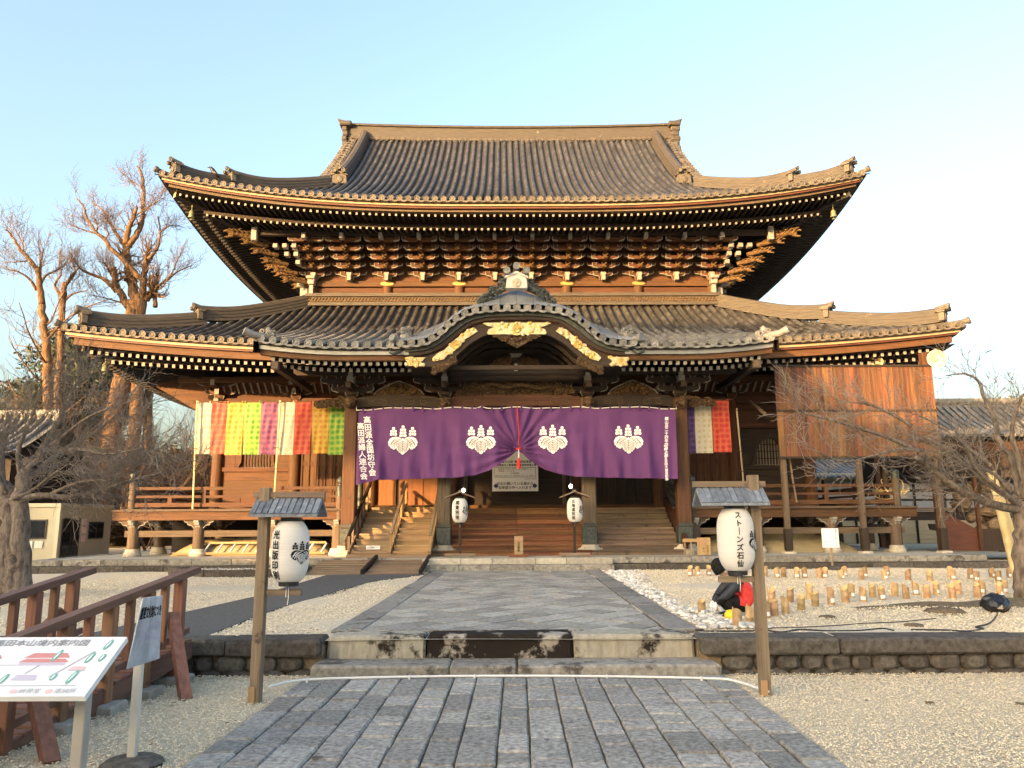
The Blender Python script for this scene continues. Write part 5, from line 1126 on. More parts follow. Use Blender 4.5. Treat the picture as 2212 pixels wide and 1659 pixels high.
# ================================================================== unseen gate and wall behind the viewpoint, added and shaped to shade the forecourt
NA = Vector((.766, -.643, 0)); DA = Vector((.643, .766, 0))
def nd_pos(n, al): p = NA * n + DA * al; return (p.x, p.y, 0)
gate = thing('shade_gate', 'tall unseen tiled gate, shaped and placed to shade the porch and forecourt', 'gate', nd_pos(-12.2, -38), rot=(0, 0, math.atan2(NA.y, NA.x)))
def gp(name, mb, mat): o = bpy.data.objects.new(name, mb.mesh(name, mat)); col.objects.link(o); o.parent = gate; DL[o] = DL[gate]; return o
m = MB(); m.box((-5.4, -2.5, 0), (-1.8, 2.5, 11.6)); m.box((1.8, -2.5, 0), (5.0, 2.5, 11.6)); m.box((-1.8, -2.5, 5.2), (1.8, 2.5, 11.6)); gp('gate_body', m, 'wood_z')
m = MB(); m.box((5.0, -2.4, 0), (16.5, 2.4, 11.3)); m.prism([(-3.2, 11.2), (3.2, 11.2), (0, 12.6)], 5.0, 17.2, lambda u, v, d: (d, u, v)); gp('shade_wing', m, 'wood_z')  # annex added to widen the shade over the right veranda and tree
m = MB(); E_ = [(-7.6, -5, 10.9), (6.9, -5, 10.4), (6.9, 5, 10.4), (-7.6, 5, 10.9)]; Rg = [(-3.9, 0, 16.0), (2.4, 0, 16.0)]; m.add(E_ + Rg, [(0, 1, 5, 4), (2, 3, 4, 5), (1, 2, 5), (3, 0, 4), (3, 2, 1, 0)]); gp('gate_roof', m, 'tile')
m = MB(); m.beam((-4.1, 0, 16.1), (2.6, 0, 16.1), .5, .5); gp('gate_ridge', m, 'ridge')
pw = thing('shade_wall', 'long unseen plastered wall with a tiled top, added to shade the forecourt', 'wall', nd_pos(-15, -17), rot=(0, 0, math.atan2(NA.y, NA.x)))
m = MB(); SEG = ((-26, -8.5, 6.0), (-8.5, -1.5, 4.35), (-1.5, 25, 5.6))  # wall heights stepped to shape the shade on stairs and ground
for a, b, h in SEG: m.box((a, -.35, 0), (b, .35, h - .7))
o = bpy.data.objects.new('wall_body', m.mesh('wall_body', 'plaster')); col.objects.link(o); o.parent = pw
m = MB()
for a, b, h in SEG: m.prism([(-.9, h - .85), (.9, h - .85), (.15, h), (-.15, h)], a, b, lambda u, v, d: (d, u, v))
o = bpy.data.objects.new('wall_roof', m.mesh('wall_roof', 'tile')); col.objects.link(o); o.parent = pw
# ================================================================== crest, curtain, banners
def crest_shapes():
    """paulownia crest, about 1 unit high: filled outlines (layer, pts) and vein lines"""
    P_ = []; Ln = []
    half = [(0, -.0), (.10, -.01), (.17, -.07), (.215, -.16), (.215, -.22), (.185, -.27), (.175, -.32), (.135, -.35), (.115, -.39), (.07, -.405), (.045, -.44), (0, -.46)]
    P_.append((1, half + [(-a, b) for a, b in half[::-1][1:-1]]))
    sd_ = [(.02, 0), (.10, .055), (.20, .08), (.31, .065), (.39, .02), (.425, -.05), (.45, -.09), (.425, -.14), (.43, -.19), (.38, -.22), (.365, -.265), (.315, -.275), (.28, -.31), (.235, -.30), (.2, -.26), (.12, -.1)]
    P_.append((0, sd_)); P_.append((0, [(-a, b) for a, b in sd_][::-1]))
    Ln.append([(0, -.06), (0, -.42)])
    for k in range(6):
        z = -.06 - .05 * k; w = .155 - .012 * k
        for s_ in (-1, 1): Ln.append([(0, z), (s_ * w * .5, z - .035), (s_ * w * .9, z - .11), (s_ * w, z - .18 + .01 * k)][:4 if k < 4 else 3])
    for s_ in (-1, 1):
        Ln.append([(s_ * .05, .0), (s_ * .17, -.06), (s_ * .27, -.16), (s_ * .31, -.25)])
        for k in range(4):
            t = .15 + .2 * k; bx, bz = .05 + .24 * t, -.20 * t
            Ln.append([(s_ * bx, bz), (s_ * (bx + .10), bz + .045), (s_ * (bx + .19 - .02 * k), bz + .01), (s_ * (bx + .23 - .035 * k), bz - .06)])
            if k > 0: Ln.append([(s_ * bx, bz), (s_ * (bx + .015), bz - .06), (s_ * (bx + .0), bz - .11)])
    def lobe(cx, cz, w): return (2, [(cx + w * math.cos(a) / max(abs(math.cos(a)), abs(math.sin(a))) ** .55, cz + w * math.sin(a) / max(abs(math.cos(a)), abs(math.sin(a))) ** .55) for a in np.linspace(0, 2 * math.pi, 13)[:-1]])
    for (cx, n, b) in ((0, 3, .075), (.285, 2, .115), (-.285, 2, .115)):
        for k in range(n):
            z = b + .035 + k * .088; w = .043 - .003 * k
            for s_ in (-1, 1): P_.append(lobe(cx + s_ * (.066 - .006 * k), z, w))
        z = b + .035 + n * .088; P_.append(lobe(cx, z, .045)); P_.append((2, [(cx - .014, b), (cx + .014, b), (cx + .010, z), (cx - .010, z)]))
    P_.append((3, [(.026 * math.cos(a), .012 + .026 * math.sin(a)) for a in np.linspace(0, 2 * math.pi, 11)[:-1]]))
    return P_, Ln
CREST = crest_shapes()
def crest_mesh(m, f, s, lw=.006, step=.004):
    """f(u, v, lift) maps flat crest coordinates onto a surface"""
    for lay, pts in CREST[0]: m.add([f(u * s, v * s, step * (lay + 1)) for u, v in pts], [tuple(range(len(pts)))], 0)
    for ln in CREST[1]:
        q = smooth_curve(ln, 8)
        A = []; B = []
        for i, p in enumerate(q):
            d = q[min(i + 1, len(q) - 1)] - q[max(i - 1, 0)]; d = d / (np.linalg.norm(d) + 1e-9); n_ = np.array((-d[1], d[0])) * lw; A.append(f(*((p + n_) * s), step * 5.5)); B.append(f(*((p - n_) * s), step * 5.5))
        m.strip(A, B, 1)
CY0 = 21.95
def cur_top(x): return 4.80 - .035 * math.sin(abs(x) * 1.9) ** 2 + (.05 if .9 < -x < 1.15 else 0) - .05 * max(0, abs(x) - 4) / .5
def cur_bot(x):
    b = float(interp([(0, 3.60), (.12, 3.5), (.28, 3.36), (.5, 3.2), (.8, 3.03), (1.2, 2.90), (1.7, 2.83), (2.4, 2.81), (4.6, 2.76)], abs(x - .03))); return b - (.12 * max(0, (-x - 3.95)) / .55 if x < -3.95 else 0)
def cur_y(x, z):
    c = abs(x - .03); t = (4.8 - z) / 2; g_ = math.exp(-c * 1.1)
    y = .055 * math.sin(7.3 * x + .9 * z) * t + .04 * math.sin(13 * x + 1.1 + 1.6 * z) * t + .03 * math.sin(3.1 * x + 2 * z) + .012 * math.sin(23 * x - 2 * z) * t
    ang = math.atan2(z - 3.6, c + .05); y += g_ * .085 * math.sin(ang * 22 + (2 if x > 0 else 0)) * min(1, (c + .12) * 2.2)
    y += .05 * math.exp(-((x + 4.02) / .1) ** 2) * t - .10 * max(0, -x - 4.05) * t
    y *= 1 - .9 * max([math.exp(-((x - c_) / .5) ** 4 - ((z - 3.9) / .6) ** 4) for c_ in (-3.25, -1.02, 1.03, 3.2)])
    return CY0 + y - .08 * t * math.exp(-((c - 1.3) / 1.2) ** 2)
cur = thing('purple_curtain', 'purple curtain with four white crests hung across the porch, gathered in the middle', 'curtain', (0, CY0, 3.8), temple=True)
for (nm, xs) in (('curtain_half', np.linspace(-4.55, .03, 130)), ('curtain_half', np.linspace(.03, 4.58, 130))):
    m = MB(); rows = []
    for k in range(41):
        v = k / 40; rows.append([(x, cur_y(x, cur_top(x) + (cur_bot(x) - cur_top(x)) * v), cur_top(x) + (cur_bot(x) - cur_top(x)) * v) for x in xs])
    m.loft(rows); O(nm, m, 'purple', cur, smooth=True)
for (cx, lab) in ((-3.25, ''), (-1.02, ''), (1.03, ''), (3.2, '')):
    m = MB(); crest_mesh(m, lambda u, v, l: (cx + u, cur_y(cx + u, 3.92 + v) - .014 - l, 3.92 + v), .95); O('crest', m, ['crest', 'crest_line'], cur)
def write(m, txt, size, f, vertical=False, bold=.0, spacing=1.08, mi=0):
    vs, fs = text_mesh(txt, size, vertical, spacing=spacing, bold=bold); m.add([f(v[0], v[2]) for v in vs], fs, mi)
for (txt, x0, z0, sz, sl) in (('高田派全国坊守会', -4.19, 3.72, .215, .13), ('高田派婦人連合会', -4.40, 3.58, .205, .10), ('開山忌二十四年四月上納', 4.30, 3.95, .105, -.04), ('中興上人五百回大遠忌記念', 4.26, 3.22, .085, .0)):
    m = MB(); write(m, txt, sz, lambda u, v: (x0 + u - sl * v, cur_y(x0 + u - sl * v, z0 + v) - .012, z0 + v), True, .004 if sz > .15 else .002, 1.0); O('lettering', m, 'crest', cur)
m = MB(); pts = [(x, CY0 - .01, cur_top(x) + .045 - .02 * math.sin(x * 3.4) ** 2) for x in np.linspace(-4.6, 4.62, 60)]; m.tube([(-4.68, 22.35, 4.95)] + pts + [(4.7, 22.35, 4.95)], .013, 6); O('rope', m, 'rope', cur, smooth=True)
for k in range(32):
    x = -4.4 + k * .284; hb_ = MB(); hb_.box((x - .03, CY0 - .025, cur_top(x) - .06), (x + .03, CY0 + .02, cur_top(x) + .075)); O('loop', hb_, 'purple', cur, loc=(x, CY0, 4.8))
m = MB(); m.tube([(.02, CY0 - .02, 4.85), (.06, CY0 - .12, 4.2), (.05, CY0 - .14, 3.66)], .014, 6); m.tube([(.05 + .07 * math.cos(a), CY0 - .1 - .03 * math.sin(a), 3.63 + .02 * math.sin(a * 2)) for a in np.linspace(0, 6.3, 12)], .016, 5); O('red_cord', m, 'red_cord', cur, smooth=True)
m = MB(); m.tube([(.05, CY0 - .14, 3.62), (.055, CY0 - .14, 3.36)], .010, 6); O('white_cord', m, 'rope', cur)
m = MB(); m.lathe([(.05, 0), (.052, .2), (.045, .23), (.03, .25), (.035, .29), (.015, .31)], 12, (.055, CY0 - .14, 3.06)); O('tassel', m, 'red_cord', cur, smooth=40)
# five-coloured banners
def banner(label, cols_, x_edges, ztop, zbot, y):
    b = thing('striped_banner', label, 'banner', ((x_edges[0] + x_edges[-1]) / 2, y, zbot), temple=True)
    for i, c in enumerate(cols_):
        a, e = x_edges[i], x_edges[i + 1]; ph = random.uniform(0, 6); m = MB(); zb = zbot + random.uniform(-.02, .03); rows = []
        for k in range(17):
            v = k / 16; rows.append([(x, y + .012 * math.sin(9 * x + ph + 2 * v) * (.3 + v) + .03 * v * math.sin(3 * v + ph) + .008 * math.sin(30 * x + 8 * v + ph), ztop - .05 * (1 if False else 0) + (zb - ztop) * v) for x in np.linspace(a + .004, e - .004, 12)])
        m.loft(rows); O('banner_panel', m, 'ban_' + c, b, loc=((a + e) / 2, y, zbot), smooth=True)
        for q in (a + .03, e - .05): t = MB(); t.box((q - .02, y - .025, ztop - .03), (q + .02, y + .025, ztop + .05)); O('hanging_loop', t, 'ban_' + c, b, loc=(q, y, ztop))
    m = MB(); m.tube([(x_edges[0] - .15, y, ztop + .04), ((x_edges[0] + x_edges[-1]) / 2, y, ztop + .025), (x_edges[-1] + .1, y, ztop + .04)], .02, 7); O('banner_rod', m, 'wood_x', b)
pxe = [427, 458, 491, 528, 565, 602, 638, 675, 712, 750]
banner('striped banner of red, yellow, green, purple and white brocade left of the porch', ['white', 'red', 'yellow', 'green', 'purple', 'white', 'red', 'yellow', 'green'], [-9.53 + (p - 427) / 323 * 4.46 for p in pxe], 5.14, 3.58, 22.86)
banner('short violet, white and red brocade banner hung right of the porch', ['violet', 'white', 'red'], [5.15, 5.36, 5.88, 6.42], 5.15, 3.57, 22.86)
def pole(name, label, pts, r, mat, cat, temple=True, knots=True, group=None):
    o = thing(name, label, cat, pts[0], temple=temple, group=group); m = MB(); m.tube(pts, r, 8); O('shaft', m, mat, o, smooth=60)
    if knots:
        a, b = Vector(pts[0]), Vector(pts[-1]); m = MB()
        for t in (.35, .55, .98): p = a.lerp(b, t); m.beam(p - Vector((.10, .02, 0)), p + Vector((.04, -.02, 0)), .025, .025)
        O('peg', m, 'dark_x', o)
    return o
pole('bamboo_prop', 'slim bamboo prop with pegs under the outer end of the striped banner', [(-9.42, 22.74, 2.0), (-9.50, 22.74, 5.18)], .028, 'pole_bamboo', 'pole')
pole('bamboo_prop', 'slim bamboo prop with pegs in front of the purple and white panels', [(-7.07, 22.74, 2.05), (-7.03, 22.74, 5.18)], .028, 'pole_bamboo', 'pole')
pole('bamboo_prop', 'brown bamboo prop beside the short violet, white and red banner', [(6.72, 22.78, 2.0), (6.62, 22.78, 4.9)], .028, 'grey_z', 'pole')
pole('bamboo_prop', 'brown bamboo prop below the left edge of the board screen', [(8.16, 22.6, 2.1), (8.02, 22.6, 3.6)], .028, 'grey_z', 'pole')
# ================================================================== notice board, signs, lamps
nb = thing('notice_board', 'white notice board with two blue arrows hanging behind the purple curtain', 'sign', (0, 25.9, 3.2), temple=True)
m = MB(); m.cbox((-.76, 25.88, 2.585), (.775, 25.91, 3.92), .006); O('board', m, 'white_board', nb)
m = MB(); F_ = lambda x0, z0: (lambda u, v: (x0 + u, 25.874, z0 + v))
write(m, '重要文化財 専修寺如来堂', .098, F_(.01, 3.56), bold=.002); write(m, '耐震機能向上整備事業 建造物修理工事', .082, F_(.01, 3.45), bold=.002); write(m, '如来堂の外部に面する扉（桟唐戸）の', .066, F_(.0, 3.32)); write(m, '修理をしています。', .066, F_(-.25, 3.245)); write(m, '〔修理期間〕', .062, F_(0, 3.175)); write(m, '令和７年１０月２４日～令和８年３月３１日（予定）', .055, F_(0, 3.10)); write(m, '株式会社 竹中工務店', .042, F_(.53, 2.99)); write(m, '左右の開いている扉から', .112, F_(0, 2.83), bold=.002); write(m, '如来堂の中へ入れます', .112, F_(0, 2.70), bold=.002)
for (a, b) in (((-.70, 3.37), (.70, 3.382)), ((-.70, 3.05), (.70, 3.062)), ((-.70, 3.062), (-.688, 3.37)), ((.688, 3.062), (.70, 3.37))): m.add([(a[0], 25.874, a[1]), (b[0], 25.874, a[1]), (b[0], 25.874, b[1]), (a[0], 25.874, b[1])], [(0, 1, 2, 3)])
O('lettering', m, 'ink', nb)
for sx in (-1, 1): m = MB(); m.add([(.01 + sx * a, 25.874, 2.765 + b) for a, b in ((.74, 0), (.63, .10), (.63, .05), (.58, .05), (.58, -.05), (.63, -.05), (.63, -.10))], [tuple(range(7))]); O('arrow', m, 'navy', nb)
def hang_bulb(label, x, y, z):
    b = thing('light_bulb', label, 'light bulb', (x, y, z), temple=True); m = MB(); m.lathe([(.012, -.05), (.038, -.03), (.042, 0), (.03, .035), (.018, .05)], 12, (x, y, z)); O('globe', m, 'bulb', b, smooth=True)
    m = MB(); m.lathe([(.022, .05), (.022, .11), (.01, .12)], 10, (x, y, z)); m.tube([(x, y, z + .11), (x + .02, y + .1, z + .5), (x + .05, y + .3, z + 1.2)], .006, 5); O('socket', m, 'cable', b)
hang_bulb('bare lit bulb hanging above the left small lantern', -1.50, 21.7, 2.46); hang_bulb('bare lit bulb hanging above the right small lantern', 1.50, 21.7, 2.56)
def sign_icon(m, x, y, z, r):
    m.tube([(x + r * math.cos(a), y, z + r * math.sin(a)) for a in np.linspace(0, 2 * math.pi, 17)], r * .12, 4, 1); m.tube([(x - r * .7, y, z + r * .7), (x + r * .7, y, z - r * .7)], r * .11, 4, 1)
ns = thing('standing_sign', 'small upright pale sign on a foot before the middle of the stairs', 'sign', (.03, 21.45, PZ), temple=True)
m = MB(); m.cbox((-.09, 21.45, .70), (.15, 21.49, 1.20), .006); O('board', m, 'newold_x', ns); m = MB(); m.cbox((-.24, 21.3, PZ), (.30, 21.62, .71), .01); O('foot', m, 'step_x', ns)
m = MB(); sign_icon(m, .03, 21.44, 1.12, .055); write(m, '土足厳禁', .075, lambda u, v: (.03 + u, 21.443, .93 + v), True, .001); O('lettering', m, ['ink', 'paint_red'], ns)
ns = thing('standing_sign', 'pale yellow prohibition sign leaning by the right end of the stairs', 'sign', (5.05, 21.55, PZ), temple=True)
m = MB(); m.cbox((4.93, 21.5, .66), (5.30, 21.53, 1.13), .006); O('board', m, 'new_z', ns); m = MB(); sign_icon(m, 5.07, 21.492, 1.02, .07); write(m, '砂利遊び', .062, lambda u, v: (5.21 + u, 21.494, .80 + v), True); write(m, '禁止', .062, lambda u, v: (5.10 + u, 21.494, .80 + v), True); O('lettering', m, ['ink', 'paint_red'], ns)
tr = thing('trestle', 'small pale wooden trestle behind the yellow prohibition sign', 'trestle', (4.75, 21.9, PZ), temple=True)
m = MB(); m.beam((4.62, 21.9, 1.05), (5.15, 21.9, 1.05), .06, .09); O('bar', m, 'new_x', tr)
for x in (4.68, 4.85): m = MB(); m.beam((x, 21.9, PZ), (x, 21.9, 1.0), .04, .04, up=(0, 1, 0)); O('leg', m, 'newold_x', tr)
# ================================================================== extra wooden stairs with handrails
ws = thing('wooden_stairs', 'pale new wooden stairs with three handrails on the left of the porch', 'stairs', (-3.5, 22, PZ), temple=True)
for k in range(NS):
    y = 21.55 + k * .335; z = PZ + k * (RZ + .004) + .012
    for (a, b, mat) in ((-4.55, -3.52, 'newold_x'), (-3.44, -2.45, 'new_x')):
        m = MB(); m.cbox((a, y - .01, z + RZ - .045), (b, y + .33, z + RZ), .005); O('tread', m, mat, ws, loc=((a + b) / 2, y, z)); m = MB(); m.box((a, y + .012, z - .01), (b, y + .04, z + RZ - .047)); O('riser', m, mat, ws, loc=((a + b) / 2, y, z))
m = MB(); m.box((-4.66, 21.40, PZ), (-2.36, 21.56, PZ + .09)); O('bottom_sill', m, 'newold_x', ws)
for x in (-4.62, -3.48, -2.40):
    mat = 'newold_x' if x < -4 else 'new_z'
    m = MB(); m.beam((x, 21.50, 1.24), (x, 24.75, 2.84), .07, .09); O('handrail', m, 'dark_y' if x < -4 else 'newold_x', ws)
    for k in range(7):
        y = 21.53 + k * .52; zb = max(PZ, PZ + (y - 21.55) / .335 * RZ - .05); zt = 1.20 + (y - 21.5) * .492
        m = MB(); m.beam((x, y, zb), (x, y, zt), .06, .06, up=(0, 1, 0)); O('baluster', m, mat, ws, loc=(x, y, zb))
    m = MB(); m.beam((x, 21.45, .72), (x, 24.7, 2.12), .04, .16); O('string', m, mat, ws)
sg = thing('step_notice', 'small white notice on a low step of the wooden stairs', 'sign', (-4.0, 21.85, .95), temple=True)
m = MB(); m.box((-4.2, 21.855, .85), (-3.82, 21.87, .95)); O('plate', m, 'white_board', sg); m = MB(); write(m, '土足厳禁です', .055, lambda u, v: (-4.01 + u, 21.852, .90 + v)); O('lettering', m, 'ink', sg)
# ================================================================== board screen, mounds, speaker
scr = thing('board_screen', 'tall screen of weathered vertical boards on posts, right of the porch', 'screen', (10, 22.3, PZ), temple=True)
n = 30
for (z0, z1) in ((4.78, 6.08), (3.40, 4.72)):
    x = 7.66
    while x < 12.3:
        w = random.uniform(.13, .19); xe = min(x + w, 12.36); m = MB(); m.box((x + .002, 22.30 + random.uniform(-.004, .004), z0), (xe - .002, 22.325, z1)); O('board', m, 'screen', scr, loc=((x + xe) / 2, 22.3, z0)); x = xe
for z in (6.09, 4.75, 3.38): m = MB(); m.box((7.62, 22.26, z - .03), (12.4, 22.36, z + .03)); O('batten', m, 'dark_x', scr, loc=(10, 22.3, z))
for (x, y) in ((7.78, 22.42), (9.98, 22.42), (11.3, 23.6), (12.25, 22.42)):
    m = MB(); m.cbox((x - .075, y - .075, PZ + .05), (x + .075, y + .075, 6.0 if y < 23 else 5.8), .012); pp = O('post', m, 'aged_z', scr, loc=(x, y, 2)); m = MB(); m.cbox((x - .10, y - .10, PZ + .1), (x + .10, y + .10, 1.35), .01); O('post_sleeve', m, 'dark_z', pp); m = MB(); m.cbox((x - .16, y - .16, PZ - .02), (x + .16, y + .16, PZ + .06), .02); O('foot_stone', m, 'stone_base', pp)
m = MB(); m.beam((7.5, 22.9, 4.75), (7.62, 24.6, 5.4), .07, .07); O('stay', m, 'grey_y', scr)
def mound(label, x0, x1, y0, y1, h):
    m = MB(); rows = []; nx, ny = 34, 14
    for j in range(ny):
        v = j / (ny - 1); r_ = []
        for i in range(nx):
            u = i / (nx - 1); s_ = (max(0, 1 - abs(2 * u - 1) ** 4)) ** .7 * (max(0, 1 - abs(2 * v - 1) ** 2.2)) ** .5
            r_.append((x0 + (x1 - x0) * u, y0 + (y1 - y0) * v, PZ - .02 + h * s_ * (1 + .05 * math.sin(9 * u + 4 * v)) + .02 * math.sin(14 * u)))
        rows.append(r_)
    m.loft(rows); return O('covered_heap', m, 'tarp', loc=((x0 + x1) / 2, (y0 + y1) / 2, PZ), smooth=True, temple=True, label=label, cat='heap')
mound('long low heap under a tan cover beneath the left veranda, ladder against it', -10.2, -5.4, 23.05, 25.8, .56); mound('long low heap under a tan cover beneath the right veranda', 5.4, 10.3, 23.3, 25.8, .58)
ld = thing('ladder', 'pale ladder lying on its side against the left covered heap', 'ladder', (-8, 23.0, PZ), temple=True)
for (z, y) in ((.72, 22.98), (1.02, 23.12)): m = MB(); m.beam((-10.0 + (.6 if z > 1 else 0), y, z), (-5.6, y, z), .05, .06); O('side_rail', m, 'new_x', ld)
for k in range(11): x = -9.5 + k * .38; m = MB(); m.beam((x, 22.97, .74), (x + .12, 23.11, 1.0), .05, .035); O('rung', m, 'zinc', ld, loc=(x, 23, .9))
def horn(label, x, y, z, yaw, r, s=1):
    h = thing('loudspeaker', label, 'loudspeaker', (x, y, z), temple=True); M = Matrix.Rotation(yaw, 3, 'Z') @ Matrix.Rotation(math.pi / 2, 3, 'X')
    m = MB(); v = [(r * .16, -.34), (r * .18, -.22), (r * .35, -.12), (r * .95, .02), (r, .05), (r * .92, .05), (r * .32, -.09), (r * .14, -.16)]; m.lathe(v, 22, (x, y, z), M=M); O('horn', m, 'speaker', h, smooth=40)
    m = MB(); m.lathe([(r * .12, -.16), (r * .2, -.05), (r * .16, .0), (.005, .03)], 12, (x, y, z), M=M); O('driver', m, 'speaker', h, smooth=40); m = MB(); m.tube([M @ Vector((0, 0, -.3)) + Vector((x, y, z)), M @ Vector((0, 0, -.3)) + Vector((x, y + .2, z + .25))], .025, 6); O('bracket', m, 'cable', h)
horn('round tan horn loudspeaker under the far right eave', 12.46, 22.2, 6.27, R(-12), .27); horn('smaller horn loudspeaker behind the top of the board screen', 11.3, 23.4, 6.42, R(-50), .2)
m = MB(); m.cbox((12.1, 22.3, 5.95), (12.28, 22.5, 6.5), .01); O('speaker_post', m, 'wood_z', loc=(12.2, 22.4, 6.2), temple=True, label='short wooden post carrying the round loudspeaker above the board screen', cat='post')
# crow
cr = thing('crow', 'black crow perched on the left corner ridge of the upper roof', 'bird', (-10.85, 25.4, 13.35), temple=True)
x, y, z = -10.62, 25.55, 13.62
m = MB(); m.tube([(x + .26, y + .02, z - .02), (x + .16, y, z + .06), (x + .05, y, z + .16), (x - .04, y, z + .30), (x - .10, y, z + .36), (x - .15, y, z + .37)], [.02, .05, .085, .07, .048, .02], 10); m.tube([(x - .13, y, z + .37), (x - .19, y, z + .365), (x - .23, y, z + .35)], [.02, .014, .004], 6); O('body', m, 'crow', cr, smooth=True)
for sy in (-1, 1): m = MB(); m.tube([(x + .06, y + sy * .03, z + .12), (x + .05, y + sy * .03, z - .06)], .008, 5); O('leg', m, 'crow', cr); m = MB(); m.tube([(x, y + sy * .06, z + .24), (x + .12, y + sy * .07, z + .12), (x + .24, y + sy * .03, z - .01)], [.03, .05, .01], 7); O('wing', m, 'crow', cr, smooth=True)
# ================================================================== paper lanterns
def paper_body(m_, c, r, h, ribs):
    prof = []
    for k in range(ribs * 2 + 1):
        t = k / (ribs * 2); e = 1 - abs(2 * t - 1) ** 4 * .40; prof.append((r * e * (1 if k % 2 else .985), -h / 2 + h * t))
    m_.lathe(prof, 32, c)
def on_cyl(c, r, h, a0):
    def f(u, v, l=.002):
        t = v / h + .5; e = 1 - abs(2 * t - 1) ** 4 * .40; a = a0 + u / r; return (c[0] + math.sin(a) * (r * e + .004 + l), c[1] - math.cos(a) * (r * e + .004 + l), c[2] + v)
    return f
def lantern(par, c, r, h, txt, tsz, ta, ca, cs, tz=0, cz=0, ribs=22):
    m = MB(); paper_body(m, c, r, h, ribs); lb = O('lantern_paper', m, 'paper', par, loc=c, smooth=True)
    m = MB(); m.lathe([(r * .56, h * .485), (r * .57, h * .56), (r * .5, h * .565)], 24, c); O('top_rim', m, 'black', lb); m = MB(); m.lathe([(r * .5, -h * .575), (r * .52, -h * .57), (r * .53, -h * .485)], 24, c); O('bottom_rim', m, 'black', lb)
    m = MB(); g_ = on_cyl(c, r, h, ta); write(m, txt, tsz, lambda u, v: g_(u, v + tz), True, .0025 * tsz / .09, 1.1); O('lettering', m, 'ink', lb)
    m = MB(); g2 = on_cyl(c, r, h, ca); crest_mesh(m, lambda u, v, l: g2(u, v + cz, l * .5), cs, .008, .002); O('crest', m, ['ink', 'crest'], lb)
    m = MB(); m.tube([(c[0], c[1], c[2] + h * .56), (c[0], c[1], c[2] + h * .62)], .006, 5); O('hook', m, 'cable', lb); return lb
def big_lantern(label, px, py, ptop, lx, lz, lh, roofx, roofz, armx, armz, txt, ta, ca, tsz, tz):
    t = thing('lantern_post', label, 'lantern', (px, py, 0)); w = .048
    m = MB(); m.cbox((px - w, py - w, -.1), (px + w, py + w, ptop), .006); O('post', m, 'grey_z', t)
    m = MB(); m.cbox((px - w - .004, py - .065, 0), (px + .01, py - w, .14), .004); O('wedge', m, 'new_z', t)
    a, b = roofx; m = MB(); zc = roofz
    m.add([(a, py - .19, zc - .10), (b, py - .19, zc - .10), (b, py, zc + .05), (a, py, zc + .05), (a, py - .19, zc - .125), (b, py - .19, zc - .125), (b, py, zc + .02), (a, py, zc + .02)], [(0, 1, 2, 3), (7, 6, 5, 4), (0, 4, 5, 1), (1, 5, 6, 2), (3, 7, 4, 0)])
    m.add([(a, py + .19, zc - .10), (b, py + .19, zc - .10), (b, py, zc + .05), (a, py, zc + .05), (a, py + .19, zc - .125), (b, py + .19, zc - .125), (b, py, zc + .02), (a, py, zc + .02)], [(3, 2, 1, 0), (4, 5, 6, 7), (1, 5, 4, 0), (2, 6, 5, 1), (0, 4, 7, 3)]); rf = O('roof', m, 'slate', t)
    for k in range(11): x = a + (b - a) * (k + .5) / 11; m = MB(); m.beam((x, py - .192, zc - .094), (x, py, zc + .058), .045, .008); O('shingle', m, 'slate', rf)
    m = MB(); m.beam((a - .03, py, zc + .085), (b + .02, py, zc + .085), .05, .055); O('ridge_pole', m, 'grey_x', t)
    m = MB(); m.beam((a + .05, py - .02, zc - .06), (b - .05, py - .02, zc - .06), .04, .05); O('hanger_bar', m, 'dark_x', t)
    m = MB(); m.beam((px, py, armz), (armx, py, armz), .04, .055); O('lower_arm', m, 'grey_x', t)
    m = MB(); m.tube([(lx, py, lz - lh * .57), (lx + .01, py - .03, armz + .03), (lx + .012, py - .035, armz - .05), (lx + .005, py - .035, armz - .11)], .004, 5); m.tube([(lx - .012, py - .03, armz + .03), (lx - .012, py - .035, armz - .04)], .004, 5); O('tie_cord', m, 'rope', t)
    ln = lantern(t, (lx, py - .0, lz), .176, lh, txt, tsz, ta, ca, .235, tz, -.005, 26); return t
big_lantern('white paper lantern with black crest on a roofed post, left of the path', -2.345, 7.352, 1.925, -2.09, 1.335, .55, (-2.43, -1.80), 1.775, -1.97, .96, '光出版印刷', R(-31), R(52), .083, -.035)
big_lantern('white paper lantern on a roofed post, right of the path', 2.335, 7.559, 2.03, 2.14, 1.418, .58, (1.78, 2.43), 1.86, 1.955, 1.045, 'スト｜ンズ石仙', R(-4), R(60), .068, 0)
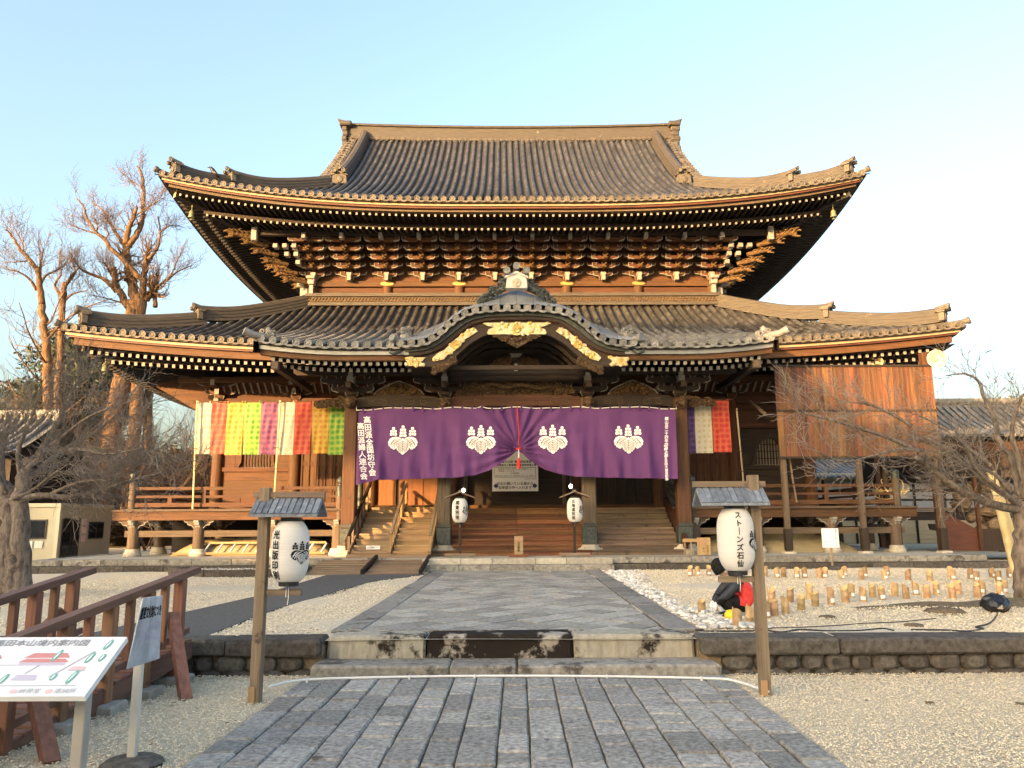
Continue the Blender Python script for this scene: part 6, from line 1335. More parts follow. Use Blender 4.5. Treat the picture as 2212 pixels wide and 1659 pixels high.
def small_lantern(label, x, y, txt, ca):
    t = thing('lantern_stand', label, 'lantern', (x, y, PZ), temple=True)
    m = MB(); m.cbox((x - .42, y - .09, PZ + .03), (x + .42, y + .09, PZ + .10), .01); m.cbox((x - .36, y - .1, PZ), (x - .24, y + .1, PZ + .03), .005); m.cbox((x + .24, y - .1, PZ), (x + .36, y + .1, PZ + .03), .005); O('foot', m, 'grey_x', t)
    m = MB(); m.cbox((x - .035, y - .035, PZ + .1), (x + .035, y + .035, 2.48), .005); O('post', m, 'dark_z', t)
    for s_ in (-1, 1): m = MB(); m.beam((x - .02 * s_, y - .12, 2.40), (x + s_ * .40, y - .12, 2.24), .55, .03, up=(0, 0, 1)); O('roof_board', m, 'grey_x', t)
    m = MB(); m.box((x - .03, y - .42, 2.37), (x + .03, y + .2, 2.43)); O('roof_ridge', m, 'grey_y', t)
    m = MB(); m.beam((x, y, 2.27), (x, y - .3, 2.27), .04, .05); O('arm', m, 'dark_y', t)
    lantern(t, (x, y - .24, 1.895), .215, .64, txt, .118 if len(txt) == 4 else .10, R(-16), ca, .30, 0, 0, 24); m = MB(); m.tube([(x, y - .24, 1.53), (x, y - .03, 1.45)], .006, 5); O('tie_cord', m, 'rope', t)
small_lantern('small white lantern on a stand before the left inner pillar', -1.57, 21.45, '関東別院', R(58)); small_lantern('small white lantern on a stand before the right inner pillar', 1.56, 21.45, '北海道別院', R(62))
# ================================================================== camera-ray helper for laying out distant limbs: picture point + chosen depth -> place in the world
CR = cam.rotation_quaternion.to_matrix(); CL = Vector(cam.location)
def W(x, y, Y): d = CR @ Vector(((x - 1106) / 1661, -(y - 829.5) / 1661, -1)); return CL + d * ((Y - CL.y) / d.y)
def G(x, y, z): d = CR @ Vector(((x - 1106) / 1661, -(y - 829.5) / 1661, -1)); return CL + d * ((z - CL.z) / d.z)
# ================================================================== trees
class Tree:
    def __init__(s, seed, rmin=.005): s.rmin = rmin; s.r = random.Random(seed); s.tr = MB(); s.br = MB(); s.tw = MB()
    def put(s, pts, rad):
        m_, n_ = (s.tr, 10) if rad[0] > .16 else (s.br, 6) if rad[0] > s.rmin * 2.2 else (s.tw, 3)
        m_.tube(pts, rad, n_, cap=n_ > 3)
    def grow(s, p, d, L, r_, lev, up=.25, wig=.25, kids=(5, 4, 3), ratio=.55, spread=.9, r_end=.35):
        q = s.r; k = 5 if lev > 0 else 3; pts = [Vector(p)]; d = Vector(d).normalized()
        for i in range(k):
            d = (d + Vector((q.gauss(0, wig), q.gauss(0, wig), q.gauss(0, wig) + up * .3))).normalized(); pts.append(pts[-1] + d * L / k)
        s.put(pts, [r_ * (1 - (1 - r_end) * i / k) for i in range(k + 1)])
        if lev <= 0: return
        s.sprout(pts, r_, L, lev, up, wig, kids, ratio, spread, r_end)
    def sprout(s, pts, r_, L, lev, up, wig, kids, ratio, spread, r_end=.35, t0=.2):
        q = s.r; n = kids[-lev] if lev <= len(kids) else kids[0]
        for c in range(n):
            t = t0 + (1 - t0) * (c + q.random()) / n; f = t * (len(pts) - 1); i = min(int(f), len(pts) - 2); p = pts[i].lerp(pts[i + 1], f - i); d = (pts[i + 1] - pts[i]).normalized()
            o = d.orthogonal().normalized(); o = Matrix.Rotation(q.uniform(0, 6.28), 3, d) @ o
            dd = (d * q.uniform(.5, 1.0) + o * spread * q.uniform(.5, 1.2)).normalized(); s.grow(p, dd, L * ratio * q.uniform(.6, 1.2), max(r_ * (1 - .6 * t) * .5, s.rmin), lev - 1, up, wig, kids, ratio, spread, r_end)
    def limb(s, pts, r0, r1, lev=2, L=None, **k):
        P_ = [Vector(p) for p in smooth_curve([tuple(p) for p in pts], max(8, len(pts) * 4))]
        P_ = [p + Vector((s.r.gauss(0, r0 * .12), s.r.gauss(0, r0 * .12), 0)) for p in P_]; n = len(P_) - 1
        s.put(P_, [r0 + (r1 - r0) * i / n for i in range(n + 1)])
        if lev > 0: s.sprout(P_, r1 * 1.2, L or sum((P_[i + 1] - P_[i]).length for i in range(n)) * .3, lev, **k)
    def finish(s, label, base, bark='bark', twig='twig', cat='tree', group=None, name='bare_tree'):
        t = thing(name, label, cat, base, group=group)
        for nm, mb, mat in (('trunk', s.tr, bark), ('branches', s.br, bark), ('twigs', s.tw, twig)):
            if mb.v: O(nm, mb, mat, t, smooth=True, kind='stuff' if nm != 'trunk' else None)
        return t
def pxl(pts, Y, dx=0, sx=1, sy=1, ox=0, oy=0, dY=0):
    n = max(1, len(pts) - 1); return [W(ox + p[0] * sx, oy + p[1] * sy, Y + dY * i / n) for i, p in enumerate(pts)]
kw = dict(up=.5, wig=.22, kids=(7, 5, 4), ratio=.55, spread=.9)
# great ginkgo behind the hall
q = dict(sx=.1984, sy=.1984, oy=329.2); T1 = Tree(3, .010); Yg = 40
T1.limb([W(228, 1120, Yg), W(234, 1000, Yg), W(258, 860, Yg), W(280, 740, Yg), W(292, 650, Yg)], .55, .44, 0)
T1.limb([W(276, 1120, Yg), W(283, 1000, Yg), W(296, 860, Yg), W(300, 740, Yg), W(304, 640, Yg)], .36, .30, 0)
T1.limb([W(305, 1100, Yg + 1), W(318, 960, Yg + 1), W(322, 820, Yg + 1), W(318, 690, Yg)], .28, .22, 1, kids=(5,), up=.3, wig=.2, ratio=.5, spread=.9, L=3)
for (pts, r0, r1, dY) in (([(1480, 1659), (1440, 1450), (1400, 1250), (1370, 1050)], .44, .30, 0), ([(1390, 1030), (1500, 880), (1555, 700), (1560, 500), (1550, 250), (1490, 150)], .27, .09, .6), ([(1375, 1000), (1395, 840), (1450, 720), (1485, 590)], .28, .12, -.6),
                          ([(1560, 1659), (1545, 1480), (1570, 1400), (1480, 1330), (1350, 1180), (1200, 1040), (1120, 930), (1050, 870), (950, 720), (900, 580), (830, 500)], .30, .05, -1.5), ([(1560, 1430), (1570, 1300), (1600, 1150), (1625, 1040)], .26, .2, .5), ([(1615, 1160), (1710, 1040), (1740, 870), (1725, 700)], .15, .06, 1), ([(1740, 870), (1850, 800), (1960, 800)], .07, .03, 1),
                          ([(1690, 1680), (1695, 1450), (1720, 1310)], .2, .15, 1), ([(1700, 1470), (1820, 1390), (1950, 1290), (2090, 1230)], .12, .04, 1.5), ([(1820, 1400), (1900, 1260), (1940, 1130)], .08, .03, 1), ([(1400, 1680), (1290, 1500), (1250, 1380), (1245, 1240)], .32, .2, -1), ([(1250, 1390), (1180, 1270), (1140, 1200)], .12, .06, -1), ([(1270, 1520), (1130, 1380), (950, 1310), (850, 1240), (740, 1090)], .18, .05, -2),
                          ([(1370, 1020), (1290, 920), (1200, 770), (1130, 640), (1000, 540)], .18, .05, 1), ([(1140, 950), (1180, 880), (1130, 820)], .07, .05, 0), ([(1080, 890), (930, 850), (770, 790)], .09, .03, -.5), ([(1580, 1620), (1640, 1540), (1670, 1525)], .3, .27, 0), ([(1050, 860), (1065, 790), (1020, 750)], .07, .03, 0), ([(1560, 420), (1500, 350), (1390, 290)], .06, .03, 0), ([(1570, 640), (1660, 570), (1790, 490)], .06, .03, 0), ([(1400, 1660), (1200, 1600), (1000, 1550)], .08, .03, -1)):
    T1.limb(pxl(pts, Yg, dY=dY, **q), r0 * .68, r1 * .6, 2, L=2.6, up=.6, wig=.24, kids=(16, 9), ratio=.5, spread=.9)
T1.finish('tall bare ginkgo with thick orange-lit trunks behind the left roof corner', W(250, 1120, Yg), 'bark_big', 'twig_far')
T2 = Tree(5, .010); Y2 = 36
T2.limb([W(98, 1110, Y2), W(100, 980, Y2), W(104, 860, Y2), W(98, 740, Y2), W(91, 660, Y2)], .28, .17, 0)
for (pts, r0, r1) in (([(458, 1659), (430, 1450), (410, 1290), (300, 1150), (180, 1000), (110, 880), (55, 840)], .22, .03), ([(435, 1460), (490, 1350), (600, 1290), (720, 1220)], .10, .03), ([(420, 1400), (435, 1250), (450, 1150), (480, 1040)], .12, .03), ([(400, 1500), (330, 1390), (200, 1300), (60, 1270)], .11, .02), ([(300, 1180), (200, 1190), (30, 1200)], .05, .02), ([(260, 1120), (240, 980), (120, 760)], .06, .02)):
    T2.limb(pxl(pts, Y2, dY=random.uniform(-1.5, 1.5), **q), r0 * .75, r1 * .7, 2, L=2.6, up=.6, wig=.22, kids=(14, 8), ratio=.5, spread=.85)
for k in range(14): T2.grow(W(100 + random.uniform(-4, 4), random.uniform(700, 1020), Y2), (random.uniform(-1, 1), random.uniform(-1, 1), .3), random.uniform(2, 4), .05, 2, .4, .2, (6, 5), .5)
T2.finish('bare orange-lit tree at the far left with upswept twigs', W(98, 1110, Y2), 'bark_big', 'twig_far')
T3 = Tree(6, .010); T3.limb([W(120, 1110, 38), W(124, 900, 38), W(135, 660, 38), W(140, 610, 38)], .22, .12, 0)
for (pts, r0, r1) in (([(675, 1659), (700, 1480), (780, 1340), (880, 1230)], .12, .03), ([(690, 1600), (600, 1450), (660, 1320), (640, 1200)], .09, .02), ([(690, 1620), (800, 1540), (960, 1500)], .07, .02), ([(720, 1450), (820, 1300), (760, 1150)], .06, .02)):
    T3.limb(pxl(pts, 38, dY=random.uniform(-1, 1), **q), r0, r1, 2, L=2.4, up=.6, wig=.22, kids=(13, 8), ratio=.5, spread=.85)
T3.finish('slim bare tree between the far left tree and the ginkgo', W(120, 1110, 38), 'bark_big', 'twig_far')
# leafless brush along the back
for i, (px, Y, h) in enumerate(((20, 34, 5), (60, 31, 4.5), (150, 33, 5), (190, 35, 6), (330, 36, 5.5), (380, 40, 6.5), (430, 44, 7), (130, 30, 3.5))):
    t = Tree(20 + i, .009); b = W(px, 1125, Y); b.z = .3
    for k in range(7): t.grow(b + Vector((random.uniform(-1.2, 1.2), random.uniform(-.8, .8), 0)), (random.uniform(-.5, .5), random.uniform(-.4, .4), 1), h * random.uniform(.6, 1), .04, 2, .2, .16, (11, 8), .5, .8)
    t.finish(['tangled bare shrub at the left edge behind the near tree', 'leafless brush behind the left shed roof', 'leafless brush behind the cream hut', 'tall leafless brush left of the ginkgo trunks', 'leafless brush right of the ginkgo trunks', 'bare saplings behind the end of the left veranda', 'thin bare saplings under the striped banner', 'low bare brush just above the cream hut'][i], b, 'twig_far', 'twig_far', cat='shrub', group=None, name='bare_shrub')
def foliage(name, label, base, H, rad, mat, n, seed, pads=14, trunk=.35, cat='tree', nm='evergreen_tree', flat=.45):
    rg = np.random.default_rng(seed); t = thing(nm, label, cat, base); bx, by, bz = base
    m = MB(); m.tube([(bx, by, bz), (bx + .2, by, bz + H * .5), (bx, by, bz + H * .93)], [trunk, trunk * .7, trunk * .15], 8)
    for k in range(9): a = rg.uniform(0, 6.28); z = bz + H * rg.uniform(.3, .9); m.tube([(bx, by, z), (bx + math.cos(a) * rad * .7, by + math.sin(a) * rad * .7, z + .3)], [.1, .03], 5)
    O('trunk', m, 'bark', t, smooth=True)
    cz = rg.uniform(.22, 1.0, pads); ca = rg.uniform(0, 6.28, pads); cr_ = rad * np.sqrt(rg.uniform(.05, 1, pads)) * (1.15 - cz * .75); C_ = np.stack([bx + cr_ * np.cos(ca), by + cr_ * np.sin(ca), bz + H * cz], 1); S_ = rg.uniform(.35, .6, pads) * rad
    i = rg.integers(0, pads, n); d = rg.normal(0, 1, (n, 3)); d /= np.linalg.norm(d, axis=1)[:, None]; d *= rg.uniform(.55, 1, n)[:, None]; d[:, 2] *= flat; P_ = C_[i] + d * S_[i][:, None]
    a = rg.normal(0, 1, (n, 3)); a /= np.linalg.norm(a, axis=1)[:, None]; b = np.cross(a, rg.normal(0, 1, (n, 3))); b /= np.linalg.norm(b, axis=1)[:, None]; sz = rg.uniform(.06, .15, n)[:, None]
    V = np.stack([P_ - a * sz - b * sz * .4, P_ + a * sz - b * sz * .4, P_ + a * sz + b * sz * .4, P_ - a * sz + b * sz * .4], 1).reshape(-1, 3) - np.array(base)
    O('crown', fast_mesh('crown', mat, V, np.arange(n * 4).reshape(-1, 4)), None, t, kind='stuff'); return t
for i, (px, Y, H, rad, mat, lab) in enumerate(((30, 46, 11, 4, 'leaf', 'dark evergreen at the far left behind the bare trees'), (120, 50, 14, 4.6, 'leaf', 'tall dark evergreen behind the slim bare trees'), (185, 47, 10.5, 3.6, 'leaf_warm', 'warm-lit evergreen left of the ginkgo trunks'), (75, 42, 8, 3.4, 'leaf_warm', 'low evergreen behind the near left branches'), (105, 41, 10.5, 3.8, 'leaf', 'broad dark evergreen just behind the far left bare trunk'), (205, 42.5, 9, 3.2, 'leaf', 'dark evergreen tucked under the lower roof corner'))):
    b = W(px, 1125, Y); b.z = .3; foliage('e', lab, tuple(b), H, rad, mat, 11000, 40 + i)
for i, (px, Y, H, rad, lab) in enumerate(((330, 48, 4.5, 3.2, 'leafy green bush right of the ginkgo trunks'), (410, 48, 5.0, 3.4, 'leafy green bush beyond the left veranda'), (470, 52, 5.5, 3.4, 'leafy green bush behind the hall corner'), (250, 46, 4.0, 3.0, 'leafy bush behind the cream hut'), (160, 44, 3.5, 3.2, 'yellowish bush above the cream hut'), (60, 40, 3.5, 3.2, 'yellowish bush at the far left'))):
    b = W(px, 1125, Y); b.z = .3; foliage('b', lab, tuple(b), H, rad, 'bamboo_leaf' if i > 2 else 'leaf_warm', 7000, 60 + i, 10, .08, 'bush', 'bush', .8)
b = W(2190, 1125, 60); b.z = .3; foliage('b', 'reddish-leaved tree top beyond the corridor roof', tuple(b), 11, 3.0, 'leaf_warm', 5000, 77)
# near cherry on the left
q4 = dict(sx=.3333, sy=.3333, oy=740.6); T4 = Tree(11, .0058); Yc = 13.7
T4.limb([W(10, 1300, Yc), W(14, 1240, Yc), W(22, 1160, Yc), W(22, 1100, Yc), W(8, 1050, Yc + .2)], .20, .13, 0); T4.limb([W(42, 1300, Yc - .1), W(44, 1240, Yc - .1), W(42, 1140, Yc - .1), W(44, 1070, Yc), W(52, 1020, Yc), W(66, 985, Yc)], .18, .11, 0)
T4.limb([W(26, 1304, Yc - .15), W(28, 1250, Yc - .15), W(34, 1190, Yc - .15)], .17, .13, 0)
for (pts, r0, r1, dY) in (([(40, 1050), (250, 990), (450, 1000), (700, 940), (900, 880), (1100, 830), (1230, 810)], .085, .012, -1.5), ([(150, 900), (330, 760), (500, 640), (640, 560), (800, 430)], .09, .012, .8), ([(120, 880), (300, 700), (560, 490), (780, 400)], .08, .012, -1), ([(30, 1000), (10, 800), (30, 650), (60, 520)], .09, .02, .5), ([(200, 790), (350, 560), (450, 350), (540, 170)], .08, .012, .4), ([(250, 720), (500, 690), (700, 720), (930, 680)], .06, .01, -1.8), ([(180, 830), (400, 840), (640, 850), (860, 790), (1020, 700)], .06, .01, 1), ([(140, 900), (120, 700), (200, 500), (260, 300)], .08, .012, -.5), ([(40, 980), (-60, 800), (-100, 600)], .08, .02, 0), ([(330, 980), (520, 900), (760, 880), (960, 760)], .045, .008, -1.2), ([(60, 1020), (200, 960), (330, 860), (480, 760)], .05, .01, -2.2)):
    T4.limb(pxl(pts, Yc, dY=dY, **q4), r0 * .75, r1 * .7, 2, L=1.7, up=.12, wig=.16, kids=(24, 12), ratio=.5, spread=.6)
T4.finish('bare cherry tree close by on the left, branches spreading to the right', (-8.7, 13.7, .35), 'bark', 'twig')
# near cherry on the right
q5 = dict(sx=.3305, sy=.3305, ox=1975, oy=768); q6 = dict(sx=.3333, sy=.3333, ox=1474.6, oy=740.6); T5 = Tree(12, .0052); Yr = 12.75
T5.limb([W(2222, 1300, Yr), W(2214, 1270, Yr), W(2209, 1200, Yr), W(2208, 1130, Yr), W(2206, 1085, Yr)], .17, .13, 0)
for (pts, r0, r1, dY, qq) in (([(700, 1010), (560, 985), (420, 940), (250, 850), (100, 720), (0, 660)], .075, .045, -.8, q5), ([(1500, 690), (1350, 620), (1200, 570), (1000, 510), (800, 455), (745, 420)], .04, .008, -.4, q6), ([(700, 960), (520, 860), (330, 690), (200, 600), (0, 540)], .07, .035, .8, q5), ([(1490, 540), (1350, 460), (1200, 400), (1000, 380)], .03, .008, .3, q6), ([(700, 930), (640, 700), (560, 560), (520, 400), (470, 300), (420, 170), (330, 120), (210, 130)], .065, .01, .6, q5), ([(705, 930), (690, 700), (640, 500), (690, 300), (760, 200)], .06, .012, -.6, q5), ([(690, 990), (600, 910), (420, 760), (330, 600), (250, 520)], .055, .01, -1.4, q5), ([(640, 900), (500, 760), (350, 740), (150, 790), (100, 800)], .035, .008, -.3, q5), ([(720, 940), (800, 800), (860, 600)], .06, .02, 0, q5), ([(720, 950), (760, 700), (740, 500), (640, 380), (560, 300)], .05, .01, 1.2, q5), ([(1560, 700), (1400, 690), (1200, 740), (1050, 770), (850, 700)], .03, .008, -1, q6), ([(2000, 800), (1800, 640), (1640, 520), (1450, 440)], .035, .008, 1.3, q6)):
    T5.limb(pxl(pts, Yr - (.8 if qq is q6 else 0), dY=dY, **qq), r0, r1, 2, L=1.35, up=.25, wig=.2, kids=(18, 10), ratio=.5, spread=.7)
T5.finish('lichened bare cherry tree at the right edge, branches reaching left', (8.15, 12.75, .35), 'bark', 'twig')
m = MB(); rows = []
for j in range(9):
    r_ = []
    for i in range(40):
        u = i / 39; x = 4.9 + 4.6 * u; v = j / 8; y = 11.55 + (.3 + 1.5 * u) * (v - .5) + .9 * u + .1 * math.sin(9 * u); r_.append((x, y, .33 + (.02 + .11 * u) * math.sin(math.pi * v) * (1 + .3 * math.sin(23 * u + 3 * v))))
    rows.append(r_)
m.loft(rows); O('root_bank', m, 'moss', loc=(7, 12, .35), smooth=True, label='dark mossy bank of roots at the foot of the right cherry tree', cat='roots')
# ================================================================== hut, shed, walls, right-hand buildings
hut = thing('site_hut', 'cream prefabricated hut with dark door and windows at the left', 'hut', (-15.5, 27.3, .3)); X0, X1, Yh, Yb2, zt, zb = -20.5, -15.65, 26.6, 30.0, 2.16, .36
m = MB(); m.box((X0, Yh, zb), (X1, Yb2, zt)); O('wall', m, 'hut', hut); m = MB(); m.cbox((X0 - .05, Yh - .06, zt), (X1 + .05, Yb2 + .05, zt + .13), .01); O('roof', m, 'hut_trim', hut); m = MB(); m.box((X0, Yh - .02, zb - .25), (X1 - .02, Yb2, zb)); O('base', m, 'frame_dark', hut)
for (x, y) in ((X1 - .06, Yh - .025),): m = MB(); m.box((x - .05, y, zb), (x + .075, y + .1, zt)); O('corner_post', m, 'hut_trim', hut)
def hut_win(x0, x1, y0, y1, z0, z1, nm='window'):
    side = abs(x1 - x0) < .1; m = MB(); m.box((x0, y0, z0), (x1, y1, z1)); w = O(nm, m, 'frame_dark', hut); m = MB()
    n = 2; 
    for k in range(n):
        if side: a = y0 + .04 + (y1 - y0 - .04) * k / n; m.box((x1 - .005, a, z0 + .05), (x1 + .008, a + (y1 - y0 - .08) / n - .04, z1 - .05))
        else: a = x0 + .04 + (x1 - x0 - .04) * k / n; m.box((a, y0 - .008, z0 + .05), (a + (x1 - x0 - .08) / n - .04, y0 + .005, z1 - .05))
    O('pane', m, 'glass', w)
hut_win(X1 - .02, X1 + .03, Yh + .18, Yh + 1.25, zb + .04, zt - .38, 'door'); hut_win(X1 - .02, X1 + .03, Yh + 1.85, Yh + 2.85, zb + .68, zt - .5); hut_win(-19.6, -16.05, Yh - .03, Yh + .02, zb + .72, zt - .42)
for k, (x, m_) in enumerate(((-17.1, 'white_board'), (-16.75, 'white_board'), (-16.4, 'paper'))): m = MB(); m.box((x, Yh - .045, zb + .42), (x + .27, Yh - .03, zb + .66)); O('poster', m, m_, hut)
for k in range(3): m = MB(); m.box((X1 + .002, Yh + 1.42, .95 + k * .3), (X1 + .02, Yh + 1.68, 1.18 + k * .3)); O('poster', m, 'paint_pink', hut)
def gable_building(name, label, cat, x0, x1, y0, y1, zb, ze, zr, wall, tiles=True, temple=False):
    b = thing(name, label, cat, ((x0 + x1) / 2, y0, zb), temple=temple); ym = (y0 + y1) / 2
    m = MB(); m.box((x0 + .3, y0 + .6, zb), (x1 - .3, y1 - .6, ze + .3)); O('wall', m, wall, b)
    rf = MB(); rf.loft([[(x, y0 - .2, ze), (x, y0 + .25 * (ym - y0), ze + .18 * (zr - ze)), (x, y0 + .6 * (ym - y0), ze + .52 * (zr - ze)), (x, ym, zr), (x, y1 + .2, ze)] for x in (x0, x1)]); rf.box((x0, ym - .2, zr - .1), (x1, ym + .2, zr + .35)); r_ = O('roof', rf, 'tile_porch', b)
    if tiles:
        n = int((x1 - x0) / .30)
        for k in range(n):
            x = x0 + .15 + k * .30; pts = [(x, y0 - .22, ze + .04), (x, y0 + .25 * (ym - y0), ze + .18 * (zr - ze) + .05), (x, y0 + .6 * (ym - y0), ze + .52 * (zr - ze) + .05), (x, ym - .2, zr + .0)]; t = MB(); t.tube(pts, .085, 6); O('tile_row', t, 'tile_porch', r_, loc=pts[0], smooth=60)
            t = MB(); t.lathe([(.09, -.02), (.09, .03), (.005, .03)], 10, (x + .0, ym - .24, zr + .12), M=Matrix.Rotation(math.pi / 2, 3, 'X')); O('ridge_disc', t, 'tile_end', r_, loc=(x, ym, zr))
    return b
cb = gable_building('covered_corridor', 'tile-roofed wooden corridor leading right from the hall', 'corridor', 15.2, 34, 30.0, 36.0, 3.2, 4.75, 6.35, 'dark_x')
for k in range(8):
    x = 14.2 + k * 2.3; m = MB(); m.cbox((x - .1, 30.5, .35), (x + .1, 30.7, 4.7), .01); O('post', m, 'wood_z', cb); m = MB(); m.prism([(-.5, 1.42), (-.45, 1.2), (-.2, 1.15), (-.15, .95), (.15, .95), (.2, 1.15), (.45, 1.2), (.5, 1.42)], 30.45, 30.6, lambda u, v, d: (x + u, d, v)); O('bracket', m, 'dark_x', cb)
for (z, h, mat) in ((1.55, .24, 'dark_x'), (1.9, .14, 'grey_x'), (2.3, .08, 'dark_x'), (2.65, .1, 'dark_x'), (4.25, .35, 'wood_x')): m = MB(); m.box((11.6, 30.4, z), (34, 30.55, z + h)); O('rail', m, mat, cb)
m = MB(); m.box((11.6, 30.5, 1.75), (34, 35, 1.88)); O('floor', m, 'dark_x', cb)
sb = gable_building('side_building', 'low tiled building with pale paper windows behind the right veranda', 'building', 12.5, 34, 41, 50, .3, 3.75, 5.0, 'plaster_tan')
for k in range(12): x = 13.2 + k * 1.6; m = MB(); m.box((x, 41.5, 1.9), (x + 1.45, 41.62, 3.6)); o = O('window', m, 'plaster', sb, loc=(x, 41.5, 2)); 
for k in range(13): x = 13.13 + k * 1.6; m = MB(); m.box((x - .05, 41.45, .3), (x + .05, 41.6, 3.7)); O('post', m, 'dark_z', sb)
for k in range(7): m = MB(); m.box((12.8, 41.53, .35 + k * .22), (33.5, 41.60, .35 + k * .22 + .2)); O('siding_board', m, 'plaster_tan', sb)
bw = thing('boundary_wall', 'low dark-boarded wall with white band seen under the left veranda', 'wall', (-12, 44, .3))
m = MB(); m.box((-30, 44, .3), (-4, 44.2, 1.5)); O('boards', m, 'dark_x', bw); m = MB(); m.box((-30, 43.98, 1.5), (-4, 44.2, 1.95)); O('plaster_band', m, 'plaster', bw); m = MB(); m.prism([(43.6, 1.95), (44.6, 1.95), (44.1, 2.35)], -30, -4, lambda u, v, d: (d, u, v)); O('wall_roof', m, 'tile', bw)
for k in range(13): x = -29.9 + k * 2.15; m = MB(); m.box((x - .08, 43.93, .3), (x + .08, 44.1, 1.95)); O('post', m, 'dark_z', bw)
sh = gable_building('left_shed', 'grey-roofed shed at the left edge behind the near tree', 'shed', -24, -16.9, 25.5, 31.0, .3, 3.9, 5.4, 'dark_z')
# gnarled root, stair side, bamboo hoops
gr = thing('root_stump', 'huge gnarled root stump displayed at the right beside the cherry trunk', 'stump', (15.4, 25.2, .6)); m = MB()
for k in range(60):
    a = Vector((random.uniform(14.3, 16.9), 25.2 + random.uniform(-.5, .5), random.uniform(1.1, 2.6))); d = Vector((random.uniform(-1, 1), random.uniform(-.5, .5), random.uniform(-.45, .45))); m.tube([a, a + d * .35, a + d * .7 + Vector((0, 0, -.08))], [random.uniform(.1, .2), random.uniform(.15, .28), .05], 7)
O('root', m, 'root', gr, smooth=True); m = MB(); m.box((14.0, 24.7, .62), (17.5, 26.2, 1.15)); O('plinth', m, 'dark_z', gr)
st2 = thing('stair_flank', 'red-brown boarded flank of a side stair at the right', 'stairs', (12.9, 24.0, PZ))
m = MB(); m.prism([(12.9, PZ), (14.1, PZ), (14.1, 1.25), (12.9, 1.95)], 24.0, 24.12, lambda u, v, d: (u, d, v)); O('flank_board', m, 'redbrown', st2)
for x in (12.85, 14.1): m = MB(); m.box((x - .05, 23.9, PZ), (x + .05, 24.0, 2.9 if x > 13 else 3.2)); O('post', m, 'wood_z', st2)
m = MB(); m.box((14.1, 24.02, PZ), (16.2, 24.1, 1.3)); O('panel', m, 'dark_z', st2); m = MB(); m.prism([(12.3, 2.95), (15.4, 3.1), (15.4, 3.18), (12.3, 3.03)], 23.6, 25.2, lambda u, v, d: (u, d, v)); O('canopy', m, 'dark_x', st2)
hp = thing('bamboo_hoops', 'open ball of thin bamboo hoops above the red-brown stair post', 'ornament', (11.35, 23.6, 2.4))
for k in range(7):
    a = k * .45; e = .5 + .12 * (k % 3); M = Matrix.Rotation(a, 3, 'Z') @ Matrix.Rotation(.5 * k, 3, 'X'); m = MB(); m.tube([M @ Vector((.5 * math.cos(t), .42 * math.sin(t), 0)) + Vector((11.35, 23.6, 2.45)) for t in np.linspace(0, 6.283, 25)], .014, 4); O('hoop', m, 'pole_bamboo', hp)
m = MB(); m.tube([(11.35, 23.6, PZ), (11.35, 23.6, 2.1)], .03, 6); O('stand', m, 'wood_z', hp)
def culm(label, p, q_, r_):
    t = thing('bamboo_pole', label, 'pole', p); p, q_ = Vector(p), Vector(q_); m = MB(); pts = []; rad = []
    for k in range(9):
        for dt, rr in ((-.01, 1), (0, 1.09), (.01, 1)): pts.append(p.lerp(q_, min(1, max(0, k / 8 + dt)))); rad.append(r_ * rr)
    m.tube(pts, rad, 10); O('culm', m, 'pole_bamboo', t, smooth=True)
culm('thick pale bamboo pole leaning behind the right cherry trunk', (9.85, 15.6, .3), (9.75, 15.9, 2.55), .085); culm('thinner bamboo pole leaning beside the thick one at the right', (10.05, 15.6, .3), (9.9, 16.0, 2.2), .06)
# ================================================================== wooden ramp
rp = thing('wooden_ramp', 'red-brown wooden ramp with two railings at the left foreground', 'ramp', (-4, 6.5, 0))
def dz(y): return .385 - .125 * (8.35 - y)
def rx(s, y): return (-3.45 if s else -4.57) - (8.2 - y) * .07 * (1 if s else .3)
for k in range(32):
    y = 8.4 - k * .125; 
    if dz(y) < .02: break
    m = MB(); m.box((rx(0, y) - .02, y - .06, dz(y) - .03), (rx(1, y) + .02, y + .06, dz(y) + random.uniform(-.003, .003))); O('deck_board', m, 'rampwood_x', rp, loc=(-4, y, dz(y)))
for s in (0, 1):
    m = MB(); m.beam((rx(s, 8.45), 8.45, dz(8.45) - .11), (rx(s, 5.35), 5.35, dz(5.35) - .11), .06, .17); O('side_beam', m, 'rampwood_y', rp)
    m = MB(); m.beam((rx(s, 8.5), 8.5, dz(8.5) + .70), (rx(s, 4.6), 4.6, dz(4.6) + .70), .11, .065); O('handrail', m, 'rampwood_y', rp)
    m = MB(); m.beam((rx(s, 8.4), 8.4, dz(8.4) + .1), (rx(s, 4.7), 4.7, dz(4.7) + .1), .035, .06); O('foot_rail', m, 'rampwood_y', rp)
    for k in range(12):
        y = 8.18 - k * .30; big = k % 2 == 0; w = .05 if big else .034
        m = MB(); m.cbox((rx(s, y) - w, y - w, (dz(y) - .18) if big else dz(y) + .05), (rx(s, y) + w, y + w, dz(y) + .665), .006); O('post' if big else 'baluster', m, 'rampwood_z', rp, loc=(rx(s, y), y, dz(y)))
        if big and k < 8: m = MB(); m.cbox((rx(s, y) - .07, y - .05, -.02), (rx(s, y) + .05, y + .05, dz(y) - .16), .006); O('support_post', m, 'rampwood_z', rp, loc=(rx(s, y), y, 0)); m = MB(); m.cbox((rx(s, y) - .15, y - .14, -.03), (rx(s, y) + .15, y + .14, .075), .015, jit=.01); O('footing_block', m, 'concrete', rp, loc=(rx(s, y), y, 0))
for (y, fx, fy) in ((8.0, -3.03, 7.48), (6.0, -3.13, 5.57)): m = MB(); m.beam((rx(1, y) + .03, y, dz(y) + .35), (fx, fy, -.02), .10, .095); O('brace', m, 'rampwood_z', rp)
